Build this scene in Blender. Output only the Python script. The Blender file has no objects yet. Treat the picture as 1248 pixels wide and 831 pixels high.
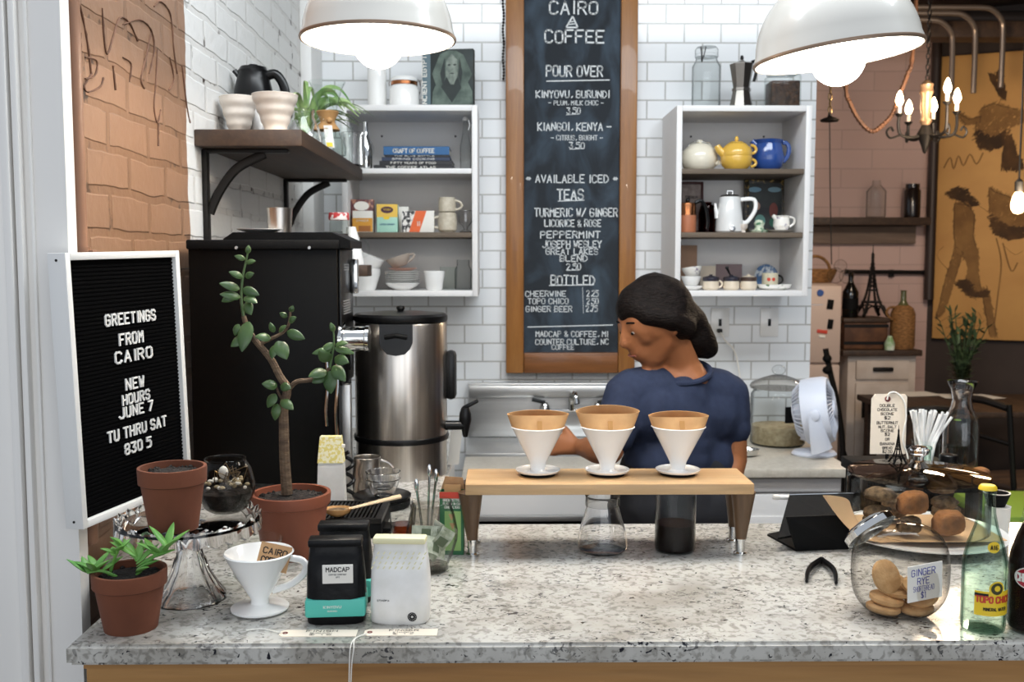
import bpy, bmesh, math, random
from mathutils import Vector, Matrix, Euler
random.seed(7)
S = bpy.context.scene
C = S.collection
PI = math.pi
# ---------------------------------------------------------------- camera
PITCH, YAW, CAMZ, FPX = math.radians(4.71), math.radians(0.66), 1.60, 1213.0
cd = bpy.data.cameras.new('camera'); cam = bpy.data.objects.new('camera', cd); C.objects.link(cam)
cd.sensor_width = 36; cd.lens = 35; cd.clip_start = .05
cam.location = (0, 0, CAMZ); cam.rotation_euler = (PI/2-PITCH, 0, -YAW)
cd.dof.use_dof = True; cd.dof.focus_distance = 1.72; cd.dof.aperture_fstop = 8
S.camera = cam
# ---------------------------------------------------------------- world, lights, exposure
w = bpy.data.worlds.new('daylight'); S.world = w; w.use_nodes = True
w.node_tree.nodes['Background'].inputs[0].default_value = (.80, .88, 1, 1)
w.node_tree.nodes['Background'].inputs[1].default_value = .55
def area(name, loc, rot, sx, sy, power, col):
    l = bpy.data.lights.new(name, 'AREA'); l.shape = 'RECTANGLE'; l.size = sx; l.size_y = sy
    l.energy = power; l.color = col
    o = bpy.data.objects.new(name, l); C.objects.link(o); o.location = loc; o.rotation_euler = rot; return o
def point(name, loc, power, col, r=.03, parent=None):
    l = bpy.data.lights.new(name, 'POINT'); l.energy = power; l.color = col; l.shadow_soft_size = r
    o = bpy.data.objects.new(name, l); C.objects.link(o); o.location = loc; o.parent = parent; return o
area('shopfront_daylight', (.7, -2.6, 1.9), (PI/2, 0, 0), 4.2, 2.4, 44, (.95, .975, 1))
area('added_overhead_fill', (.5, 1.9, 3.1), (math.radians(22), 0, 0), 2.6, .6, 52, (.90, .96, 1))  # added fill lamp overhead, no fixture there; brightens tiles and cabinet interiors
S.view_settings.view_transform = 'Standard'; S.view_settings.look = 'None'
S.view_settings.gamma = 1; S.view_settings.use_curve_mapping = False
S.view_settings.exposure = .28
S.cycles.max_bounces = 8; S.cycles.transparent_max_bounces = 32
S.cycles.use_denoising = True; S.cycles.sample_clamp_indirect = 6; S.cycles.caustics_reflective = False
# ---------------------------------------------------------------- pixel helpers (photo frame 1248x831)
RM = Euler((PI/2-PITCH, 0, -YAW)).to_matrix()
def at(px, py, Y):                       # world point on the sight line at depth Y
    d = RM @ Vector(((px-624)/FPX, (415.5-py)/FPX, -1)); return Vector((0, 0, CAMZ)) + d*(Y/d.y)
def on(px, py, z):                       # world point on the sight line at height z
    d = RM @ Vector(((px-624)/FPX, (415.5-py)/FPX, -1)); return Vector((0, 0, CAMZ)) + d*((z-CAMZ)/d.z)
def bx(px, Y, z):                        # x of something at column px, depth Y, height z
    lo, hi = -8.0, 8.0
    for _ in range(40):
        m = (lo+hi)/2; p = RM.transposed() @ Vector((m, Y, z-CAMZ))
        if 624+FPX*p.x/-p.z < px: lo = m
        else: hi = m
    return lo
def zz(py, Y, px=624): return at(px, py, Y).z
def pp(Y, z0, lst, px=624):              # [(half width px, y px)] -> [(r, z)]
    return [(hw*Y/FPX, max(0.0, zz(y, Y, px)-z0)) for hw, y in lst]
# ---------------------------------------------------------------- materials
def lin(h):
    h = h.lstrip('#'); out = []
    for i in (0, 2, 4):
        c = int(h[i:i+2], 16)/255
        out.append(c/12.92 if c <= .04045 else ((c+.055)/1.055)**2.4)
    return (*out, 1)
def newmat(name):
    m = bpy.data.materials.new(name); m.use_nodes = True
    nt = m.node_tree; b = nt.nodes['Principled BSDF']; return m, nt, b
def coords(nt, scale=(1, 1, 1)):
    tc = nt.nodes.new('ShaderNodeTexCoord'); mp = nt.nodes.new('ShaderNodeMapping')
    nt.links.new(tc.outputs['Object'], mp.inputs[0]); mp.inputs['Scale'].default_value = scale; return mp.outputs[0]
def noise(nt, vec, scale, detail=4, dist=0):
    n = nt.nodes.new('ShaderNodeTexNoise'); n.inputs['Scale'].default_value = scale
    n.inputs['Detail'].default_value = detail; n.inputs['Distortion'].default_value = dist
    nt.links.new(vec, n.inputs['Vector']); return n.outputs['Fac']
def ramp(nt, fac, stops):
    r = nt.nodes.new('ShaderNodeValToRGB'); e = r.color_ramp.elements
    while len(e) < len(stops): e.new(.5)
    for i, (p, c) in enumerate(stops): e[i].position = p; e[i].color = c if len(c) == 4 else (*c, 1)
    nt.links.new(fac, r.inputs[0]); return r.outputs[0]
def mixc(nt, fac, a, b, mode='MIX'):
    m = nt.nodes.new('ShaderNodeMix'); m.data_type = 'RGBA'; m.blend_type = mode
    for s, v in ((m.inputs[0], fac), (m.inputs[6], a), (m.inputs[7], b)):
        if hasattr(v, 'is_output'): nt.links.new(v, s)
        else: s.default_value = v
    return m.outputs[2]
def bump(nt, b, h, strength, dist=.01):
    n = nt.nodes.new('ShaderNodeBump'); n.inputs['Strength'].default_value = strength; n.inputs['Distance'].default_value = dist
    nt.links.new(h, n.inputs['Height']); nt.links.new(n.outputs[0], b.inputs['Normal'])
def mat(name, col, rough=.5, metal=0, var=None, bmp=None, coat=0, scale=(1, 1, 1), spec=.5):
    """var = (noise scale, second colour, low, high); bmp = (scale, strength)"""
    m, nt, b = newmat(name); c = lin(col)
    b.inputs['Base Color'].default_value = c; b.inputs['Roughness'].default_value = rough
    b.inputs['Metallic'].default_value = metal; b.inputs['Coat Weight'].default_value = coat
    b.inputs['Specular IOR Level'].default_value = spec
    if var or bmp: v = coords(nt, scale)
    if var:
        r = ramp(nt, noise(nt, v, var[0]), [(var[2] if len(var) > 2 else .35, c), (var[3] if len(var) > 3 else .65, lin(var[1]))])
        nt.links.new(r, b.inputs['Base Color'])
    if bmp: bump(nt, b, noise(nt, v, bmp[0], 6), bmp[1])
    return m
def clearglass(name, col='#ffffff', ior=1.45):
    m, nt, b = newmat(name); b.inputs['Base Color'].default_value = lin(col); b.inputs['Transmission Weight'].default_value = 1
    b.inputs['Roughness'].default_value = 0; b.inputs['IOR'].default_value = ior; return m
def emit(name, col, strength):
    m, nt, b = newmat(name); b.inputs['Emission Color'].default_value = lin(col); b.inputs['Emission Strength'].default_value = strength
    b.inputs['Base Color'].default_value = lin(col); return m
def glass(name, tint='#fbfdfc', edge='#c0c8c8', gloss=1.0, rough=.0, edgepos=.35, start=.55):
    m = bpy.data.materials.new(name); m.use_nodes = True; nt = m.node_tree; nt.nodes.clear()
    out = nt.nodes.new('ShaderNodeOutputMaterial'); tr = nt.nodes.new('ShaderNodeBsdfTransparent')
    gl = nt.nodes.new('ShaderNodeBsdfGlossy'); gl.inputs['Roughness'].default_value = rough
    lw = nt.nodes.new('ShaderNodeLayerWeight'); lw.inputs[0].default_value = edgepos
    col = ramp(nt, lw.outputs['Facing'], [(start, lin(tint)), (1, lin(edge))]); nt.links.new(col, tr.inputs[0])
    pw = nt.nodes.new('ShaderNodeMath'); pw.operation = 'POWER'; pw.inputs[1].default_value = 3.5
    l2 = nt.nodes.new('ShaderNodeLayerWeight'); l2.inputs[0].default_value = .5; nt.links.new(l2.outputs['Facing'], pw.inputs[0])
    mu = nt.nodes.new('ShaderNodeMath'); mu.operation = 'MULTIPLY_ADD'; mu.inputs[1].default_value = .36*gloss; mu.inputs[2].default_value = .007*gloss; mu.use_clamp = True
    nt.links.new(pw.outputs[0], mu.inputs[0])
    mx = nt.nodes.new('ShaderNodeMixShader'); nt.links.new(mu.outputs[0], mx.inputs[0])
    nt.links.new(tr.outputs[0], mx.inputs[1]); nt.links.new(gl.outputs[0], mx.inputs[2]); nt.links.new(mx.outputs[0], out.inputs[0])
    return m
def wood(name, c1, c2, axis=0, rough=.5, freq=9, coat=0):
    m, nt, b = newmat(name); sc = [freq*1.6]*3; sc[axis] = freq*.12
    v = coords(nt, sc)
    n1 = noise(nt, v, 1.5, 5, 1.2); n2 = noise(nt, v, 9, 4, .4)
    a = ramp(nt, n1, [(.3, lin(c1)), (.7, lin(c2))]); k = ramp(nt, n2, [(.35, (.72, .72, .72)), (.65, (1, 1, 1))])
    nt.links.new(mixc(nt, .6, a, k, 'MULTIPLY'), b.inputs['Base Color'])
    b.inputs['Roughness'].default_value = rough; b.inputs['Coat Weight'].default_value = coat
    bump(nt, b, n2, .15, .004); return m
def bricks(name, axes, c1, c2, mortar, bw, rh, ms, rough, bstr, wob=0, off=.5, paint=None, crack=False):
    m, nt, b = newmat(name); v = coords(nt); sep = nt.nodes.new('ShaderNodeSeparateXYZ'); nt.links.new(v, sep.inputs[0])
    com = nt.nodes.new('ShaderNodeCombineXYZ')
    nt.links.new(sep.outputs[axes[0]], com.inputs[0]); nt.links.new(sep.outputs[axes[1]], com.inputs[1])
    vec = com.outputs[0]
    if wob:
        nn = nt.nodes.new('ShaderNodeTexNoise'); nn.inputs['Scale'].default_value = 7; nt.links.new(vec, nn.inputs['Vector'])
        va = nt.nodes.new('ShaderNodeVectorMath'); va.operation = 'SCALE'; va.inputs[3].default_value = wob; nt.links.new(nn.outputs['Color'], va.inputs[0])
        vb = nt.nodes.new('ShaderNodeVectorMath'); vb.operation = 'ADD'; nt.links.new(vec, vb.inputs[0]); nt.links.new(va.outputs[0], vb.inputs[1]); vec = vb.outputs[0]
    t = nt.nodes.new('ShaderNodeTexBrick'); nt.links.new(vec, t.inputs['Vector']); t.offset = off
    for k, val in (('Color1', lin(c1)), ('Color2', lin(c2)), ('Mortar', lin(mortar)), ('Scale', 1), ('Mortar Size', ms), ('Mortar Smooth', .3), ('Brick Width', bw), ('Row Height', rh), ('Bias', 0)):
        t.inputs[k].default_value = val
    col = t.outputs['Color']; inv = nt.nodes.new('ShaderNodeMath'); inv.operation = 'SUBTRACT'; inv.inputs[0].default_value = 1
    nt.links.new(t.outputs['Fac'], inv.inputs[1]); h = inv.outputs[0]
    if paint:                           # a second coat of paint beyond a ragged vertical edge
        n = noise(nt, v, 9, 3); ad = nt.nodes.new('ShaderNodeMath'); ad.operation = 'MULTIPLY_ADD'; ad.inputs[1].default_value = .05
        nt.links.new(n, ad.inputs[0]); nt.links.new(sep.outputs[1], ad.inputs[2])
        st = nt.nodes.new('ShaderNodeMath'); st.operation = 'GREATER_THAN'; st.inputs[1].default_value = paint[0]+.025; nt.links.new(ad.outputs[0], st.inputs[0])
        white = mixc(nt, t.outputs['Fac'], lin(paint[1]), lin(paint[2])); col = mixc(nt, st.outputs[0], col, white)
    if crack:                           # chipped mortar showing dark
        cr = noise(nt, v, 26, 5); crr = ramp(nt, cr, [(.58, (0, 0, 0)), (.66, (1, 1, 1))])
        n2 = noise(nt, v, 2.3, 2); r2 = ramp(nt, n2, [(.42, (0, 0, 0)), (.56, (1, 1, 1))])
        f = mixc(nt, 1.0, crr, t.outputs['Fac'], 'MULTIPLY'); f = mixc(nt, 1.0, f, r2, 'MULTIPLY'); col = mixc(nt, f, col, lin('#3d2c22'))
    if bstr > .3:
        nz = noise(nt, v, 30, 5); mm = nt.nodes.new('ShaderNodeMath'); mm.operation = 'MULTIPLY_ADD'; mm.inputs[1].default_value = .45
        nt.links.new(nz, mm.inputs[0]); nt.links.new(h, mm.inputs[2]); h = mm.outputs[0]
    nt.links.new(col, b.inputs['Base Color']); b.inputs['Roughness'].default_value = rough
    bump(nt, b, h, bstr, .012 if bstr > .3 else .004); return m
def granite():
    m, nt, b = newmat('speckled granite'); v = coords(nt)
    big = ramp(nt, noise(nt, v, 6, 4, .6), [(.34, lin('#a09b92')), (.55, lin('#bfbcb5'))])
    mid = ramp(nt, noise(nt, v, 85, 5, .5), [(.38, lin('#8f8c85')), (.50, (1, 1, 1))]); c = mixc(nt, .55, big, mid, 'MULTIPLY')
    v2 = coords(nt, (1, 1.7, 1)); blk = ramp(nt, noise(nt, v2, 66, 3, 1.5), [(.605, (0, 0, 0)), (.625, (1, 1, 1))])
    area_ = ramp(nt, noise(nt, v, 5.5, 3), [(.42, (0, 0, 0)), (.60, (1, 1, 1))]); blk2 = ramp(nt, noise(nt, v, 120, 2, .8), [(.68, (0, 0, 0)), (.70, (1, 1, 1))])
    k = mixc(nt, 1, blk, area_, 'MULTIPLY'); k2 = mixc(nt, 1, k, blk2, 'ADD')
    c = mixc(nt, k2, c, lin('#23232a')); nt.links.new(c, b.inputs['Base Color'])
    b.inputs['Roughness'].default_value = .16; b.inputs['Specular IOR Level'].default_value = .45; return m
def slate():
    m, nt, b = newmat('chalk dusted slate'); v = coords(nt, (1, 1, .55))
    f = noise(nt, v, 9, 6, .8); c = ramp(nt, f, [(.42, lin('#1a2128')), (.70, lin('#3c4a57'))])
    nt.links.new(c, b.inputs['Base Color']); b.inputs['Roughness'].default_value = .8; return m
def painting():
    m, nt, b = newmat('ochre canvas'); v = coords(nt)
    c = ramp(nt, noise(nt, v, 2.2, 5, .5), [(.3, lin('#b98548')), (.7, lin('#cf9c58'))]); nt.links.new(c, b.inputs['Base Color'])
    b.inputs['Roughness'].default_value = .7; return m
WHITE = mat('white paint', '#e4e3e0', .45); WHITE2 = mat('cabinet white', '#e6e4e2', .4)
PORC = mat('white porcelain', '#f2f1ee', .14, coat=.4); PORCM = mat('matte stoneware', '#d9cdc0', .6, var=(30, '#e4dacf'))
CREAMC = mat('cream glaze', '#e9e2cf', .15, coat=.3); YELC = mat('yellow glaze', '#e0b44f', .15, coat=.3); BLUEC = mat('cobalt glaze', '#2a4a8c', .12, coat=.4)
BLACK = mat('black powder coat', '#070707', .42, spec=.12); BLACKP = mat('black plastic', '#0c0c0d', .3, spec=.3); MATTEB = mat('matte black', '#0a0a0b', .7, spec=.15)
FELT = mat('black grooved felt', '#050506', .95, spec=.05); STEEL = mat('brushed steel', '#b9b2aa', .28, 1, var=(3, '#d6d0c9'), scale=(30, 30, .15))
STEELF = mat('flat steel', '#c6c6c5', .4, 1, var=(4, '#cfcfce'), scale=(.4, 1, 12)); CHROME = mat('chrome', '#d2d2d0', .08, 1); DARKMETAL = mat('dark iron', '#1d1a18', .5, .6)
PEWTER = mat('cast pewter', '#8e8a84', .3, 1); COPPER = mat('copper', '#b5764f', .25, 1); BRASS = mat('aged brass', '#7a6544', .4, 1)
TERRA = mat('terracotta', '#74422b', .9, var=(9, '#5f3421'), bmp=(60, .05)); TERRA2 = mat('plastic terracotta', '#82452d', .6, var=(4, '#784029')); SOIL = mat('soil', '#2a211b', .95, var=(80, '#0e0b09'), bmp=(90, .8))
LEAF = mat('succulent green', '#6fa24a', .45, var=(12, '#4f8a3c')); JADE = mat('jade leaf', '#344d28', .38, var=(14, '#4a6436')); BARK = mat('jade stem', '#6f5a44', .8, var=(25, '#4d3b2c'), scale=(1, 1, 3), bmp=(60, .4))
PLANTG = mat('strap leaf green', '#5e8a4a', .45, var=(20, '#a9bf7c')); HERB = mat('dark sprig green', '#2f3f2a', .6, var=(20, '#485d38'))
CUT = clearglass('pressed clear glass'); GLASS = glass('clear glass'); GLASSD = glass('cut glass', '#f9fafa', '#7d8585', 1.2, .02, .5); GLASSG = glass('pale green glass', '#f4fbf7', '#4d8a76', 1.4, 0, .4, .35); GLASSDK = glass('smoky glass', '#f1efec', '#6d675f', 1.5, 0, .42, .35)
AMBER = glass('amber glass', '#b06a18', '#4a2608', 1.2); WATER = glass('water', '#f6faf9', '#dbe6e4', .6)
COFFEE = mat('brewed coffee', '#120805', .25, spec=.15); COLA = mat('dark red cola', '#170706', .25, spec=.15); BEANS = mat('coffee beans', '#4a3120', .6, var=(70, '#20130b'), bmp=(80, .9)); OATS = mat('pale grain', '#b9aa8a', .9, var=(60, '#9c8c6c'), bmp=(70, .5))
OAK = wood('pale oak', '#c9a67a', '#b58d5e', 0, .45, 8); OAKF = wood('front oak', '#c2955c', '#9a6c38', 0, .5, 4); WALNUT = wood('brown stained leg', '#6b5138', '#4f3a27', 2, .4, 10)
DARKW = wood('dark stained plank', '#4d3828', '#33241a', 1, .6, 8); GREYW = wood('weathered plank', '#6f6152', '#57493b', 0, .7, 9); FRAMEW = wood('honey oak frame', '#a56f35', '#8a5626', 2, .4, 8, .2); FRAMEH = wood('honey oak rail', '#8a5528', '#70421c', 0, .4, 8, .2)
KRAFT = mat('kraft paper', '#b9936a', .85, var=(50, '#a9835c')); FILTER = mat('unbleached filter paper', '#c99e6c', .85, var=(40, '#bd9060')); PAPER = mat('off white paper', '#e9e5dc', .8); MANILA = mat('manila card', '#e6d9c6', .8)
INK = mat('black ink', '#1c1a1a', .8); BLUEINK = mat('blue ink', '#3a3f9c', .8); CHALK = mat('chalk', '#e3e6e6', .95); LETTER = mat('white letter plastic', '#ecebe8', .5)
PINKPIPE = mat('brown painted pipe', '#8f6850', .5); RED = mat('red print', '#c8402c', .5); TEAL = mat('teal print', '#4fb9a8', .5); ORANGE = mat('orange print', '#e0632c', .5); YELLOW = mat('yellow print', '#edc92e', .45); GREEN = mat('green print', '#2c6b42', .5); LIME = mat('lime upholstery', '#86a83a', .7)
NAVY = mat('navy jersey', '#262d41', .9, var=(60, '#2a3247'), spec=.2); DARKCLOTH = mat('black cloth', '#15161c', .9); SKIN = mat('skin', '#96613f', .5, var=(8, '#8d5939'), spec=.3); HAIR = mat('black hair', '#0e0b0a', .55, var=(60, '#1a1412'), scale=(1, 1, 3), bmp=(90, .5), spec=.08)
WICKER = mat('wicker', '#a0713f', .8, var=(40, '#6f4a26'), scale=(1, 1, 3), bmp=(50, .8)); RUST = mat('rusty brown box', '#6b452a', .7, var=(12, '#4a2d1b')); PINKW = mat('pale pink enamel', '#c9b3a6', .45); CABW = mat('aged white paint', '#cdbfb2', .6, var=(8, '#bdad9f'))
LAMPW = mat('lamp enamel', '#cbc8c1', .25, coat=.5); LAMPIN = mat('lamp inside', '#f6f2ea', .5); BULB = emit('lit bulb', '#fff3e2', 14); FLAME = emit('candle bulb glow', '#ffdcae', 30)
FANW = mat('fan plastic', '#dde2ee', .4); STRAP = mat('white straw paper', '#eeede9', .7); STONE = mat('laminate worktop', '#d0c8ba', .4, var=(60, '#c2b9aa')); BAGW = mat('white bag film', '#e8e6e2', .4, var=(30, '#dcdad4')); BAGY = mat('pale yellow stripe film', '#e6dfb4', .5)
CAKE = mat('baked oat scone', '#80694d', .95, var=(70, '#453626'), bmp=(60, 1)); CAKEO = mat('golden bake', '#a36b38', .85, var=(22, '#6b4526'), bmp=(50, .9)); COOKIE = mat('shortbread', '#c9a273', .9, var=(60, '#b88e5e'), bmp=(70, .4))
BOOKB = mat('blue book cover', '#1f5a8c', .5); BOOKD = mat('black book cover', '#1a1a1e', .5); BOOKN = mat('navy book cover', '#22304a', .5); BILL = mat('banknote green grey', '#c9cbb8', .8, var=(70, '#8d947c'))
GRID = mat('grid black steel', '#1a1817', .4, .5); GOLDW = mat('scoop wood', '#b98c58', .6); LIGHTW = mat('light spoon wood', '#d3bb98', .6); MAROON = mat('maroon lid', '#6f2f2c', .4); GINGHAM = mat('red gingham', '#c03a3a', .6, var=(55, '#efe3de', .48, .52)); GREYBLUE = mat('slate blue cover', '#5c7078', .6); PICB = mat('dark photo print', '#1d2624', .6, var=(14, '#26302f')); STAT = mat('grey green stone print', '#68766c', .7, var=(20, '#3d4a44'))
# ---------------------------------------------------------------- mesh builder
class G:
    def __init__(s): s.v, s.f = [], []
    def add(s, vs, fs, M=None):
        n = len(s.v); s.v += [tuple(M @ Vector(p)) if M else tuple(p) for p in vs]
        s.f += [tuple(i+n for i in f) for f in fs]; return s
    def bm(s, b, M=None):
        b.verts.ensure_lookup_table(); b.verts.index_update()
        s.add([v.co.copy() for v in b.verts], [[v.index for v in f.verts] for f in b.faces], M); b.free(); return s
    def box(s, c, d, bev=0, M=None, seg=2):
        b = bmesh.new(); bmesh.ops.create_cube(b, size=1)
        for v in b.verts: v.co = Vector((v.co.x*d[0], v.co.y*d[1], v.co.z*d[2]))
        if bev: bmesh.ops.bevel(b, geom=b.edges[:], offset=min(bev, min(d)*.45), segments=seg, affect='EDGES', profile=.5)
        return s.bm(b, (M or Matrix()) @ Matrix.Translation(c))
    def b2(s, x0, x1, y0, y1, z0, z1, bev=0, M=None): return s.box(((x0+x1)/2, (y0+y1)/2, (z0+z1)/2), (x1-x0, y1-y0, z1-z0), bev, M)
    def lathe(s, prof, seg=36, M=None, fn=None):
        vs, fs, rings = [], [], []
        for r, z in prof:
            if r < 1e-5: rings.append([len(vs)]); vs.append((0, 0, z))
            else:
                rings.append(list(range(len(vs), len(vs)+seg)))
                for i in range(seg):
                    a = 2*PI*i/seg; k, dz = fn(a, r, z) if fn else (1, 0)
                    vs.append((r*k*math.cos(a), r*k*math.sin(a), z+dz))
        for A, B in zip(rings, rings[1:]):
            for i in range(seg):
                j = (i+1) % seg
                if len(A) == 1 and len(B) == 1: break
                if len(A) == 1: fs.append((A[0], B[j], B[i]))
                elif len(B) == 1: fs.append((A[i], A[j], B[0]))
                else: fs.append((A[i], A[j], B[j], B[i]))
        return s.add(vs, fs, M)
    def tube(s, pts, r, seg=8, M=None, flat=1.0, closed=False):
        pts = [Vector(p) for p in pts]; n = len(pts); rs = r if isinstance(r, (list, tuple)) else [r]*n
        vs, fs = [], []; up = None
        for i, p in enumerate(pts):
            if closed: t = (pts[(i+1) % n]-pts[i-1])
            else: t = (pts[min(i+1, n-1)]-pts[max(i-1, 0)])
            t = t.normalized() if t.length > 1e-9 else Vector((0, 0, 1))
            if up is None: up = Vector((0, 0, 1)) if abs(t.z) < .9 else Vector((0, 1, 0))
            a = t.cross(up)
            a = a.normalized() if a.length > 1e-6 else t.orthogonal().normalized()
            up = a.cross(t)
            for k in range(seg):
                g = 2*PI*k/seg; vs.append(p+a*math.cos(g)*rs[i]+up*math.sin(g)*rs[i]*flat)
        for i in range(n if closed else n-1):
            for k in range(seg):
                q = (k+1) % seg; j = (i+1) % n; fs.append((i*seg+k, i*seg+q, j*seg+q, j*seg+k))
        if not closed: fs += [tuple(range(seg))[::-1], tuple((n-1)*seg+k for k in range(seg))]
        return s.add(vs, fs, M)
    def ball(s, c, r, sub=3, amp=0, M=None, seed=0):
        b = bmesh.new(); bmesh.ops.create_icosphere(b, subdivisions=sub, radius=1); rr = random.Random(seed)
        r = (r, r, r) if not isinstance(r, (tuple, list)) else r
        for v in b.verts:
            k = 1+amp*rr.uniform(-1, 1); v.co = Vector((v.co.x*r[0]*k+c[0], v.co.y*r[1]*k+c[1], v.co.z*r[2]*k+c[2]))
        return s.bm(b, M)
    def prism(s, poly, d, M=None):       # polygon in xy extruded along z by d
        n = len(poly); vs = [(x, y, 0) for x, y in poly]+[(x, y, d) for x, y in poly]
        return s.add(vs, [tuple(range(n))[::-1], tuple(range(n, 2*n))]+[(i, (i+1) % n, n+(i+1) % n, n+i) for i in range(n)], M)
    def sheet(s, fn, nu, nv, th=.001):   # a thin sheet with thickness
        vs = []; 
        for j in range(nv+1):
            for i in range(nu+1): vs.append(Vector(fn(i/nu, j/nv)))
        W = nu+1; fs = [(j*W+i, j*W+i+1, (j+1)*W+i+1, (j+1)*W+i) for j in range(nv) for i in range(nu)]
        b = bmesh.new(); bv = [b.verts.new(p) for p in vs]
        for f in fs:
            try: b.faces.new([bv[i] for i in f])
            except ValueError: pass
        bmesh.ops.recalc_face_normals(b, faces=b.faces[:]); bmesh.ops.solidify(b, geom=b.faces[:], thickness=th); return s.bm(b)
    def build(s, name, m, parent=None, loc=None, smooth=35, tag=None, kind=None, rz=0):
        me = bpy.data.meshes.new(name); me.from_pydata(s.v, [], s.f); me.update()
        b = bmesh.new(); b.from_mesh(me); bmesh.ops.recalc_face_normals(b, faces=b.faces[:]); b.to_mesh(me); b.free()
        if smooth: me.shade_smooth(); me.set_sharp_from_angle(angle=math.radians(smooth))
        me.materials.append(m); o = bpy.data.objects.new(name, me); C.objects.link(o)
        if parent: o.parent = parent
        if loc is not None: o.location = loc
        if rz: o.rotation_euler.z = rz
        if tag: o['label'], o['category'] = tag[0], tag[1]; 
        if tag and len(tag) > 2: o['group'] = tag[2]
        if kind: o['kind'] = kind
        return o
def T(name, label, cat, loc=(0, 0, 0), rz=0, group=None, rot=None):
    o = bpy.data.objects.new(name, None); C.objects.link(o); o.location = loc; o.rotation_euler = rot or (0, 0, rz)
    o.empty_display_size = .05; o['label'] = label; o['category'] = cat
    if group: o['group'] = group
    return o
def dup(root, loc, label=None, rz=None):
    r = root.copy(); C.objects.link(r); r.location = loc
    if rz is not None: r.rotation_euler.z = rz
    if label: r['label'] = label
    for ch in list(root.children):
        c = ch.copy(); C.objects.link(c); c.parent = r
        for g in list(ch.children):
            d = g.copy(); C.objects.link(d); d.parent = c
    return r
def vessel(prof, t=.0025):              # open vessel with wall thickness from an outer profile (bottom to top)
    inner = [(max(r-t, 0), max(z, prof[0][1]+t*1.5)) for r, z in prof]; inner = [p for p in inner]
    return [(0, prof[0][1])]+prof+[(prof[-1][0]-t*.5, prof[-1][1]+t*.4)]+inner[::-1]+[(0, inner[0][1])]
def solid(prof): return [(0, prof[0][1])]+prof+[(0, prof[-1][1])]
def arc(p0, p1, bulge, n=10):           # points of a handle from p0 to p1 bulging by vector
    p0, p1, b = Vector(p0), Vector(p1), Vector(bulge); out = []
    for i in range(n+1):
        t = i/n; k = (4*t*(1-t))**.6; out.append(p0.lerp(p1, t)+b*k)
    return out
def smoothp(pts, n=6):                  # catmull rom through points
    P = [Vector(p) for p in pts]; out = []
    for i in range(len(P)-1):
        a, b, c, d = P[max(i-1, 0)], P[i], P[i+1], P[min(i+2, len(P)-1)]
        for k in range(n):
            t = k/n; out.append(.5*((2*b)+(c-a)*t+(2*a-5*b+4*c-d)*t*t+(3*b-a-3*c+d)*t**3))
    return out+[P[-1]]
# ---------------------------------------------------------------- hand lettering
F = {'A': '00 26 40;12 32', 'B': '00 06 36 45 44 33 03;33 42 41 30 00', 'C': '45 36 16 05 01 10 30 41', 'D': '00 06 26 44 42 20 00', 'E': '46 06 00 40;03 33', 'F': '46 06 00;03 33', 'G': '45 36 16 05 01 10 30 41 43 23', 'H': '00 06;40 46;03 43', 'I': '20 26', 'J': '46 41 30 10 01', 'K': '00 06;46 03 40', 'L': '06 00 40', 'M': '00 06 23 46 40', 'N': '00 06 40 46', 'O': '16 05 01 10 30 41 45 36 16', 'P': '00 06 36 45 44 33 03', 'Q': '16 05 01 10 30 41 45 36 16;22 40', 'R': '00 06 36 45 44 33 03;23 40', 'S': '45 36 16 05 04 13 33 42 41 30 10 01', 'T': '06 46;26 20', 'U': '06 01 10 30 41 46', 'V': '06 20 46', 'W': '06 10 24 30 46', 'X': '00 46;06 40', 'Y': '06 23 46;23 20', 'Z': '06 46 00 40', '0': '16 05 01 10 30 41 45 36 16', '1': '15 26 20', '2': '05 16 36 45 44 00 40', '3': '06 46 23 33 42 41 30 10 01', '4': '30 36 02 42', '5': '46 06 04 34 43 41 30 00', '6': '46 16 04 01 10 30 41 42 33 03', '7': '06 46 10', '8': '13 04 05 16 36 45 44 33 13 02 01 10 30 41 42 33', '9': '40 45 36 16 05 04 13 43', ',': '21 10', '.': '20 21', '-': '03 43', '/': '00 46', '&': '40 05 16 26 35 01 10 20 42', '*': '03 43;14 32;12 34', '$': '45 36 16 05 04 13 33 42 41 30 10 01;27 20', '|': '20 26', "'": '26 25'}
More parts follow.
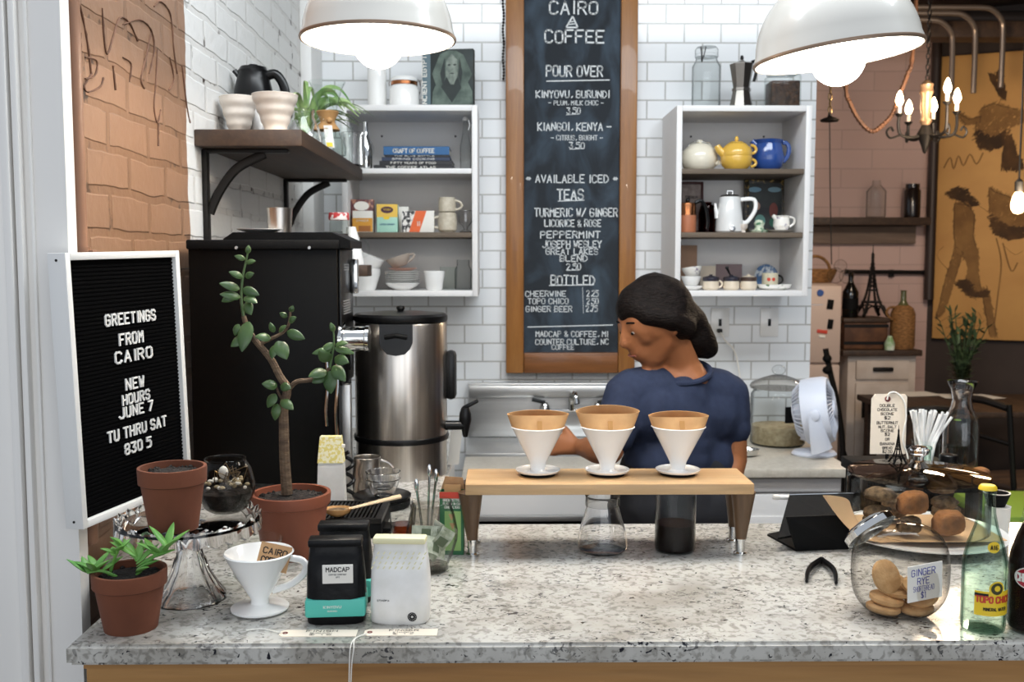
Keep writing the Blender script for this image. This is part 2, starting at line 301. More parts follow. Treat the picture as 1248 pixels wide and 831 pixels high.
def write(g, text, O, u, v, h, width=None, stroke=.12, align=.5, jit=.0, gap=1.6, th=0, rnd=None):
    """strokes of text on the plane O,u,v (unit vectors); h cap height; width total width or None; stroke relative to h"""
    O, u, v = Vector(O), Vector(u), Vector(v); nrm = u.cross(v).normalized(); rnd = rnd or random.Random(len(text)*13+int(h*1e5))
    adv = []; x = 0
    for ch in text.upper():
        adv.append(x); x += {' ': 3.2, 'I': 3.0, '.': 2.8, ',': 3, "'": 2}.get(ch, 4+gap)
    tot = x-gap; sx = (width/tot) if width else h/6*.82; sy = h/6; x0 = -tot*sx*align; hw = stroke*h/2
    for ch, a in zip(text.upper(), adv):
        if ch not in F: continue
        dy = rnd.uniform(-jit, jit)*h; k = 1+rnd.uniform(-jit, jit)
        off = -1 if ch == 'I' else 0
        for pl in F[ch].split(';'):
            pts = []
            for p in pl.split():
                px = x0+(a+off+int(p[0])+rnd.uniform(-jit, jit)*2)*sx; py = (int(p[1])+rnd.uniform(-jit, jit)*2)*sy*k+dy; pts.append((px, py))
            for (ax, ay), (bx_, by) in zip(pts, pts[1:]):
                d = Vector((bx_-ax, by-ay)); L = d.length
                if L < 1e-7: continue
                d /= L; nx, ny = -d.y*hw, d.x*hw; ex, ey = d.x*hw*.8, d.y*hw*.8
                q = [(ax-ex+nx, ay-ey+ny), (ax-ex-nx, ay-ey-ny), (bx_+ex-nx, by+ey-ny), (bx_+ex+nx, by+ey+ny)]
                vs = [O+u*X+v*Y for X, Y in q]
                if th: g.add(vs+[p+nrm*th for p in vs], [(0, 1, 2, 3), (7, 6, 5, 4), (0, 4, 5, 1), (1, 5, 6, 2), (2, 6, 7, 3), (3, 7, 4, 0)])
                else: g.add(vs, [(0, 1, 2, 3)])
    return g
def bar(g, a, b, w, nrm):               # a flat stroke between two points on a plane with normal nrm
    a, b = Vector(a), Vector(b); d = (b-a).normalized(); s = d.cross(Vector(nrm)).normalized()*w/2
    g.add([a-s, a+s, b+s, b-s], [(0, 1, 2, 3)])
X1, Y1, Z1 = Vector((1, 0, 0)), Vector((0, 1, 0)), Vector((0, 0, 1))
# ================================================================ SETTING
TILE = bricks('white subway tile', (0, 2), '#e9ebec', '#e5e7e8', '#b4b3b0', .145, .0742, .0035, .12, .25)
BRICKL = bricks('painted brick', (1, 2), '#9a775e', '#927058', '#8a684f', .215, .079, .010, .5, .5, .022, paint=(2.41, '#e6e5e2', '#dedcd8'), crack=True)
PINKB = bricks('pink painted block', (0, 2), '#cfada0', '#caa89b', '#bd9d91', .42, .13, .005, .6, .25)
FARDARK = mat('dim brown plaster', '#443832', .85, var=(2, '#352b26'), bmp=(8, .2))
FLOORM = mat('dark concrete floor', '#4a423c', .5, var=(2, '#3b342f')); CEILM = wood('dark ceiling boards', '#4b3a2e', '#33271f', 0, .8, 3)
JAMB = mat('white door casing paint', '#f0ede8', .5, bmp=(12, .06))
ZC = 1.055                                                   # bar top height
def struct(g, name, m, smooth=35, parent=None): return g.build(name, m, parent, smooth=smooth, kind='structure')
struct(G().b2(-4, 6, -3, 7.2, -.1, 0), 'floor', FLOORM)
struct(G().b2(-.9, 6, 1.6, 7.2, 3.25, 3.4), 'ceiling', CEILM)
struct(G().b2(-.745, 1.253, 4.0, 4.14, 0, 3.25), 'wall_back', TILE)
struct(G().b2(-.90, -.745, 1.70, 4.14, 0, 3.25), 'wall_left', BRICKL)
struct(G().b2(-3.5, -.716, 1.665, 1.70, 0, 3.4), 'wall_front', JAMB)
g = G()
for a, b, d in ((-1.2, -.805, .012), (-.812, -.798, .022), (-.794, -.783, .017), (-.775, -.768, .006)): g.b2(a, b, 1.665-d, 1.666, 0, 3.4, .003)
struct(g, 'trim_1', JAMB)
struct(G().b2(-.746, -.70, 3.78, 4.0, 0, 3.25, .01), 'trim_2', WHITE)
struct(G().b2(-.9, 2.93, 6.8, 6.95, 0, 3.25), 'wall_far', PINKB)
g = G(); g.box((1.6, .075, 1.625), (3.3, .15, 3.25)); o = struct(g, 'wall_right', FARDARK); o.location = (2.93, 6.8, 0); o.rotation_euler.z = math.radians(-25)
struct(G().b2(5.2, 5.3, -3, 6.3, 0, 3.25), 'wall_side', FARDARK)
# scratched scrawl left in the brown brick paint
g = G(); rr = random.Random(3)
SCR = [[(97, 5), (103, 30), (108, 60), (112, 95)], [(112, 90), (103, 105), (108, 112), (122, 106), (126, 95)], [(125, 10), (127, 45), (131, 66), (138, 45), (146, 22), (158, 28), (168, 50)], [(150, 30), (170, 24), (184, 36), (188, 60), (182, 90)], [(184, 40), (178, 70), (172, 96), (176, 108)], [(188, 8), (196, 2), (208, 18), (212, 60), (216, 90)], [(192, 60), (190, 100), (188, 130), (192, 150), (196, 134)], [(207, 70), (212, 96), (206, 110)], [(104, 70), (118, 74), (116, 92), (104, 96)], [(150, 70), (160, 78), (158, 100)], [(193, 150), (193, 178)], [(222, 80), (228, 130), (232, 150)], [(138, 80), (141, 110)], [(98, 40), (99, 66)]]
def wallpt(px, py, X=-.7435):
    d = RM @ Vector(((px-624)/FPX, (415.5-py)/FPX, -1)); return Vector((0, 0, CAMZ))+d*(X/d.x)
for ln in SCR:
    P = smoothp([wallpt(*p) for p in ln], 5)
    g.tube(P, [.0012+.0014*rr.random() for _ in P], 5, flat=.8)
g.build('trim_3', mat('scratched dark paint', '#7d5a46', .8, var=(30, '#5e4232')), smooth=0, kind='structure')
# pipe running down the brick
p = T('wall_pipe', 'brown painted vertical pipe running down the brick beside the white casing', 'pipe', (-.727, 1.735, 1.1))
G().tube([(0, 0, 0), (0, 0, 2.15)], .0145, 12).build('pipe', PINKPIPE, p)
G().lathe([(0, .50), (.0185, .50), (.0185, .52), (0, .52)], 14).build('collar', PINKPIPE, p)
G().box((0, .005, .51), (.05, .02, .012), .002).build('clip', PINKPIPE, p)
# ---- bar counter
GR = granite()
b = T('bar_counter', 'speckled white granite bar counter with an oak front', 'counter', (0, 0, 0))
poly = [(-.615, 1.375), (1.6, 1.375), (1.6, 2.02), (-.135, 2.02), (-.135, 3.2), (-.742, 3.2), (-.742, 1.72), (-.712, 1.66), (-.615, 1.66)]
poly = [(-.615, 1.375), (1.6, 1.375), (1.6, 2.02), (-.135, 2.02), (-.135, 3.2), (-.735, 3.2), (-.735, 1.76), (-.615, 1.55)]
bm_ = bmesh.new(); vs = [bm_.verts.new((x, y, ZC-.030)) for x, y in poly]; f = bm_.faces.new(vs)
r = bmesh.ops.extrude_face_region(bm_, geom=[f]); bmesh.ops.translate(bm_, verts=[v for v in r['geom'] if isinstance(v, bmesh.types.BMVert)], vec=(0, 0, .030))
bmesh.ops.bevel(bm_, geom=[e for e in bm_.edges if abs(e.verts[0].co.z-e.verts[1].co.z) < 1e-5], offset=.005, segments=3, affect='EDGES')
G().bm(bm_).build('granite_top', GR, b)
g = G().b2(-.60, 1.6, 1.405, 1.43, 0, ZC-.030); g.build('front_panel', OAKF, b)
G().b2(-.60, 1.6, 1.395, 1.405, ZC-.042, ZC-.0301).build('front_rail', OAKF, b)
G().b2(-.59, 1.6, 1.9, 1.93, 0, ZC-.0301).build('back_panel', WHITE2, b)
G().b2(-.17, -.15, 2.0, 3.2, 0, ZC-.0301).build('side_panel', WHITE2, b)
# ---- back counters and sink
ZB = .886
bc = T('back_counter', 'low laminate worktop on white cupboards under the tiled wall', 'counter', (0, 0, 0))
G().b2(.62, 1.205, 3.34, 4.0, ZB-.032, ZB, .005).build('worktop', STONE, bc)
G().b2(.64, 1.185, 3.40, 3.99, .1, ZB-.0325).build('cupboard', WHITE2, bc)
for z0, z1 in ((ZB-.088, ZB-.042), (.45, ZB-.097)):
    d = G().b2(.66, 1.175, 3.375, 3.40, z0, z1, .004).build('drawer', WHITE2, bc)
    if z1-z0 > .1: G().b2(.71, 1.12, 3.368, 3.374, z0+.05, z1-.075, .003).build('raised_panel', WHITE2, d)
sk = T('sink_counter', 'stainless steel sink bench with tall backsplash under the chalkboard', 'sink', (0, 0, 0))
G().b2(-.13, .62, 3.955, 3.998, ZB, 1.105, .004).build('backsplash', STEELF, sk)
G().b2(-.13, .62, 3.93, 3.956, 1.048, 1.10, .012).build('splash_lip', STEELF, sk)
G().b2(-.13, .62, 3.62, 3.955, ZB-.02, ZB, .006).build('deck', STEELF, sk)
G().b2(-.13, .62, 3.60, 3.622, ZB-.035, ZB+.006, .006).build('front_roll', STEELF, sk)
G().b2(.13, .55, 3.66, 3.90, ZB-.001, ZB+.004, .002).build('basin_rim', CHROME, sk)
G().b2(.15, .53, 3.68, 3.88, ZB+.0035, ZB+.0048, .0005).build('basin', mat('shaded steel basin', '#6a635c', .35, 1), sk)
G().b2(-.13, .62, 3.63, 3.95, .1, ZB-.021).build('cabinet_body', MATTEB, sk)
ft = T('prep_bench', 'long pale worktop bench with a white front in front of the sink', 'bench', (0, 0, 0))
G().b2(-.13, .60, 3.22, 3.58, ZB-.03, ZB-.002, .005).build('worktop', STONE, ft)
G().b2(-.13, .60, 3.24, 3.27, .755, ZB-.0305).build('front_panel', WHITE2, ft)
G().b2(-.13, .60, 3.23, 3.275, .735, .7545, .003).build('front_rail', STEELF, ft)
for x in (-.11, .58): G().b2(x-.02, x+.02, 3.25, 3.29, 0, .735).build('leg', STEELF, ft)
fa = T('faucet', 'chrome wall faucet with two black lever handles above the sink', 'faucet', (bx(696, 3.93, 1.02), 3.93, 1.0))
G().tube([(-.105, -.01, .0), (.105, -.01, .0)], .008, 10).build('bridge', CHROME, fa)
G().tube(smoothp([(0, -.01, 0), (0, -.012, .045), (.004, -.03, .07), (.012, -.06, .068), (.018, -.075, .035)]), .011, 10).build('spout', CHROME, fa)
for s in (-1, 1):
    h = G().lathe([(0, -.022), (.02, -.02), (.023, 0), (.018, .02), (.01, .032), (0, .034)], 16, Matrix.Translation((s*.105, -.01, 0))).tube([(s*.105, .024, 0), (s*.105, -.01, 0)], .012, 10).build('valve', CHROME, fa)
    G().tube([(s*.105, -.012, .032), (s*.155, -.02, .046)], [.007, .009], 8).build('lever', BLACKP, h)
# wall outlets
for k, px in enumerate((877, 937)):
    o = T('wall_outlet', ('left white outlet plate on the tiles with a cord plugged in', 'right white outlet plate on the tiles with nothing plugged in')[k], 'outlet', (bx(px, 4, 1.33), 3.998, zz(393, 4)), group='outlets under the right wall cabinet')
    G().b2(-.037, .037, -.005, 0, -.058, .058, .002).build('plate', PORC, o)
    G().b2(-.006, .006, -.007, -.004, -.014, .014, .001).build('switch_slot', BLACKP, o)
cp = T('power_cord', 'thin white cord hanging from the outlet down to the worktop', 'cord', (0, 0, 0))
G().tube(smoothp([at(877, 402, 3.985), at(884, 415, 3.95), at(896, 430, 3.96), at(903, 470, 3.97), at(906, 520, 3.97), at(908, 536, 3.96)]), .0035, 6).build('cable', PAPER, cp)
G().box(at(877, 403, 3.982), (.02, .022, .016), .004).build('plug', BLACKP, cp)
# ---- chalkboard menu
cx0, cx1 = bx(616.5, 3.95, 1.6), bx(775, 3.95, 1.6); zb = zz(455, 3.95); zt = 2.78; xa, xb = bx(638.5, 3.95, 1.6), bx(754.5, 3.95, 1.6)
cb = T('chalkboard_menu', 'tall chalkboard coffee menu in a honey oak frame on the tiled wall', 'chalkboard', (0, 3.998, 0))
G().b2(xa-.005, xb+.005, -.03, -.002, zz(432, 3.95), zt).build('slate', slate(), cb, smooth=0)
for a, b_ in ((cx0, xa), (xb, cx1)): G().b2(a, b_, -.048, -.001, zb, zt, .006).build('frame_stile', FRAMEW, cb)
G().b2(xa, xb, -.048, -.001, zb, zz(430, 3.95), .006).build('frame_rail', FRAMEH, cb)
MENU = [('CAIRO', 699, 10, 57, 14), ('COFFEE', 700, 45, 70, 14), ('POUR OVER', 700, 87, 67, 12), ('KINYOVU, BURUNDI', 698, 115, 88, 8), ('- PLUM, MILK CHOC -', 702, 125.5, 66, 5), ('3.50', 699, 135, 16, 7), ('KIANGOI, KENYA -', 700, 154.5, 88, 9), ('- CITRUS, BRIGHT -', 703, 168, 62, 5.5), ('3.50', 703, 177.5, 18, 7), ('* AVAILABLE ICED *', 697, 218, 110, 9), ('TEAS', 695, 237, 31, 12), ('TURMERIC W/ GINGER', 702, 259, 100, 9.5), ('LICORICE & ROSE', 698, 272, 68, 8), ('PEPPERMINT', 695, 286, 72, 8), ('JOSEPH WESLEY', 697, 297.5, 71, 8), ('GREAT LAKES', 697, 306.5, 63, 7), ('BLEND', 699, 315, 33, 7), ('2.50', 699, 325, 17, 7.5), ('BOTTLED', 698, 341.5, 53, 11), ('CHEERWINE', 665, 358, 49, 6.5), ('2.25', 722, 357.5, 14, 7), ('TOPO CHICO', 668, 367, 49, 6.5), ('2.50', 722, 367, 14, 7), ('GINGER BEER', 669, 376.5, 56, 6.5), ('2.75', 721, 376, 14, 7), ('MADCAP & COFFEE, MI', 697, 407, 88, 6.5), ('COUNTER CULTURE, NC', 697, 416.5, 89, 6.5), ('COFFEE', 686, 423, 27, 5.5)]
g = G(); YB = 3.9675; k = YB/FPX; rr = random.Random(5)
for t, px, py, wpx, hpx in MENU:
    c = at(px, py+hpx/2, YB); write(g, t, (c.x, -.0305, c.z), X1, Z1, hpx*k, wpx*k, .135 if hpx > 8 else .15, .5, .03, rnd=rr)
g.build('lettering', CHALK, cb, smooth=0)
g = G()
for x0, y0, x1, y1, wd in ((666, 99, 743, 97.5, .004), (680, 245, 712, 244, .003), (669, 348, 724, 347, .003), (643, 398.5, 747, 396, .0035), (690, 140, 706, 139, .002), (694, 182, 712, 181, .002), (690, 329.5, 707, 329, .002), (710, 350, 711, 382, .0015)):
    a, c = at(x0, y0, YB), at(x1, y1, YB); bar(g, (a.x, -.0307, a.z), (c.x, -.0307, c.z), wd, Y1)
P = [at(*q, YB) for q in ((690, 33.5), (704, 33.5), (698, 20))]
for i in range(3): bar(g, (P[i].x, -.0307, P[i].z), (P[(i+1) % 3].x, -.0307, P[(i+1) % 3].z), .006, Y1)
for ya, xs in ((30, (692, 702)), (27, (694, 700))):
    a, c = at(xs[0], ya, YB), at(xs[1], ya-1, YB); bar(g, (a.x, -.0307, a.z), (c.x, -.0307, c.z), .004, Y1)
g.build('chalk_rules', CHALK, cb, smooth=0)
# beaded chain hanging left of the board
ch = T('bead_chain', 'dark beaded chain hanging from the top left side of the chalkboard frame', 'chain', (bx(613.5, 3.985, 2.2), 3.985, 0))
g = G()
for i in range(48): g.ball((.002*math.sin(i*.7), 0, zz(96, 3.985)+i*.012), .0055, 1)
g.build('chain_beads', DARKMETAL, ch)
# ---- wall cabinets
def cabinet(x0, x1, label, woodrows):
    t = T('wall_cabinet', label, 'cabinet', ((x0+x1)/2, 3.999, 1.4625), group=None); W = (x1-x0)/2; H = .695; D = .325; th = .021
    G().b2(-W, -W+th, -D, 0, 0, H, .002).b2(W-th, W, -D, 0, 0, H, .002).b2(-W+th, W-th, -D, 0, H-th, H, .001).b2(-W+th, W-th, -D, 0, 0, th, .001).b2(-W+th, W-th, -.012, 0, th, H-th).build('carcass', WHITE2, t)
    for k, z in enumerate((1.698-1.4625, 1.930-1.4625)):
        m = GREYW if woodrows[k] else WHITE2
        G().b2(-W+th+.001, W-th-.001, -D+.006, -.0125, z-.019, z, .002).build('shelf', m, t)
    for x in (-W*.55, W*.62): G().lathe([(0, 0), (.004, 0), (.004, .003), (0, .003)], 10, Matrix.Translation((x, -.012, H-.075)) @ Matrix.Rotation(PI/2, 4, 'X')).build('screw', DARKMETAL, t)
    return t
cabinet(-.579, -.083, 'open white wall cabinet left of the chalkboard holding books and tea boxes', (1, 0))
cabinet(.643, 1.137, 'open white wall cabinet right of the chalkboard holding teapots', (1, 1))
SH0, SH1, SH2, SHT = 1.4835, 1.698, 1.930, 2.1575          # cabinet shelf levels
# ================================================================ ON THE BAR, LEFT
# letter board hung against the casing and brick
TL, TR, BL, BR = at(79, 307, 1.60), at(217, 306, 1.91), at(102, 646, 1.61), at(236, 588, 1.92)
org = (TL+TR+BL+BR)/4; u = ((TR-TL)+(BR-BL)).normalized(); v = ((TL-BL)+(TR-BR)); v = (v-u*v.dot(u)).normalized(); nn = u.cross(v)
lw, lh = ((TR-TL).length+(BR-BL).length)/2, ((TL-BL).length+(TR-BR).length)/2
M = Matrix((u, v, nn)).transposed().to_4x4(); M.translation = org
lb = T('letter_board', 'black felt letter board in a white frame with greetings and new hours', 'letter board'); lb.matrix_world = M
W, H, fw = lw/2, lh/2, .0125
G().b2(-W, -W+fw, -H, H, -.034, 0, .0015).b2(W-fw, W, -H, H, -.034, 0, .0015).b2(-W+fw, W-fw, H-fw, H, -.034, 0, .0015).b2(-W+fw, W-fw, -H, -H+fw, -.034, 0, .0015).build('frame', WHITE, lb)
g = G().b2(-W+fw, W-fw, -H+fw, H-fw, -.034, -.010)
n = 62
for i in range(n):
    y = -H+fw+(i+.5)*(2*H-2*fw)/n; g.b2(-W+fw, W-fw, y-.0019, y+.0019, -.0101, -.0082)
g.build('felt_panel', FELT, lb, smooth=0)
def onboard(px, py):
    d = RM @ Vector(((px-624)/FPX, (415.5-py)/FPX, -1)); o = Vector((0, 0, CAMZ)); t = (org-o).dot(nn)/d.dot(nn); p = M.inverted() @ (o+d*t); return p
for t, (ax, ay), (bx_, by), hpx in (('GREETINGS', (133, 390), (193, 384), 13), ('FROM', (150, 414), (178, 410), 13), ('CAIRO', (145, 436), (189, 429), 13), ('NEW', (158, 470), (179, 463), 12.5), ('HOURS', (154, 488), (186, 480), 11.5), ('JUNE 7', (150, 505), (190, 493), 12), ('TU THRU SAT', (136, 533), (206, 513), 12.5), ('830 5', (157, 548), (188, 538), 12)):
    a, c = onboard(ax, ay), onboard(bx_, by); h = (onboard(ax, ay-hpx/2)-onboard(ax, ay+hpx/2)).length; m_ = (a+c)/2
    write(G(), t, (m_.x, m_.y-h/2, -.0081), X1, Y1, h, abs(c.x-a.x)*1.0, .17, th=.0025, gap=2.3).build('letter_row', LETTER, lb, smooth=0)
g = G()
for sx in (-1, 1):
    for sy in (-1, 1): g.lathe([(0, 0), (.0022, 0), (.0022, .001), (0, .001)], 8, Matrix.Translation((-W, sy*(H-.012), -.017)) @ Matrix.Rotation(-PI/2, 4, 'Y')) if sx < 0 else None
g.build('corner_screw', DARKMETAL, lb)
# glass cake stand
def scal(a, r, z): return (1+.012*math.cos(24*a), .0035*math.cos(24*a)) if r > .107 else (1, 0)
cs = T('cake_stand', 'cut glass pedestal cake stand with scalloped rim holding a clay pot', 'cake stand', (bx(233, 1.57, ZC), 1.57, ZC))
G().lathe([(0, .128), (.05, .128), (.104, .130), (.111, .137), (.112, .134), (.113, .112), (.109, .110), (.106, .126), (.05, .122), (.014, .116), (0, .116)], 96, fn=scal).build('plate', CUT, cs)
def flut(a, r, z): return (1+.05*abs(math.cos(6*a)), 0)
G().lathe([(0, .1165), (.026, .116), (.021, .105), (.018, .085), (.021, .070), (.024, .066), (.030, .045), (.043, .022), (.053, .008), (.054, 0), (.048, .0), (.035, .016), (.02, .05), (.012, .08), (.012, .112), (0, .114)], 48, fn=flut).build('pedestal', CUT, cs)
def potprof(r, h, lip=.026, k=.72):
    return [(0, 0), (r*k, 0), (r*.93, h-lip), (r*.94, h-lip), (r, h-lip+.002), (r*1.02, h-.003), (r*1.01, h), (r*.92, h), (r*.90, h-.014), (0, h-.016)]
def pot(name, label, px, Y, z, r, h, m, cat='pot', lip=.026, k=.72):
    t = T(name, label, cat, (bx(px, Y, z), Y, z))
    G().lathe(potprof(r, h, lip, k), 44).build('pot', m, t)
    g = G(); g.lathe([(0, h-.019), (r*.90, h-.019), (r*.90, h-.011), (r*.5, h-.007), (0, h-.006)], 24); rr = random.Random(px)
    for _ in range(70):
        a, q = rr.uniform(0, 2*PI), r*.85*math.sqrt(rr.random()); g.ball((q*math.cos(a), q*math.sin(a), h-.009), rr.uniform(.002, .0045), 1)
    g.build('soil', SOIL, t); return t
pot('clay_pot', 'small empty terracotta pot standing on the glass cake stand', 212, 1.515, ZC+.1305, .0505, .097, TERRA)
# terrarium bowl
t = T('terrarium_bowl', 'round glass bowl of soil and pebbles on the cake stand behind the clay pot', 'terrarium', (bx(276, 1.62, 1.2), 1.62, ZC+.1305))
G().lathe(vessel([(.024, 0), (.034, .006), (.046, .030), (.047, .048), (.041, .072), (.033, .085), (.034, .088)], .002), 40).build('bowl', GLASSDK, t)
g = G().lathe([(0, .004), (.022, .004), (.033, .010), (.041, .026), (.043, .034), (.03, .038), (0, .040)], 24); g.build('soil', SOIL, t)
rr = random.Random(2)
for i in range(34):
    a, q = rr.uniform(0, 2*PI), .036*math.sqrt(rr.random()); G().ball((q*math.cos(a), q*math.sin(a), .041+rr.uniform(0, .014)), (rr.uniform(.003, .005),)*2+(.003,), 2).build('pebble', PAPER if i % 3 == 0 else OATS, t)
g = G()
for i in range(26):
    a = rr.uniform(0, 2*PI); q = .03*rr.random(); g.tube([(q*math.cos(a), q*math.sin(a), .048), (q*1.3*math.cos(a+.5), q*1.3*math.sin(a+.5), .062+.012*rr.random()), (.6*q*math.cos(a+1.5), .6*q*math.sin(a+1.5), .06)], .0008, 5)
g.build('dry_moss', BRASS, t, kind='stuff')
G().ball((-.002, -.006, .066), (.008, .007, .011), 2).build('bulb', PAPER, t)
# leafy succulent
def leaf(g, base, d, L, wd, th, up=.15, face=Z1):
    """an ovate thick leaf from base along d, its broad side turned to face"""
    d = Vector(d).normalized(); s = d.cross(Vector(face)); s = s.normalized() if s.length > 1e-3 else X1.copy(); nrm = s.cross(d); P, R = [], []
    n = 8; vs, fs = [], []
    for i in range(n+1):
        t = i/n; p = Vector(base)+d*L*t+nrm*up*L*math.sin(PI*t*.6); ww = wd*max(.08, math.sin(PI*min(1, t**.8*.97+.03))**.7); tt = th*max(.15, math.sin(PI*(t*.92+.06)))
        for k in range(8):
            a = 2*PI*k/8; vs.append(p+s*ww*math.cos(a)+nrm*tt*math.sin(a))
    for i in range(n):
        for k in range(8): fs.append((i*8+k, i*8+(k+1) % 8, (i+1)*8+(k+1) % 8, (i+1)*8+k))
    fs += [tuple(range(8))[::-1], tuple(n*8+k for k in range(8))]; g.add(vs, fs)
sp = pot('potted_succulent', 'bright green leafy succulent in a small clay pot at the counter corner', 160, 1.445, ZC, .0525, .088, TERRA, 'plant', .024)
ox = sp.location
for k, (px, py, n, L) in enumerate(((205, 668, 9, .042), (106, 698, 8, .036), (148, 664, 6, .022))):
    e = at(px, py, 1.43-.01*(k == 1))-ox; st = Vector((0.012-.02*k, -.004, .080)) if k != 1 else Vector((-.015, -.01, .08))
    pts = smoothp([st, st.lerp(e, .5)+Vector((0, 0, .006)), e], 5)
    G().tube(pts, [.0028-.0012*i/len(pts) for i in range(len(pts))], 7).build('stem', LEAF, sp)
    rr = random.Random(k+4)
    for i in range(n):
        a = 2*PI*i/n*1.6+k; t = .55+.45*i/(n-1); p = pts[min(len(pts)-1, int(t*(len(pts)-1)))]
        G_ = G(); leaf(G_, p, (math.cos(a), math.sin(a)*.8, .25+.5*(i/n)), L*rr.uniform(.8, 1.15), .0062, .0026, .1); G_.build('leaf', LEAF, sp)
for i in range(7):
    a = -.6+i*.55; G_ = G(); leaf(G_, (.012, -.004, .085+.004*i), (math.cos(a), math.sin(a)-.3, .35), .045, .0065, .0028, .1); G_.build('leaf', LEAF, sp)
# jade plant
jp = pot('jade_plant', 'tall bare-stemmed jade plant in a plastic terracotta pot in front of the black machine', 356, 1.81, ZC, .0715, .117, TERRA2, 'plant', .022, .74)
o = jp.location
def J(px, py, dy=0): return at(px, py, 1.81+dy)-o
st = [J(350, 602), J(347, 560), J(346, 520), J(346, 495), J(350, 474), J(341, 458), J(330, 437), J(313, 417), J(302, 400), J(297, 385)]
P = smoothp(st, 4); G().tube(P, [.0105-.0062*i/len(P) for i in range(len(P))], 10).build('trunk', BARK, jp)
def twig(pts, r0, r1, m=BARK):
    P = smoothp(pts, 4); G().tube(P, [r0+(r1-r0)*i/len(P) for i in range(len(P))], 8).build('branch', m, jp)
twig([J(352, 474), J(362, 465), J(378, 463), J(392, 458, -.01), J(402, 448, -.02)], .005, .003)
twig([J(326, 430), J(318, 420), J(330, 413), J(345, 405), J(352, 395), J(354, 380)], .004, .002)
twig([J(297, 386), J(294, 362), J(296, 338), J(300, 318), J(302, 308)], .003, .0015, JADE)
twig([J(348, 492), J(340, 480), J(336, 468)], .003, .0015)
twig([J(402, 448, -.02), J(407, 420, -.02), J(406, 400, -.02)], .0025, .0012, JADE)
rr = random.Random(11)
JL = [(303, 392, .052, .013, -.15, -1.0), (300, 410, .03, .010, -.5, -.4), (292, 352, .034, .0085, -1, .25), (296, 352, .03, .0085, 1, -.4), (293, 362, .034, .0085, -1, .1), (298, 362, .030, .009, .9, -.45), (289, 358, .028, .008, -.9, -.5), (300, 368, .028, .009, .5, -.9), (299, 337, .02, .006, 1, .3), (296, 338, .024, .007, -1, .35), (300, 320, .018, .005, 1, .1), (299, 316, .018, .005, -1, .3), (302, 309, .014, .005, .1, 1), (291, 395, .02, .007, -.3, -1),
      (330, 412, .026, .009, -1, .05), (338, 416, .036, .013, .5, -.9), (350, 404, .032, .009, 1, -.45), (352, 392, .018, .006, 1, .5), (350, 386, .014, .005, -1, .5), (354, 380, .012, .005, .4, .8), (340, 404, .02, .006, 1, .6), (334, 405, .018, .006, -.3, 1), (336, 420, .026, .009, -.1, -1),
      (338, 470, .026, .009, -1, .15), (342, 470, .022, .008, 1, -.2), (336, 480, .026, .010, -.5, -1), (343, 487, .030, .009, .8, -.6), (338, 492, .028, .009, -.1, -1),
      (398, 452, .032, .011, -.8, -.3), (402, 452, .038, .013, .1, -1), (406, 446, .036, .011, .7, -.8), (402, 440, .03, .011, -.3, .4), (408, 436, .03, .010, 1, -.3), (404, 426, .032, .007, -1, -.25), (408, 424, .034, .007, 1, -.35), (406, 418, .028, .007, -.8, -.7), (407, 404, .016, .005, -.4, 1), (409, 420, .026, .007, .9, .05), (396, 458, .024, .009, -1, -.6)]
for px, py, L, wd, dx, dz in JL:
    g = G(); leaf(g, J(px, py, -.02 if px > 380 else -.006), (dx, rr.uniform(-.5, .1), dz), L*1.08, wd*1.06, .0035, .12, (rr.uniform(-.4, .4), -1, rr.uniform(.1, .9))); g.build('leaf', JADE, jp)
# white ribbed dripper with a card in it
def spiral(a, r, z): return (1+.012*math.cos(z*420), 0)
t = T('cone_dripper', 'white ribbed ceramic cone dripper holding a brown card beside the clay pot plants', 'coffee dripper', (bx(317, 1.515, ZC), 1.515, ZC))
G().lathe([(0, .006), (.013, .006), (.013, .0035), (.040, .0015), (.0445, .004), (.0445, .0065), (.02, .010), (.014, .012), (.014, .020), (.020, .030), (.034, .055), (.046, .078), (.052, .090), (.0535, .092), (.052, .094), (.049, .091), (.030, .055), (.013, .026), (0, .025)], 48).build('cone', PORC, t)
G().lathe([(0, 0), (.036, 0), (.042, .0018), (0, .0018)], 36).build('foot', PORC, t)
G().tube(smoothp(arc((.045, .004, .082), (.019, .004, .030), (.038, 0, .004), 10), 2), .0035, 8, flat=1.6).build('handle', PORC, t)
cd_ = T('name_card', 'brown card with half-hidden printed words standing in the white dripper', 'card', at(334, 679, 1.505)); cd_.rotation_euler = (math.radians(-14), math.radians(14), math.radians(4))
G().b2(-.024, .024, -.0006, .0006, -.020, .020).build('card', KRAFT, cd_)
write(write(G(), 'CAIRO', (.0, -.0009, .004), X1, Z1, .0085, .036, .2), 'COFFEE', (.0, -.0009, -.010), X1, Z1, .0085, .036, .2).build('lettering', INK, cd_, smooth=0)
# clear glass cup behind it
t = T('glass_cup', 'clear glass cup with a loop handle behind the white cone dripper', 'cup', (bx(312, 1.66, ZC), 1.66, ZC))
G().lathe(vessel([(.028, 0), (.036, .01), (.044, .05), (.046, .072)], .0015), 36).build('cup', GLASS, t)
G().tube(arc((.043, 0, .062), (.037, 0, .015), (.034, 0, 0), 12), .003, 8).build('handle', GLASS, t)
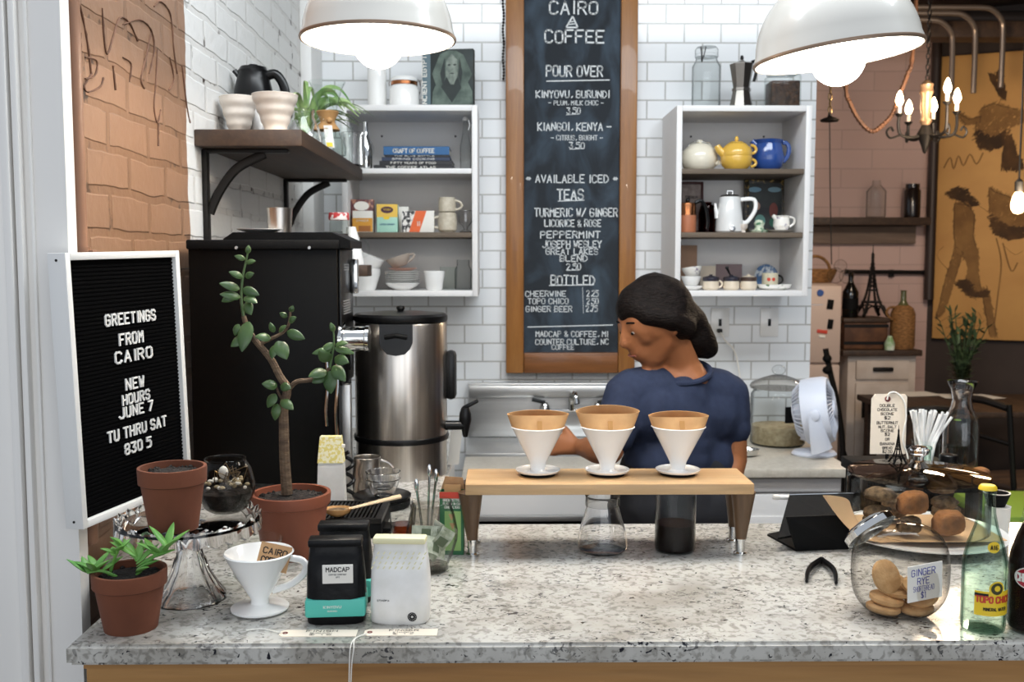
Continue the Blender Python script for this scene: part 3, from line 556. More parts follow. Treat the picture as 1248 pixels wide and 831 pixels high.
# coffee bags
def bag(name, label, px, Y, wd, dp, h, m, rz=0, group=None):
    t = T(name, label, 'coffee bag', (bx(px, Y, ZC), Y, ZC), math.radians(rz), group)
    sec = [(0, .92, .96), (.02, 1, 1), (.28, 1.02, 1.05), (.55, 1.0, .98), (.74, .97, .86), (.84, .93, .62), (.90, .92, .42), (1.0, .90, .40)]
    vs, fs = [], []; K = 28
    for q, a, b_ in sec:
        for k in range(K):
            th = 2*PI*k/K; c, s = math.cos(th), math.sin(th); n = 5.0; rr_ = (abs(c)**n+abs(s)**n)**(-1/n)
            wob = 1+.018*math.sin(k*2.3+q*19)*(q > .03)
            vs.append((c*rr_*wd/2*a*wob, s*rr_*dp/2*b_*wob, q*h))
    L = len(sec)
    for j in range(L-1):
        for k in range(K): fs.append((j*K+k, j*K+(k+1) % K, (j+1)*K+(k+1) % K, (j+1)*K+k))
    fs += [tuple(range(K))[::-1], tuple((L-1)*K+k for k in range(K))]
    G().add(vs, fs).build('bag_body', m, t, smooth=50)
    return t
BB = mat('black foil bag', '#0a0a0b', .4, var=(20, '#111112'), bmp=(25, .25), spec=.2)
def blackbag(label, px, Y, rz):
    t = bag('coffee_bag', label, px, Y, .086, .056, .118, BB, rz)
    G().box((0, -.006, .122), (.080, .030, .012), .003).build('folded_top', BB, t)
    G().b2(-.0448, .0448, -.0306, .0306, .012, .040, .004).build('teal_band', TEAL, t)
    G().b2(-.018, .027, -.0293, -.0265, .064, .092, .0003).build('paper_label', PAPER, t)
    write(write(write(G(), 'MADCAP', (.0045, -.0296, .082), X1, Z1, .0062, .034, .2), 'COFFEE COMPANY', (.0045, -.0296, .0765), X1, Z1, .002, .026, .2), 'ART', (.0045, -.0296, .0725), X1, Z1, .002, .006, .2).build('lettering', INK, t, smooth=0)
    write(write(G(), 'KINYOVU', (-.004, -.0309, .027), X1, Z1, .0034, .026, .2), 'BURUNDI', (-.004, -.0309, .0215), X1, Z1, .002, .014, .2).build('band_lettering', PAPER, t, smooth=0)
    return t
blackbag('black coffee bag with a teal band, in front beside the white bag', 411, 1.478, 4)
blackbag('black coffee bag with a teal band, standing behind the other black bag', 421, 1.565, 2)
t = bag('coffee_bag', 'white coffee bag with pale yellow stripes and a round stamp', 489, 1.478, .087, .056, .120, BAGW, -3)
G().box((0, -.004, .124), (.080, .026, .010), .003).build('folded_top', BAGY, t)
for i in range(9):
    g = G(); x = -.036+i*.0088
    for j in range(4): bar(g, (x+j*.0028-.004, -.0232+.0005*j-.004*(j < 2), .085+j*.0068), (x+j*.0028-.001, -.0232+.0005*j-.004*(j < 2), .089+j*.0068), .0016, Y1)
    g.build('stripe', BAGY, t, smooth=0)
g = write(G(), 'ETHIOPIA', (-.022, -.0293, .036), X1, Z1, .0024, .018, .2); g.build('lettering', INK, t, smooth=0)
g = G()
for i in range(12):
    a = i*PI/6; bar(g, (.021+.002*math.cos(a), -.0294, .013+.002*math.sin(a)), (.021+.0062*math.cos(a+.4), -.0294, .013+.0062*math.sin(a+.4)), .0017, Y1)
    bar(g, (.021+.0064*math.cos(a), -.0294, .013+.0064*math.sin(a)), (.021+.0064*math.cos(a+.55), -.0294, .013+.0064*math.sin(a+.55)), .0012, Y1)
g.build('round_stamp', INK, t, smooth=0)
# manila tags lying at the edge
def tag_flat(px0, px1, py, label, lines):
    a, c = on(px0, py, ZC), on(px1, py, ZC); wd = c.x-a.x; t = T('manila_tag', label, 'tag', ((a.x+c.x)/2, a.y, ZC)); hh = .013
    G().prism([(-wd/2+.006, -hh), (wd/2, -hh), (wd/2, hh), (-wd/2+.006, hh), (-wd/2, hh*.55), (-wd/2, -hh*.55)], .0008).build('card', MANILA, t)
    G().lathe([(.0014, .0008), (.004, .0008), (.004, .0013), (.0014, .0013)], 14, Matrix.Translation((-wd/2+.008, 0, 0))).build('eyelet', MAROON, t)
    g = G()
    for s_, y, h in lines: write(g, s_, (.004, y, .0011), X1, Y1, h, wd*.40 if h > .004 else wd*.28, .16)
    g.build('lettering', INK, t, smooth=0); return t
tag_flat(341, 435, 772, 'manila price tag lying in front of the black coffee bags', [('FINISH', .004, .0062), ('BURUNDI', -.003, .0034), ('$ 16', -.009, .0036)])
tag_flat(444, 533, 771, 'manila price tag lying in front of the white coffee bag', [('FINGER', .004, .0062), ('ETHIOPIA', -.003, .0034), ('$ 17', -.009, .0036)])
t = T('tag_string', 'thin white string running from the tags over the counter edge', 'string')
a = on(447, 772, ZC+.003)
for dx in (0, .005):
    G().tube(smoothp([a, on(436, 776, ZC+.002), on(430+dx*300, 781, ZC+.002), Vector((bx(427, 1.373, 1.04)+dx, 1.3725, ZC-.006)), Vector((bx(426, 1.371, 1.0)+dx*.6, 1.371, ZC-.035)), Vector((bx(424, 1.372, 1.0)+dx*.4, 1.372, ZC-.12))], 5), .0009, 5).build('strand', PAPER, t)
G().tube(smoothp([on(343, 771, ZC+.002), on(330, 768, ZC+.002), on(318, 766, ZC+.002), on(300, 768, ZC+.002)], 5), .0008, 5).build('strand', PAPER, t)
# filter box, tip jar, spoons
t = T('filter_box', 'open green cardboard coffee filter box with a red band next to the wooden stand', 'box', (bx(551, 1.80, ZC), 1.815, ZC), math.radians(-3))
wd, dp, h = .044, .024, .118
G().b2(-wd/2, wd/2, -dp/2, -dp/2+.001, 0, h).b2(-wd/2, wd/2, dp/2-.001, dp/2, 0, h).b2(-wd/2, -wd/2+.001, -dp/2, dp/2, 0, h).b2(wd/2-.001, wd/2, -dp/2, dp/2, 0, h).b2(-wd/2, wd/2, -dp/2, dp/2, 0, .001).build('carton', GREEN, t)
G().prism([(-wd/2, h), (wd/2, h), (wd/2-.003, h+.022), (-wd/2+.008, h+.024)], .001, Matrix.Translation((0, dp/2+.0005, 0)) @ Matrix.Rotation(PI/2, 4, 'X')).build('flap', KRAFT, t)
G().b2(-wd/2-.0004, wd/2+.0004, -dp/2-.0006, -dp/2-.0001, h-.012, h).build('red_band', RED, t)
G().b2(-.013, .017, -dp/2-.0006, -dp/2-.0001, .008, .082).build('pale_panel', mat('light green print', '#8fb56a', .5), t)
g = write(write(write(G(), 'BREW BETTER', (.001, -dp/2-.0008, .1005), X1, Z1, .0045, .033, .2), 'FLAVOR IN CUP', (.001, -dp/2-.0008, .094), X1, Z1, .004, .033, .2), 'CONE FILTERS', (.001, -dp/2-.0008, .0875), X1, Z1, .004, .028, .2); g.build('lettering', PAPER, t, smooth=0)
g = G().prism([(0, 0), (.012, 0), (.006, -.013)], .0003, Matrix.Translation((-.006, -dp/2-.0007, .077)) @ Matrix.Rotation(PI/2, 4, 'X')).prism([(0, 0), (.012, 0), (.006, -.013)], .0003, Matrix.Translation((-.004, -dp/2-.0007, .060)) @ Matrix.Rotation(PI/2, 4, 'X')); g.build('filter_picture', FILTER, t, smooth=0)
for i in range(6): G().b2(-.014+.0001*i, .016, -.006+i*.0022, -.005+i*.0022, .002, h+.012-.0006*i).build('filter', FILTER, t)
tj = T('tip_jar', 'tilted wide glass tip jar with folded banknotes inside', 'jar', (bx(527, 1.71, ZC), 1.71, ZC))
G().lathe(vessel([(.024, 0), (.028, .004), (.028, .012), (.036, .030), (.044, .055), (.045, .072), (.040, .098), (.034, .118), (.036, .124)], .002), 44).build('jar_glass', GLASSD, tj)
G().lathe([(0, .001), (.0235, .001), (.026, .006), (.026, .013), (0, .013)], 30).build('thick_base', GLASSDK, tj)
rr = random.Random(9)
for i, (x, y, z, rx, ry, rz) in enumerate(((-.010, -.012, .068, -8, 5, 10), (.016, -.010, .055, 10, -55, 20), (-.006, .002, .045, -30, 40, -20), (.006, -.012, .046, -25, 25, 35), (.012, .010, .06, 12, 100, -40))):
    b_ = T('banknote', ('flat banknote standing upright in the tip jar', 'folded banknote leaning on the right side of the tip jar', 'crumpled banknote in the middle of the tip jar', 'banknote curled at the bottom front of the tip jar', 'banknote tucked at the back of the tip jar')[i], 'banknote', tj.location+Vector((x, y, z)), group='banknotes in the tip jar', rot=(math.radians(rx), math.radians(ry), math.radians(rz)))
    G().sheet(lambda u_, v_: ((u_-.5)*.050, .004*math.sin(u_*5+i)*(i > 0), (v_-.5)*.030), 10, 3, .0006).build('note', BILL, b_)
    write(G().sheet(lambda u_, v_: ((u_-.5)*.016, -.0012+.004*math.sin((.5+(u_-.5)*.3)*5+i)*(i > 0), (v_-.5)*.020), 6, 3, .0003), '1', (.02, -.0035, .004), X1, Z1, .006, None, .2).build('portrait', mat('banknote ink', '#5f6a50', .8), b_)
t = T('spoon_glass', 'small glass of brown liquid with metal spoons behind the tip jar', 'glass', (bx(491, 1.83, ZC), 1.83, ZC))
G().lathe(vessel([(.018, 0), (.020, .01), (.026, .085)], .0015), 30).build('tumbler', GLASSD, t)
G().lathe(solid([(.0165, .004), (.0175, .015), (.0215, .052)]), 24).build('brown_liquid', AMBER, t)
spc = T('spoon_jar', 'dark jar holding upright metal spoons behind the tip jar', 'jar', (bx(520, 1.86, ZC), 1.86, ZC))
G().lathe(vessel([(.026, 0), (.030, .004), (.030, .075), (.031, .08)], .0015), 30).build('jar_glass', GLASSDK, spc)
for k, (dx, dz, r) in enumerate(((-.012, .106, .0), (.004, .132, .2), (.012, .122, .3))):
    s_ = T('spoon', ('short metal spoon leaning left in the dark jar', 'tall metal spoon in the middle of the dark jar', 'metal spoon leaning right in the dark jar')[k], 'spoon', spc.location+Vector((dx*.5, -.004+.006*k, .006)), group='spoons behind the tip jar')
    G().tube(smoothp([(0, 0, 0), (dx*.4, 0, dz*.5), (dx, 0, dz)], 5), .0022, 8, flat=.6).build('spoon_handle', CHROME, s_)
    G().ball((dx*1.02, 0, dz+.006), (.0048, .002, .014), 2).build('spoon_tip', CHROME, s_)
# knock tray with scoop
t = T('drip_tray', 'black drip tray with a slotted grid between the jade plant and the glasses', 'tray', (bx(430, 1.97, ZC), 1.985, ZC))
G().b2(-.085, .065, -.075, .075, 0, .030, .004).build('tray_base', MATTEB, t)
g = G().b2(-.085, .065, -.075, -.066, .030, .040).b2(-.085, .065, .066, .075, .030, .040).b2(-.085, -.076, -.066, .066, .030, .040).b2(.056, .065, -.066, .066, .030, .040)
for i in range(17): g.b2(-.073+i*.0078, -.069+i*.0078, -.066, .066, .032, .039)
g.build('grid', GRID, t, kind='stuff'); G().b2(.065, .085, -.05, .0, .008, .014, .001).build('side_tab', MATTEB, t)
t = T('coffee_scoop', 'wooden handled scoop with ground coffee lying on the drip tray', 'scoop', (bx(412, 1.93, 1.1), 1.93, ZC+.0405))
G().lathe([(0, .0), (.012, .001), (.021, .008), (.024, .016), (.0225, .016), (.019, .009), (.010, .003), (0, .003)], 24, Matrix.Diagonal((1.15, .9, 1, 1))).build('bowl', GOLDW, t)
G().lathe([(0, .006), (.018, .009), (.0195, .0125), (0, .016)], 20, Matrix.Diagonal((1.1, .85, 1, 1))).build('grounds', CAKE, t)
P = smoothp([(.020, .004, .013), (.05, .02, .017), (.09, .038, .023), (.118, .05, .027)], 5); G().tube(P, [.005+.004*i/len(P) for i in range(len(P))], 10, flat=.5).build('handle', LIGHTW, t)
# scale disc with glass bowls
t = T('kitchen_scale', 'round black scale disc in front of the steel urn', 'scale', (bx(466, 2.17, ZC), 2.17, ZC))
G().lathe(solid([(.058, 0), (.062, .004), (.062, .014), (.058, .018)]), 40).build('base', MATTEB, t); G().lathe(solid([(.060, .0185), (.064, .022), (.064, .026), (.061, .028)]), 40).build('platform', BLACKP, t)
for i in range(2):
    t = T('glass_bowl', ('upper of two nested clear glass bowls on the black scale', 'lower of two nested clear glass bowls on the black scale')[1-i], 'bowl', (bx(467, 2.15, 1.1), 2.15, ZC+.0285+.016*i), group='nested glass bowls')
    G().lathe(vessel([(.018, 0), (.026, .006), (.033, .022), (.037, .036), (.0385, .038)], .0018), 36).build('bowl_glass', CUT, t)
# ================================================================ MACHINES AND URN
t = T('espresso_machine', 'large black coffee machine with a flat side panel under the wall shelf', 'machine', (0, 0, 0))
x0, x1, Yf = bx(232, 2.30, 1.4), bx(414, 2.30, 1.4), 2.30; zt = zz(288, Yf)
x0 = max(x0, -.742)
G().b2(x0, x1-.003, Yf, Yf+.20, ZC+.02, zt-.012, .004).build('housing', BLACK, t)
G().b2(x0-.001, x1+.004, Yf-.012, Yf+.21, zt-.030, zt-.008, .004).build('top_rim', MATTEB, t)
pr = [at(px, py, Yf) for px, py in ((272, 291), (284, 283), (404, 283), (427, 293), (427, 302), (272, 302))]
G().prism([(p.x, p.z) for p in pr], .19, Matrix.Translation((0, Yf+.19, 0)) @ Matrix.Rotation(PI/2, 4, 'X')).build('top_tray', BLACK, t)
G().b2(x1-.002, x1+.004, Yf+.01, Yf+.195, ZC+.25, zt-.03, .002).build('control_face', BLACKP, t)
g = G()
for i in range(3): g.b2(x1+.004, x1+.006, Yf+.05, Yf+.12, 1.585-.006*i, 1.588-.006*i)
for i in range(6): g.b2(x1+.004, x1+.0055, Yf+.04, Yf+.14, 1.50-.006*i, 1.502-.006*i)
g.build('panel_print', mat('grey print', '#8f8f8f', .6), t, smooth=0)
G().b2(x1+.004, x1+.022, Yf+.15, Yf+.175, 1.515, 1.60, .004).build('chrome_strip', CHROME, t)
for q in (.03, .17):
    for x in (x0+.03, x1-.04): G().lathe(solid([(.018, ZC), (.020, ZC+.02)]), 16, Matrix.Translation((x, Yf+q, 0))).build('foot', BLACKP, t)
g = G()
for px in (288, 377): p = at(px, 302, Yf-.0125); g.lathe([(0, 0), (.004, 0), (.003, .002), (0, .002)], 10, Matrix.Translation(p) @ Matrix.Rotation(PI/2, 4, 'X'))
g.build('panel_screws', STEELF, t)
p = at(415, 413, 2.345)
G().lathe(solid([(.046, 0), (.046, .008), (.034, .010), (.033, .012)]), 30, Matrix.Translation(p) @ Matrix.Rotation(PI/2, 4, 'Y')).lathe(solid([(.030, .010), (.030, .058), (.032, .060), (.032, .068)]), 30, Matrix.Translation(p) @ Matrix.Rotation(PI/2, 4, 'Y')).build('brew_group', CHROME, t)
G().b2(p.x+.018, p.x+.026, 2.35, 2.375, p.z-.075, p.z-.03, .003).build('lever_clip', BLACKP, t)
G().b2(x1-.003, x1+.018, Yf+.03, Yf+.06, ZC+.0005, ZC+.25, .002).build('support_post', STEELF, t)
for k, px in enumerate((398, 410)):
    s_ = at(px, 440, 2.285); h = T('steam_wand', ('metal steam wand hanging left under the brew group', 'metal steam wand hanging right under the brew group')[k], 'wand', s_)
    G().tube(smoothp([(0, 0, 0.01), (.003, -.004, -.05), (-.002, -.006, -.11), (0, -.006, -.15-.03*k)], 5), .004, 8).build('tube', CHROME, h)
# tall white bag with yellow top behind the pot
t = T('paper_bag', 'tall white paper bag with a yellow patterned top beside the black machine', 'bag', (bx(405, 2.12, ZC), 2.12, ZC))
vs = []; 
for z, a, b_ in ((0, .030, .018), (.10, .027, .016), (.165, .022, .009)): vs += [(-a, -b_, z), (a, -b_, z), (a, b_, z), (-a, b_, z)]
G().add(vs, [(3, 2, 1, 0)]+[(j*4+k, j*4+(k+1) % 4, (j+1)*4+(k+1) % 4, (j+1)*4+k) for j in range(2) for k in range(4)]+[(8, 9, 10, 11)]).build('bag_body', BAGW, t, smooth=0)
vs = []
for z, a, b_ in ((.11, .0275, .016), (.166, .0226, .0095)): vs += [(-a, -b_-.0006, z), (a, -b_-.0006, z), (a, b_, z), (-a, b_, z)]
G().add(vs, [(0, 1, 5, 4), (1, 2, 6, 5), (3, 0, 4, 7), (2, 3, 7, 6), (4, 5, 6, 7)]).build('yellow_top', mat('yellow weave print', '#e2d27a', .7, var=(160, '#efe9c8', .48, .52)), t, smooth=0)
G().b2(.020, .031, -.012, -.008, .142, .150, .001).build('wire_tie', PAPER, t)
# steel urn
YU = 2.52
u_ = T('steel_urn', 'tall brushed steel water urn with black lid and tap', 'urn', (bx(489, YU, 1.3), YU, ZC)); R = 112/2*YU/FPX; zt = zz(391, YU)-ZC
G().lathe([(0, 0), (R*.99, 0), (R*.99, .085), (R, .09), (R, zt-.006), (R*.99, zt-.002), (0, zt-.002)], 64).build('body', STEEL, u_)
G().lathe([(R*.98, .088), (R*1.03, .090), (R*1.04, .096), (R*1.03, .102), (R*.98, .104)], 64).build('black_band', BLACKP, u_)
l = G().lathe([(0, zt), (R*1.0, zt), (R*1.02, zt+.004), (R*1.02, zt+.014), (R*.96, zt+.020), (R*.55, zt+.024), (0, zt+.025)], 56).build('lid', BLACKP, u_)
G().lathe([(0, zt+.024), (.007, zt+.025), (.011, zt+.032), (.010, zt+.038), (0, zt+.040)], 18).build('knob', BLACKP, l)
vs = [(-.040, .0), (.040, 0), (.040, -.045), (.034, -.060), (.022, -.072), (0, -.076), (-.022, -.072), (-.034, -.060), (-.040, -.045)]
def cyl(x, z, rr_): return (x, -math.sqrt(max(rr_**2-x*x, 0)), z)
g = G(); n = len(vs); V_ = []
for rr_ in (R-.002, R+.010):
    V_ += [cyl(x, zt+z-.001, rr_) for x, z in vs]
g.add(V_, [tuple(range(n, 2*n))]+[(i, (i+1) % n, n+(i+1) % n, n+i) for i in range(n)]).build('front_handle_plate', BLACKP, u_, smooth=20)
G().tube([cyl(-.026, zt-.032, R+.011), cyl(0, zt-.027, R+.016), cyl(.026, zt-.032, R+.011)], .006, 8).build('grip', MATTEB, u_)
hn = G().b2(R-.004, R+.024, -.02, .03, zt-.20, zt-.075, .012).build('side_handle', BLACKP, u_)
tp = G().tube([(R-.003, -.02, .125), (R+.045, -.02, .125)], .012, 12).lathe([(0, -.03), (.006, -.03), (.010, -.010), (.016, .014), (.015, .03), (.010, .045), (0, .045)], 18, Matrix.Translation((R+.047, -.02, .125))).build('tap', BLACKP, u_)
G().box((R+.060, -.02, .178), (.045, .014, .010), .003, Matrix.Translation((R+.06, -.02, .178)) @ Matrix.Rotation(math.radians(-28), 4, 'Y') @ Matrix.Translation((-R-.06, .02, -.178))).build('tap_lever', BLACKP, tp)
# pitcher, cup, cloth
t = T('milk_pitcher', 'small steel milk pitcher in front of the left side of the urn', 'pitcher', (bx(448, 2.28, ZC), 2.28, ZC))
G().lathe(vessel([(.030, 0), (.034, .004), (.034, .045), (.030, .075), (.031, .088)], .0015), 32).build('body', STEEL, t)
G().tube(arc((.030, .01, .078), (.034, .01, .02), (.030, .0, 0), 10), .0035, 8).build('handle', STEEL, t)
t = T('paper_towel', 'white folded paper towel hanging beside the urn tap', 'towel', (bx(552, 2.60, 1.1), 2.60, ZC))
G().sheet(lambda a, c: ((a-.5)*.03+.012*c, .012*(1-c), .001+c*.115), 4, 6, .003).build('sheet', PAPER, t)
t = T('black_cable', 'coiled black cable at the left foot of the urn', 'cable', (bx(426, 2.24, ZC), 2.235, ZC+.004))
G().tube([(.012*math.cos(a*.7)*(1-.008*a), .010*math.sin(a*.7), .002+.0042*a) for a in range(0, 26)], .0045, 8).build('coil', BLACKP, t)
# ================================================================ POUR-OVER STAND
ps = T('pour_over_stand', 'oak plank stand on four tapered brown legs across the bar', 'stand'); zp = 1.194; xl, xr = bx(567, 1.775, 1.19), bx(919, 1.775, 1.19)
G().b2(xl, xr, 1.772, 1.908, zp-.020, zp, .002).build('plank', OAK, ps)
for (px, Y) in ((576, 1.800), (902, 1.800), (893, 1.885), (578, 1.885)):
    x = bx(px, Y, ZC); s = 1 if px > 700 else -1
    l = G().lathe(solid([(.0095, .030), (.0225, zp-.0205-ZC)]), 28, Matrix.Translation((x, Y, ZC)) @ Matrix.Shear('XY', 4, (s*.03, 0))).build('leg', WALNUT, ps)
    G().lathe(solid([(.0125, 0), (.0125, .004), (.0085, .006), (.0085, .026), (.0098, .027), (.0098, .0305)]), 28, Matrix.Translation((x, Y, ZC))).build('ferrule', CHROME, l)
NM = ('left', 'middle', 'right')
for i, px in enumerate((655.5, 740, 826)):
    Y = 1.855; x = bx(px, Y, zp)
    t = T('pour_over_dripper', f'white porcelain cone dripper with saucer foot, {NM[i]} of three on the plank', 'coffee dripper', (x, Y, zp), group='drippers on the oak stand')
    G().lathe([(.016, .0085), (.020, .0065), (.039, .0085), (.0415, .011), (.0425, .0105), (.040, .0065), (.028, .004), (.014, .004), (.0135, .012), (.016, .024), (.036, .064), (.0495, .090), (.0515, .0915), (.0505, .093), (.0475, .0905), (.034, .064), (.013, .024), (.0125, .012), (.016, .0085)], 48).build('cone', PORC, t)
    G().lathe([(.012, 0), (.033, 0), (.033, .0038), (.012, .0038)], 36).build('rubber_ring', MATTEB, t)
    f_ = T('coffee_filter', f'folded brown paper filter standing in the {NM[i]} dripper on the plank', 'coffee filter', (x, Y, zp+.020), group='paper filters in the drippers')
    hh = (.094, .100, .091)[i]; sk = (.9, 1.12, 1.0)[i]
    def cone(a, c, hh=hh, i=i, sk=sk):
        ang = 2*PI*a; z = .004+c*hh; k = max(0, (z-.045)/.045); r = .0105+.0375*min(z, .07)/.070+.30*max(0, z-.07)
        top = (-.003*abs(math.cos(ang))**2+(.0055 if i == 1 else .003)*math.sin(ang))*c**3*sk
        return (r*math.cos(ang)*(1+.03*k), r*math.sin(ang)*max(.30, .93-.50*k), z+top)
    G().sheet(cone, 40, 8, .0009).build('paper', FILTER, f_)
    G().sheet(lambda a, c: (.002+(a-.5)*.009, -(.0105+.0375*(.060+c*.020)/.070)*max(.30, .93-.50*(.015+c*.026)/.045)-.0012, .060+c*.026), 2, 4, .0012).build('seam', mat('filter seam', '#b3854f', .9) if i == 0 else bpy.data.materials['filter seam'], f_)
# servers beneath
t = T('glass_server', 'empty clear glass coffee server under the middle dripper', 'coffee server', (bx(734, 1.83, ZC), 1.83, ZC))
G().lathe(vessel([(.040, 0), (.046, .005), (.0475, .016), (.043, .040), (.034, .070), (.030, .085), (.031, .100), (.033, .104)], .0018), 48).build('server_glass', CUT, t)
G().lathe([(.0303, .086), (.0325, .086), (.0325, .094), (.0315, .1035), (.030, .1035)], 36).build('collar', GLASSDK, t)
t = T('glass_beaker', 'glass beaker half full of dark coffee under the right dripper', 'beaker', (bx(822.5, 1.83, ZC), 1.83, ZC))
G().lathe(vessel([(.034, 0), (.0375, .004), (.038, .010), (.038, .108), (.040, .112)], .0016), 48).build('beaker_glass', GLASSD, t)
G().lathe(solid([(.034, .003), (.0362, .006), (.0362, .052)]), 40).build('coffee', COFFEE, t)
# ================================================================ ON THE BAR, RIGHT
# tablet in folded black case
YT = 1.86
t = T('tablet_stand', 'tablet seen from behind in a folded black case on the bar', 'tablet', (0, 0, 0)); A = on(935, 653, ZC); B = on(970, 672, ZC); Cc = on(1040, 669, ZC); D = on(1000, 648, ZC)
G().prism([(A.x, A.y), (B.x, B.y), (Cc.x, Cc.y), (Cc.x, Cc.y+.10), (A.x+.03, A.y+.02)], .004, Matrix.Translation((0, 0, ZC+.0002))).build('base_flap', MATTEB, t)
def quad(g, P, th):
    P = [Vector(p) for p in P]; n = (P[1]-P[0]).cross(P[3]-P[0]).normalized()*th; g.add(P+[p+n for p in P], [(0, 1, 2, 3), (7, 6, 5, 4), (0, 4, 5, 1), (1, 5, 6, 2), (2, 6, 7, 3), (3, 7, 4, 0)]); return g
tl, tr = at(958, 630, 1.80), at(1040, 627, 1.80)
bl, br = on(970, 670, ZC+.0045), on(1046, 668, ZC+.0045)
quad(G(), (tl, at(1034, 627, 1.82), on(1036, 668, ZC+.0045), bl), .004).build('lower_panel', MATTEB, t)
ul, ur = at(962, 604, 1.89), at(1040, 602, 1.90)
quad(G(), (ul, ur, at(1036, 640, 1.83), at(948, 655, 1.815)), .008).build('tablet_back', MATTEB, t)
q = (ul+ur)/2; G().tube([ul+Vector((0, .004, .001)), ur+Vector((0, .004, .001))], .0028, 8).build('tablet_edge', CHROME, t)
t = T('receipt_reader', 'small white card reader sticking out behind the tablet', 'card reader', at(957, 606, 1.92))
G().box((0, 0, 0), (.050, .012, .008), .003).build('body', WHITE, t); G().box((-.018, -.002, .001), (.012, .012, .009), .002).build('cap', PAPER, t)
# tongs
t = T('black_tongs', 'small black hinged tongs spread open on the granite', 'tongs', (0, 0, 0)); A = on(1001, 682, ZC+.007)
for q, s in ((on(983, 708, ZC+.005), -1), (on(1019, 710, ZC+.005), 1)):
    mid = A.lerp(q, .62)+Vector((s*.006, 0, .006)); P = smoothp([A, mid, q], 5)
    G().tube(P, [.0045, .0048, .005, .005, .0048, .0044, .004, .0038, .0034, .003, .0025][:len(P)], 8, flat=1.3).build('arm', BLACKP, t)
G().ball(A, (.006, .005, .006), 2).build('hinge', DARKMETAL, t)
# cake plate, parchment, dome
YD = 1.895; xd = bx(1117, YD, 1.1)
t = T('cake_plate', 'white oval cake plate under the glass dome', 'plate', (xd+.008, YD, ZC))
G().lathe([(0, 0), (.075, 0), (.08, .003), (.135, .012), (.158, .017), (.159, .0195), (.13, .0155), (.08, .008), (0, .008)], 56).build('plate_body', PORC, t)
t = T('parchment_sheet', 'sheet of brown parchment sticking out left from the cake plate', 'paper', (xd-.02, YD, ZC+.020))
def parch(a, c):
    x = -.195+.345*a; t_ = max(0, (-.085-x)/.11); yf, yb = -.105+.035*t_, .095-.13*t_; return (x, yf+(yb-yf)*c, .004+.104*t_**1.4*(.30+.70*c)+.008*max(0, (x-.10)/.07))
P0_, Lo, Up = at(1003, 604, 1.765)-t.location, Vector((-.085, -.095, .002)), Vector((-.085, .10, .003))
def parch(a, c):
    if a > .5:
        k = (a-.5)*2; return (-.085+.235*k, -.095+.195*c, .003+.010*max(0, k-.8))
    k = a*2; Mu = at(1052, 602, 1.775)-t.location; lo = P0_.lerp(Lo, k); up = P0_*(1-k)**2+Mu*(2*k*(1-k))+Up*k*k; lo.z -= .022*math.sin(PI*k); p = lo.lerp(up, c); p.z = max(p.z, .002); return p
G().sheet(parch, 32, 8, .0012).build('sheet', mat('tan parchment', '#cfa97e', .7), t)
RD, zb_ = .129, ZC+.0275; HD = zz(577, YD, 1118)-zb_
t = T('glass_dome', 'round glass cake cover with flat lid and knob over the scones', 'cake dome', (xd, YD, zb_))
G().lathe([(RD-.003, 0), (RD-.001, 0), (RD-.001, HD-.012), (RD-.008, HD-.004), (RD-.004, HD-.003), (RD+.002, HD-.009), (RD+.002, 0), (RD-.003, 0)], 64).build('wall', GLASSD, t)
G().lathe([(0, HD), (.05, HD), (RD-.006, HD-.003), (RD+.001, HD-.001), (RD+.001, HD+.003), (.06, HD+.010), (.02, HD+.014), (0, HD+.014)], 64).build('lid', GLASSDK, t)
G().lathe([(.020, HD+.013), (.016, HD+.018), (.010, HD+.024), (.010, HD+.034), (.018, HD+.040), (.020, HD+.047), (.014, HD+.053), (0, HD+.054)], 28).build('knob', CUT, t)
def scone(px, py, Y, r, h, m, lab, seed, shape='r'):
    p = at(px, py, Y); p.z = max(p.z, ZC+.0300+h*.56); o = T('scone' if m is CAKE else 'cake_slice', lab, 'pastry', p, group='pastries under the glass dome')
    g = G()
    if shape == 'r': g.ball((0, 0, 0), (r*1.08, r*.9, h/2*1.05), 3, .085, None, seed)
    else:
        b = bmesh.new(); bmesh.ops.create_cube(b, size=1); bmesh.ops.bevel(b, geom=b.edges[:], offset=.10, segments=2, affect='EDGES'); bmesh.ops.triangulate(b, faces=b.faces[:]); bmesh.ops.subdivide_edges(b, edges=b.edges[:], cuts=3, use_grid_fill=True)
        b.free(); b = bmesh.new(); bmesh.ops.create_icosphere(b, subdivisions=4, radius=1); rr = random.Random(seed); sq_ = lambda q, e: math.copysign(abs(q)**e, q)
        for v in b.verts:
            k = 1+.035*rr.uniform(-1, 1)+.05*math.sin(v.co.x*5+seed)*math.cos(v.co.y*6); v.co = Vector((sq_(v.co.x, .55)*r*k*(1-.18*v.co.z), sq_(v.co.y, .55)*r*.85*k, sq_(v.co.z, .6)*h/2*k+.12*h*v.co.x))
        g.bm(b)
    g.build('crumb', m, o, smooth=60); return o
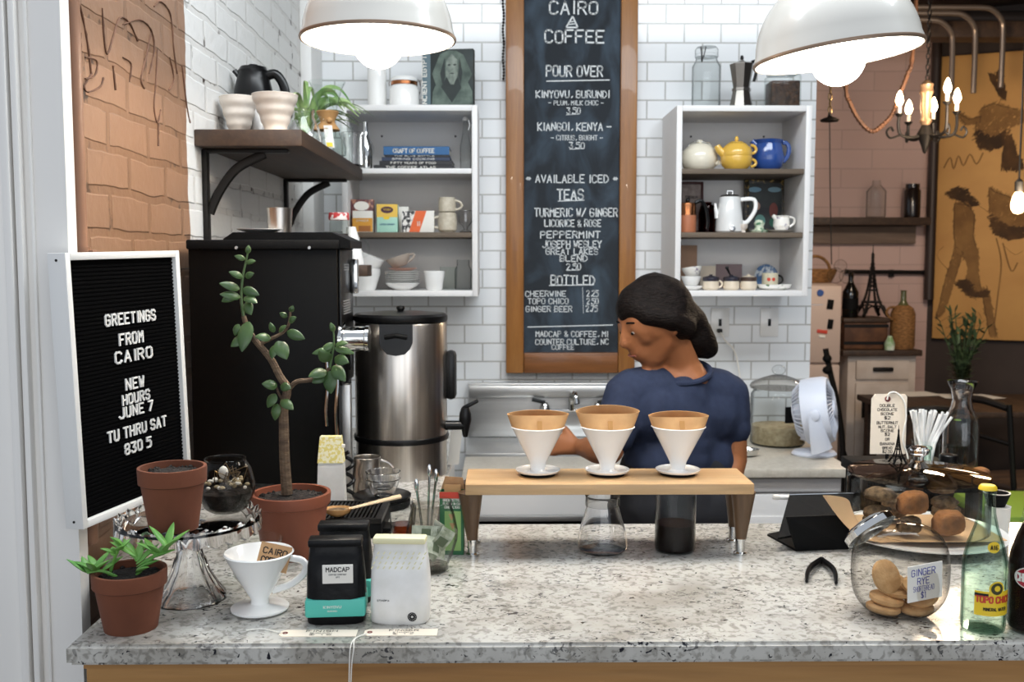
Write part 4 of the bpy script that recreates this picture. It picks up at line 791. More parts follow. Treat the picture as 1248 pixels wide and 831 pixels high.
SC = [(1068, 646, 1.86, .024, .030, CAKE, 'scone at the bottom of the left stack under the dome', 'r'), (1070, 624, 1.86, .026, .026, CAKE, 'scone in the middle of the left stack under the dome', 'r'), (1072, 602, 1.86, .028, .026, CAKE, 'scone on top of the left stack under the dome', 'r'), (1108, 640, 1.83, .020, .030, CAKE, 'dark cake piece under the golden slice in the dome', 'b'), (1112, 612, 1.835, .026, .040, CAKEO, 'golden glazed slice in the middle under the dome', 'b'), (1155, 641, 1.82, .027, .042, CAKEO, 'brown square cake slice at the right front under the dome', 'b'), (1151, 612, 1.90, .024, .026, CAKE, 'scone at the back right of the stack under the dome', 'r'), (1148, 594, 1.90, .026, .022, CAKE, 'scone topmost at the back right under the dome', 'r'), (1090, 630, 1.93, .026, .05, CAKE, 'scone at the back centre under the dome', 'r'), (1152, 634, 1.93, .026, .03, CAKE, 'scone at the back right bottom under the dome', 'r')]
for i, a in enumerate(SC): scone(*a[:7], i, a[7])
# little tower on the lid
def tower(t, h, m, tag_=None):
    for sx in (-1, 1):
        for sy in (-1, 1):
            P = [(sx*h*.17, sy*h*.17, h*.014), (sx*h*.125, sy*h*.125, h*.10), (sx*h*.085, sy*h*.085, h*.20), (sx*h*.05, sy*h*.05, h*.36), (sx*h*.02, sy*h*.02, h*.62), (0, 0, h*.88)]
            G().tube(smoothp(P, 4), [h*.030*(1-.75*i/20) for i in range(21)], 4).build('leg', m, t, smooth=0)
    G().box((0, 0, h*.205), (h*.21, h*.21, h*.03)).build('lower_platform', m, t); G().box((0, 0, h*.37), (h*.125, h*.125, h*.025)).build('upper_platform', m, t)
    G().lathe(solid([(h*.022, h*.80), (h*.022, h*.87), (h*.008, h*.89), (h*.004, h)]), 10).build('spire', m, t)
    g = G()
    for s in (-1, 1):
        for ax in (0, 1):
            P = [((x if ax == 0 else s*h*.15), (s*h*.15 if ax == 0 else x), h*(.05+.11*math.sqrt(max(0, 1-(x/(h*.13))**2)))) for x in [h*.13*(-1+2*i/10) for i in range(11)]]
            g.tube(P, h*.012, 5)
    g.build('arch', m, t)
    g = G()
    for k in range(7):
        z0, z1 = h*(.40+.055*k), h*(.40+.055*(k+1)); w0 = .05*h*(1-(k*.055)/.5)+.004*h; w1 = .05*h*(1-((k+1)*.055)/.5)+.004*h
        for s in (-1, 1): g.tube([(-w0, s*w0, z0), (w1, s*w1, z1)], h*.006, 4).tube([(w0, s*w0, z0), (-w1, s*w1, z1)], h*.006, 4)
    g.build('lattice', m, t)
t = T('tower_figurine', 'small black iron lattice tower figurine standing on the glass dome lid', 'figurine', (bx(1094, YD+.05, 1.2), YD+.05, zb_+HD+.010)); tower(t, .077, MATTEB)
# side table behind the dome
sd = T('side_table', 'dark narrow side table behind the glass dome', 'table', (0, 0, 0))
G().b2(.955, 1.215, 2.42, 2.75, ZC-.035, ZC-.005, .004).build('table_top', MATTEB, sd)
for x in (.98, 1.19):
    for y in (2.45, 2.72): G().b2(x-.015, x+.015, y-.015, y+.015, 0, ZC-.0352).build('leg', MATTEB, sd)
zs = ZC-.005
t = T('flavour_tag', 'cream hanging tag with hand lettered lines behind the small black tower', 'tag', (0, 0, 0)); YT = 2.52
c0, c1 = at(1062, 480, YT), at(1103, 553, YT); zt_, zb2 = c0.z, c1.z
G().prism([(c0.x, zb2), (c1.x, zb2), (c1.x, zt_-.008), (c1.x-.006, zt_), (c0.x+.008, zt_), (c0.x, zt_-.012)], .0012, Matrix.Translation((0, YT, 0)) @ Matrix.Rotation(PI/2, 4, 'X')).build('card', MANILA, t)
xm = (c0.x+c1.x)/2
G().lathe([(.002, 0), (.0075, 0), (.0075, .001), (.002, .001)], 16, Matrix.Translation((at(1081.5, 486, YT).x, YT-.0013, at(1081, 486, YT).z)) @ Matrix.Rotation(PI/2, 4, 'X')).build('eyelet', MAROON, t)
g = G(); kk = YT/FPX
for s_, py, wpx, hpx in (('DOUBLE', 494, 18, 3.2), ('CHOCOLATE', 499, 24, 3), ('SCONE', 504, 16, 3), ('$2', 509, 7, 3.4), ('BUTTERNUT', 515, 26, 3.2), ('NUT. SALT', 520, 22, 3), ('SCONE', 524.5, 16, 3), ('$2', 529, 6, 3.4), ('OR', 535, 5, 3), ('BANANA', 540.5, 18, 3.2), ('BREAD', 545.5, 12, 3), ('$2.50', 550, 12, 3.2)):
    p = at(1081, py+hpx/2, YT); write(g, s_, (p.x, YT-.0016, p.z), X1, Z1, hpx*kk, wpx*kk, .2)
g.build('lettering', INK, t, smooth=0)
G().tube(smoothp([at(1081, 487, YT-.004), at(1084, 479, YT-.006), at(1093, 479, YT-.006), at(1102, 490, YT-.01), at(1104, 510, YT-.01), at(1100, 535, YT-.01), at(1106, 556, YT-.01), Vector((at(1108, 560, YT-.01).x, YT-.01, zs+.003))], 6), .0022, 6).build('string', PAPER, t)
G().b2(xm-.02, xm+.02, YT+.0005, YT+.014, zs, zs+.014, .002).build('holder', MATTEB, t); G().b2(xm-.004, xm+.004, YT+.0005, YT+.005, zs+.012, zb2+.04, .001).build('holder_clip', MATTEB, t)
# straws in a jar
t = T('straw_jar', 'clear jar full of white paper wrapped straws behind the dome knob', 'jar', (bx(1128, 2.56, 1.1), 2.56, zs))
G().lathe(vessel([(.030, 0), (.034, .006), (.035, .075), (.037, .08)], .0015), 30).build('jar_glass', GLASS, t)
rr = random.Random(8)
for i in range(20):
    k = i/19; x = -.024+.048*k; tx = -.042+.105*k
    s_ = G().tube([(x*.5, rr.uniform(-.012, .012), .004), (x*.9, rr.uniform(-.014, .014), .07), (tx, rr.uniform(-.016, .016), .158-.012*k*k+rr.uniform(-.006, .004))], .0037, 7, flat=.8)
    lab = 'white paper wrapped straw fanned in the jar behind the dome'
    s_.build('paper_straw', STRAP, None, t.location, tag=(lab, 'straw', 'paper straws in the jar'))
t = T('green_bottle', 'pale green glass bottle neck rising behind the glass dome', 'bottle', (bx(1128, 2.46, 1.1), 2.46, zs))
G().lathe(vessel([(.020, 0), (.021, .004), (.021, .03), (.013, .048), (.0125, .072), (.015, .074), (.015, .080), (.013, .081)], .0018), 28).build('bottle_glass', GLASSG, t)
t = T('water_carafe', 'tall clear glass carafe of water right of the straws', 'carafe', (bx(1170, 2.58, 1.1), 2.58, zs))
pf = [(.0, 0)]; prof = pp(2.58, zs, [(20, 566), (21, 560), (21, 520), (19, 511), (13, 498), (11, 488), (13, 476), (18, 465.5)])
prof[0] = (prof[0][0], 0)
G().lathe(vessel(prof, .002), 40).build('carafe_glass', CUT, t)
G().lathe(solid([(prof[0][0]-.003, .004), (prof[2][0]-.003, .02), (prof[2][0]-.003, prof[3][1]+.006)]), 36).build('water', WATER, t)
G().lathe([(0, prof[3][1]), (.009, prof[3][1]-.0), (.009, prof[3][1]+.002), (0, prof[3][1]+.002)], 18, Matrix.Translation((-.012, -.004, -.004))).build('lime_slice', LIME, t)
t = T('lidded_jar', 'small clear jar with a black lid in front of the carafe', 'jar', (bx(1156, 2.47, 1.1), 2.47, zs))
G().lathe(vessel([(.022, 0), (.024, .004), (.024, .03), (.020, .040)], .0018), 28).build('jar_glass', GLASSD, t); G().lathe(solid([(.0215, .0405), (.0215, .056), (.020, .058)]), 28).build('lid', BLACKP, t)
t = T('bread_bun', 'golden bun partly hidden behind the right edge of the dome', 'bun', (bx(1196, 2.47, 1.1), 2.47, zs+.012))
G().ball((0, 0, 0), (.022, .022, .014), 3, .01).build('crust', CAKEO, t)
# little dark bowl on a white tub
t = T('white_tub', 'white paper tub behind the yellow capped bottle', 'tub', (bx(1221, 1.93, ZC), 1.95, ZC)); G().lathe(solid([(.022, 0), (.0235, .05), (.0245, .052)]), 28).build('tub_body', PAPER, t)
t = T('dark_cup', 'small dark stoneware cup with a pale rim sitting on the white tub', 'cup', (bx(1220, 1.93, 1.1), 1.95, ZC+.0525))
G().lathe(vessel([(.016, 0), (.019, .008), (.024, .022), (.0255, .026)], .002), 30).build('cup_body', MATTEB, t); G().lathe([(.0225, .0262), (.0255, .0262), (.0255, .0275), (.0225, .0275)], 30).build('rim', PORCM, t)
# cookie jar
YJ = 1.485; xj = bx(1097, YJ, 1.13)
t = T('cookie_jar', 'tilted round glass cookie jar with a chrome lid and note', 'cookie jar', (xj, YJ, ZC-.005))
Rj = .071; cz = .076
def bodyfn(): 
    b = bmesh.new(); bmesh.ops.create_uvsphere(b, u_segments=40, v_segments=28, radius=1)
    for v in b.verts:
        p = v.co; q = (1-abs(p.z)**2.7)**(1/2.7)/max(1e-4, math.sqrt(max(1e-8, 1-p.z*p.z))) if abs(p.z) < .999 else 1
        x, y, z = p.x*q*Rj*1.03, p.y*q*Rj*.86, p.z*Rj*1.03
        k = 1.0; z = max(z, -cz+.0055); v.co = Vector((x, y, z+cz))
    return b
ax = Vector((-.50, .62, .78)).normalized()
G().bm(bodyfn()).build('outer_glass', GLASSDK, t, smooth=60)
R_ = Z1.rotation_difference(ax).to_matrix().to_4x4(); L0 = Matrix.Translation((0, 0, cz)) @ R_
G().lathe([(.040, Rj*.80), (.044, Rj*.84), (.045, Rj*.92), (.041, Rj*.96), (.038, Rj*.96)], 36, L0).build('neck_ring', GLASSD, t)
G().lathe([(0, Rj*1.22), (.030, Rj*1.21), (.041, Rj*1.14), (.043, Rj*1.10), (.043, Rj*.965), (.040, Rj*.965), (.039, Rj*1.1), (0, Rj*1.17)], 40, L0).build('lid', CHROME, t)
nt_ = T('note_card', 'white note card with blue handwriting stuck on the cookie jar', 'card'); nc = at(1127, 709, YJ-.058); nt_.location = nc; nt_.rotation_euler = (math.radians(4), math.radians(-5), math.radians(14))
G().b2(-.0295, .0295, -.0005, .0005, -.028, .028).build('card', PAPER, nt_)
g = write(write(G(), 'GINGER', (-.003, -.0008, .012), X1, Z1, .010, .040, .12, jit=.03), 'RYE', (-.003, -.0008, -.002), X1, Z1, .010, .020, .12, jit=.03); g = write(g, '$1', (-.002, -.0008, -.024), X1, Z1, .009, .009, .12, jit=.03)
g = write(g, 'SHORTBREAD', (-.002, -.0008, -.013), X1, Z1, .008, .036, .08, jit=.03); g.build('handwriting', BLUEINK, nt_, smooth=0)
rr = random.Random(4)
CK = [(-.025, -.002, .0165, 0, 5), (.025, -.004, .0165, 0, -4), (.036, .004, .031, 0, -24), (-.018, .004, .029, 6, 6), (.004, .012, .041, 8, -6), (-.030, -.022, .072, 66, 6), (-.002, .022, .054, 24, 5), (.026, -.012, .052, 14, -14)]
for i, (x, y, z, rx, ry) in enumerate(CK):
    o = T('shortbread_cookie', ('flat on the jar floor at the left', 'flat on the jar floor in the middle', 'tipped against the right side of the jar', 'second layer at the left of the jar', 'second layer in the middle of the jar', 'upright against the left front of the jar', 'topmost at the back of the jar', 'leaning right under the note in the jar')[i].join(('round shortbread cookie ', '')), 'cookie', t.location+Vector((x, y, z)), group='shortbread in the glass jar', rot=(math.radians(rx), math.radians(ry), rr.random()))
    G().lathe([(0, -.005), (.0225, -.005), (.0255, -.002), (.0255, .003), (.0225, .005), (0, .0055)], 28).build('biscuit', COOKIE, o)
# bottles
t = T('soda_bottle', 'clear pale green mineral water bottle with yellow label near the right edge', 'bottle', (bx(1197, 1.425, ZC), 1.425, ZC)); hB = .217
prof = [(.026, 0), (.030, .003), (.031, .010), (.031, .085), (.0305, .105), (.025, .130), (.0165, .155), (.0122, .175), (.0108, .200), (.0118, .202), (.0118, .209)]
G().lathe(vessel(prof, .002), 40).build('bottle_glass', GLASSG, t)
G().lathe(solid([(.027, .005), (.0285, .012), (.0285, .104), (.0235, .128), (.0148, .153), (.0115, .168)]), 36).build('water', WATER, t)
G().lathe([(0, .2162), (.0100, .216), (.0122, .2135), (.0130, .2092), (.0124, .2092), (.0, .2095)], 24, fn=lambda a, r, z: (1+.03*math.cos(21*a)*(r > .0125), 0)).build('crown_cap', YELLOW, t)
def wrap(g, R, z0, z1, a0, a1, n=14, off=.0006):
    vs = []
    for i in range(n+1):
        a = a0+(a1-a0)*i/n
        for z in (z0, z1): vs.append(((R+off)*math.sin(a), -(R+off)*math.cos(a), z))
    g.add(vs, [(i*2, i*2+2, i*2+3, i*2+1) for i in range(n)]); return g
def wrapdisc(g, R, zc, ac, r, n=20, off=.0009, sq=1.0):
    vs = [((R+off)*math.sin(ac), -(R+off)*math.cos(ac), zc)]
    for i in range(n):
        q = 2*PI*i/n; a = ac+r*math.cos(q)/R*sq; vs.append(((R+off)*math.sin(a), -(R+off)*math.cos(a), zc+r*math.sin(q)))
    g.add(vs, [(0, i+1, (i+1) % n+1) for i in range(n)]); return g
def wraptext(text, R, z, h, wd, ac, off, stroke=.2):
    g = write(G(), text, (0, 0, z), X1, Z1, h, wd, stroke); g.v = [((R+off)*math.sin(ac+x/R), -(R+off)*math.cos(ac+x/R), zz_) for x, y, zz_ in g.v]; return g
wrap(G(), .031, .030, .066, -.85, 1.0).build('label', YELLOW, t); wrapdisc(G(), .031, .070, .12, .0115).build('label_emblem', YELLOW, t)
wrap(G(), .031, .058, .063, -.85, -.26, 6, .0011).build('label_stripe', INK, t)
g = wrapdisc(G(), .031, .0705, .12, .0088, 18, .0012); g.build('emblem_figure', mat('dark olive print', '#3b3a1c', .6), t); wrapdisc(G(), .031, .071, .12, .0045, 8, .0015).build('emblem_mark', YELLOW, t)
wraptext('TOPO CHICO', .031, .050, .0085, .052, .06, .0012, .26).build('brand_lettering', RED, t, smooth=0); wraptext('MINERAL WATER', .031, .038, .0042, .034, .10, .0012, .22).build('small_lettering', INK, t, smooth=0)
wrapdisc(G(), .0250, .130, -.02, .0085, 20, .0014).build('neck_sticker', YELLOW, t); wraptext('A16', .0250, .1270, .006, .009, -.02, .0026, .18).build('sticker_lettering', INK, t, smooth=0)
t = T('cola_bottle', 'dark cherry soda bottle with a red oval label at the right edge', 'bottle', (bx(1253, 1.42, ZC), 1.42, ZC))
prof = [(.026, 0), (.031, .004), (.032, .012), (.032, .10), (.030, .118), (.022, .145), (.0145, .170), (.0115, .192), (.0122, .194), (.0122, .200)]
G().lathe(vessel(prof, .002), 40).build('bottle_glass', GLASS, t)
G().lathe(solid([(.027, .005), (.0297, .012), (.0297, .10), (.0277, .117), (.0200, .143), (.0130, .160)]), 36).build('cola', COLA, t)
G().lathe([(0, .2076), (.0105, .2074), (.0126, .2050), (.0134, .2005), (.0128, .2005), (.0, .2008)], 24, fn=lambda a, r, z: (1+.03*math.cos(21*a)*(r > .0129), 0)).build('crown_cap', mat('red and white cap', '#c9686a', .4), t)
wrapdisc(G(), .032, .086, -.42, .0165, 24, .0006, 1.5).build('oval_border', PAPER, t); wrapdisc(G(), .032, .086, -.42, .0150, 24, .0010, 1.52).build('oval_label', mat('cherry red print', '#a3182b', .4), t)
wraptext('CHEERWINE', .032, .081, .0105, .042, -.42, .0014, .24).build('brand_lettering', PAPER, t, smooth=0)
# ================================================================ WALL SHELF AND ITS THINGS
ZS = 1.914; ws = T('wall_shelf', 'dark stained plank shelf on curved iron brackets on the white brick', 'shelf', (0, 0, 0))
G().b2(-.7445, -.483, 2.46, 3.53, ZS-.040, ZS, .003).build('plank', wood('dark shelf plank', '#4d3828', '#33241a', 1, .6, 8), ws)
for Y in (2.53, 3.47):
    g = G().b2(-.7445, -.732, Y-.014, Y+.014, ZS-.34, ZS-.041, .002).b2(-.732, -.53, Y-.014, Y+.014, ZS-.050, ZS-.0405, .002)
    g.tube(smoothp([(-.731, Y, ZS-.20), (-.705, Y, ZS-.145), (-.66, Y, ZS-.088), (-.59, Y, ZS-.052)], 6), .012, 8, flat=.7).build('bracket', DARKMETAL, ws)
for k, (px, Y, wd) in enumerate(((292, 2.66, 23.5), (336, 2.56, 28))):
    x = max(bx(px, Y, ZS), -.742+wd*Y/FPX+.003)
    t = T('stoneware_cone', ('left matte stoneware cone dripper at the near end of the wall shelf', 'right matte stoneware cone dripper at the near end of the wall shelf')[k], 'coffee dripper', (x, Y, ZS))
    hh = zz(119 if k == 0 else 116, Y, px)-ZS; r1 = wd*Y/FPX; r0 = r1*.40
    pr = [(r0+.002, 0)]+[(r0+(r1-r0)*q+.0012*math.sin(q*24), hh*q) for q in [i/24 for i in range(1, 25)]]
    G().lathe(vessel(pr, .003), 44).build('cone', PORCM, t)
    if k == 1: G().lathe(solid([(.047, -.0), (.049, .003), (.03, .004)]), 36).build('foot', PORCM, t)
Y = 2.80; t = T('thermal_carafe', 'black and steel thermal carafe at the back of the wall shelf', 'carafe', (-.742+.062, Y, ZS))
h = zz(79, Y, 311)-ZS
G().lathe([(0, 0), (.046, 0), (.052, .004), (.052, h*.55), (.051, h*.56), (0, h*.57)], 40).build('steel_body', STEEL, t)
G().lathe([(.051, h*.555), (.053, h*.56), (.0525, h*.66), (.046, h*.80), (.040, h*.88), (.041, h*.92), (.034, h*.97), (.012, h*.98), (.012, h), (0, h)], 40).build('black_shoulder', BLACKP, t)
G().tube(smoothp([(-.036, 0, h*.84), (-.047, 0, h*.90), (-.052, 0, h*.93)], 4), .007, 8).build('spout', BLACKP, t)
G().tube(smoothp([(.036, 0, h*.86), (.062, 0, h*.88), (.083, 0, h*.74), (.090, 0, h*.52), (.092, 0, h*.34)], 5), .011, 10, flat=1.2).build('handle', BLACKP, t)
t = T('ribbed_server', 'clear ribbed glass coffee server next to the stoneware cones on the wall shelf', 'coffee server', (bx(370, 2.88, ZS), 2.88, ZS))
G().lathe(vessel([(.046, 0), (.054, .006), (.052, .03), (.045, .058), (.034, .082), (.031, .088), (.033, .108)], .002), 44, fn=lambda a, r, z: (1+.03*math.sin(z*430), 0)).build('server_glass', CUT, t)
G().tube(arc((.034, -.01, .095), (.052, -.01, .025), (.026, 0, .0), 10), .004, 8).build('handle', GLASS, t)
t = T('hourglass_brewer', 'hourglass coffee brewer with wooden collar and leather tie on the wall shelf', 'coffee brewer', (bx(400, 3.12, ZS), 3.12, ZS)); h = zz(100, 3.12, 400)-ZS
G().lathe(vessel([(.045, 0), (.056, .006), (.056, .03), (.030, .092), (.019, .108), (.024, .125), (.045, h*.9), (.056, h)], .002), 40).build('brewer_glass', GLASS, t)
G().lathe([(.036, .080), (.038, .082), (.0225, .104), (.0225, .112), (.035, .137), (.033, .139), (.020, .112), (.020, .104), (.036, .080)], 32).build('wood_collar', GOLDW, t)
G().ball((.010, -.026, .108), (.010, .008, .009), 2).build('wood_bead', GOLDW, t)
k_ = G().sheet(lambda a, c: (.006+(a-.5)*.026+.010*(1-c), -.030-.020*(1-c)-.004, .022+.070*c), 2, 3, .0008).build('paper_tag', PAPER, t)
G().sheet(lambda a, c: (.006+(a-.5)*.018+.010*(1-c), -.0311-.020*(1-c)-.0045, .026+.040*c), 2, 3, .0004).build('yellow_print', YELLOW, k_)
t = T('glass_mug', 'thick clear glass mug at the far end of the wall shelf', 'mug', (bx(431, 3.44, ZS), 3.44, ZS))
G().lathe(vessel([(.038, 0), (.040, .006), (.040, .100), (.042, .112)], .003), 36).build('mug_glass', CUT, t); G().tube(arc((.040, 0, .090), (.040, 0, .025), (.026, 0, 0), 10), .005, 8).build('handle', GLASSD, t)
t = T('glass_tumbler', 'clear glass tumbler behind the mug on the wall shelf', 'glass', (bx(418, 3.36, ZS), 3.36, ZS)); G().lathe(vessel([(.03, 0), (.032, .006), (.036, .125)], .002), 32).build('tumbler_glass', GLASS, t)
t = T('spider_plant', 'striped strap-leaf plant in a small white pot on the wall shelf', 'plant', (-.64, 3.32, ZS)); G().lathe(potprof(.055, .09, .02), 32).build('pot', PORC, t)
rr = random.Random(21)
for i in range(24):
    a = rr.uniform(0, 2*PI) if i > 4 else -.6+i*.3; L = rr.uniform(.12, .22); ux, uy = math.cos(a), math.sin(a)*.7; ux = max(ux, -.30) if i % 2 else ux*.8
    hgt = rr.uniform(.05, .15); P = smoothp([(0, 0, .08), (ux*L*.35, uy*L*.35, .08+hgt), (ux*L*.8, uy*L*.8, .08+hgt*1.15), (ux*L*1.15, uy*L*1.15, .08+hgt*.75)], 5)
    P = [Vector((max(p.x, -.095), p.y, p.z)) for p in P]; n = len(P); g = G()
    g.tube(P, [.0085*max(.12, math.sin(PI*(.12+.88*j/(n-1)))) for j in range(n)], 6, flat=.22); g.build('leaf', PLANTG, t)
# things on top of the black machine
zt = zz(288, 2.30)-.008
t = T('steel_tumbler', 'dented steel cup standing on the black machine under the shelf', 'cup', (-.60, 2.42, zt)); t.location.x = bx(341, 2.42, zt+.06); G().lathe(vessel([(.026, 0), (.030, .07), (.031, .078)], .0015), 28).build('cup_body', STEEL, t)
t = T('white_saucer', 'white saucer lying on top of the black machine', 'saucer', (bx(318, 2.405, zt), 2.405, zz(283, 2.30)+.0005)); t.location.z = zz(283, 2.30)+.0005
G().lathe([(0, 0), (.03, 0), (.055, .008), (.056, .010), (.03, .004), (0, .004)], 32).build('dish', PORC, t)
def ginghamjar(px, Y, z, r, h, lab):
    t = T('gingham_jar', lab, 'jar', (bx(px, Y, z), Y, z))
    G().lathe(vessel([(r*.8, 0), (r*.95, .006), (r*.95, h*.78), (r*.85, h*.88)], .002), 30).build('jar_glass', GLASS, t)
    G().lathe(solid([(r*.75, .004), (r*.88, .01), (r*.88, h*.60)]), 26).build('coffee_beans', BEANS, t)
    G().lathe(solid([(r*1.0, h*.86), (r*1.03, h*.88), (r*1.03, h*.98), (r*.97, h)]), 30).build('lid', GINGHAM, t)
# white pitcher and block on a bracket
t = T('shelf_block', 'short dark wooden block ledge sticking out beside the black machine', 'ledge', (0, 0, 0)); a, c = at(425, 323, 3.0), at(449, 336, 3.0)
G().b2(a.x-.06, c.x, 2.98, 3.08, c.z-.002, a.z, .002).build('block', DARKW, t); G().b2(a.x-.09, a.x-.05, 3.02, 3.06, ZC, c.z+.002, .002).build('post', DARKMETAL, t)
ginghamjar(414, 2.995, a.z+.0005, .030, .155, 'glass jar of coffee beans with a red gingham lid on the ledge behind the machine')
t = T('white_jug', 'slanted white jug with a glass handle standing on the wooden ledge', 'jug', (bx(434, 3.05, a.z), 3.05, a.z+.0005)); hj = zz(277, 3.05)-a.z
G().lathe(vessel([(.026, 0), (.027, .006), (.020, hj*.7), (.014, hj)], .002), 28, Matrix.Shear('XY', 4, (-.12, 0))).build('jug_body', PORC, t); G().tube(arc((.012, 0, hj*.72), (.024, 0, hj*.2), (.022, 0, 0), 8), .003, 6).build('handle', GLASS, t)
# ================================================================ LEFT WALL CABINET
SE = .0006
t = T('white_vase', 'tall white cylinder vase on the left cabinet below the pendant lamp', 'vase', (bx(460, 3.85, SHT), 3.85, SHT)); G().lathe(vessel([(.034, 0), (.036, .004), (.036, .20), (.035, .203)], .003), 36).build('vase_body', PORC, t)
t = T('white_canister', 'white clip top canister with a copper band on the left cabinet', 'canister', (bx(493, 3.82, SHT), 3.82, SHT)); h = zz(95, 3.82)-SHT
G().lathe(solid([(.052, 0), (.056, .004), (.056, h*.60), (.048, h*.74), (.046, h*.76)]), 40).build('canister_body', PORC, t)
G().lathe(solid([(.050, h*.76), (.050, h*.86), (.049, h*.87)]), 40).build('copper_band', COPPER, t); G().lathe(solid([(.051, h*.872), (.051, h*.96), (.045, h)]), 40).build('lid', PORC, t)
G().tube([(.051, 0, h*.93), (.060, 0, h*.86), (.060, 0, h*.62), (.057, 0, h*.5)], .002, 6).tube([(-.051, 0, h*.93), (-.058, 0, h*.84), (-.056, 0, h*.74)], .002, 6).build('clip_wire', CHROME, t)
p = at(552, 93, 3.80); t = T('art_book', 'large book with a stone pharaoh statue cover standing on the left cabinet', 'book', (p.x-.004, 3.80, SHT), math.radians(-8)); h = zz(60, 3.8)-SHT; hw = 26*3.8/FPX
G().b2(-hw-.030, hw, 0, .038, 0, h, .001).build('cover', PICB, t)
G().b2(-hw-.0315, -hw, -.0008, .0385, 0, h+.0003, .0008).build('spine', GREYBLUE, t)
g = G(); write(g, 'ANCIENT EGYPT', (-hw-.0155, -.0012, h*.47), Z1, -X1, .016, h*.86, .2); g.build('spine_lettering', PAPER, t, smooth=0)
def relief(g, pts, d=.0016): g.prism([(x*hw, y*h) for x, y in pts], d, Matrix.Translation((0, -.0001, 0)) @ Matrix.Rotation(PI/2, 4, 'X')); return g
relief(G(), [(-.95, .0), (-.9, .3), (-.75, .42), (-.92, .60), (-.55, .92), (-.15, .98), (.2, .97), (.55, .90), (.95, .58), (.75, .45), (.95, .3), (.98, .0)], .0010).build('statue_figure', STAT, t, smooth=0)
relief(G(), [(-.42, .40), (-.55, .60), (-.32, .86), (-.30, .55)], .0016).build('headcloth_shadow', PICB, t, smooth=0); relief(G(), [(.36, .86), (.5, .62), (.42, .42), (.30, .56)], .0016).build('headcloth_shadow', PICB, t, smooth=0)
relief(G(), [(-.5, .38), (0, .12), (.45, .36), (.30, .54), (.02, .44), (-.26, .54)], .0014).build('chest_shadow', PICB, t, smooth=0)
relief(G(), [(-.26, .56), (-.25, .82), (0, .92), (.27, .82), (.27, .58), (.10, .42), (-.06, .42)], .0018).build('statue_face', mat('pale stone print', '#8d968c', .7, var=(40, '#5f6a62')), t, smooth=0)
for x, y, w_, hh in ((-.12, .74, .09, .018), (.14, .74, .09, .018), (.01, .60, .12, .012)): relief(G(), [(x-w_, y), (x, y+hh), (x+w_, y), (x, y-hh)], .0022).build('face_detail', PICB, t, smooth=0)
# shelf 1
BK = [(BOOKD, 456, 552, 199.3, 204.6, 'THE COFFEE ATLAS', 'bottom black book of the stack in the left cabinet'), (BOOKD, 463, 551, 194, 199, 'FIFTY YEARS OF FOOD', 'black book second from the bottom of the stack in the left cabinet'), (BOOKN, 466, 548, 189.3, 193.7, 'SPRING COOKING', 'navy book in the middle of the stack in the left cabinet'), (BOOKD, 470, 547, 186.4, 189, 'THE BLUE BOTTLE', 'thin black book second from the top of the stack in the left cabinet'), (BOOKB, 468, 547, 176, 186.2, 'CRAFT OF COFFEE', 'bright blue book on top of the stack in the left cabinet')]
Y = 3.73; z = SH2+SE
for m, a, c, y0, y1, tx, lab in BK:
    th = (y1-y0)*Y/FPX; wd = (c-a)*Y/FPX
    t = T('book', lab, 'book', (bx((a+c)/2, Y, z), Y, z), group='books stacked in the left cabinet')
    G().b2(-wd/2, wd/2, 0, .17, 0, .0012).b2(-wd/2, wd/2, 0, .17, th-.0016, th-.0004).b2(-wd/2, wd/2, 0, .0015, .0008, th-.001).build('cover', m, t)
    G().b2(-wd/2+.003, wd/2-.003, .0016, .166, .0013, th-.0017).build('pages', PAPER, t)
    g = write(G(), tx, (-.01, -.0006, th*.25), X1, Z1, th*.45, wd*.62, .22); g.build('spine_lettering', PAPER, t, smooth=0); z += th
t = T('swing_bottle', 'clear swing top bottle at the right end of the left cabinet top shelf', 'bottle', (bx(567.5, 3.80, SH2), 3.80, SH2+SE)); h = zz(143, 3.8)-SH2
G().lathe(vessel([(.018, 0), (.021, .004), (.021, h*.45), (.010, h*.75), (.009, h*.90), (.011, h*.93)], .002), 28).build('bottle_glass', GLASSD, t); G().lathe(solid([(.011, h*.93), (.012, h*.96), (.008, h)]), 20).build('stopper', PORC, t)
G().tube([(.012, 0, h*.95), (.016, 0, h*.85), (.011, 0, h*.76)], .0015, 6).build('wire', CHROME, t)
t = T('steel_shaker', 'slim steel shaker bottle at the left end of the left cabinet top shelf', 'shaker', (bx(446, 3.74, SH2), 3.74, SH2+SE)); h = zz(148, 3.74)-SH2
G().lathe(solid([(.022, 0), (.024, .01), (.025, h*.5), (.012, h*.68), (.009, h*.8), (.010, h*.98), (.006, h)]), 28).build('shaker_body', CHROME, t)
# shelf 2
def carton(name, lab, px0, px1, pytop, Y, z, m, dp=.05, rz=0, group=None, py1=None):
    wd = (px1-px0)*Y/FPX; h = zz(pytop, Y)-z-SE
    t = T(name, lab, 'box', (bx((px0+px1)/2, Y, z), Y, z+SE), math.radians(rz), group); G().b2(-wd/2, wd/2, 0, dp, 0, h, .001).build('carton', m, t); return t, wd, h
gp = 'tea boxes in the left cabinet'
t, wd, h = carton('tea_box', 'maroon patterned tea box behind the yellow one at the left of the middle shelf', 428, 455, 243, 3.74, SH1, mat('maroon pattern print', '#5b2a30', .5, var=(55, '#b9846a', .5, .6)), group=gp)
G().prism([(wd*.34*math.cos(i*PI/8), h*.14*math.sin(i*PI/8)) for i in range(16)], .0008, Matrix.Translation((-wd*.02, 0, h*.80)) @ Matrix.Rotation(PI/2, 4, 'X')).build('oval_print', PAPER, t)
t, wd, h = carton('tea_box', 'white and golden tea box in front of the maroon one', 430, 454, 257, 3.70, SH1, PAPER, .03, group=gp)
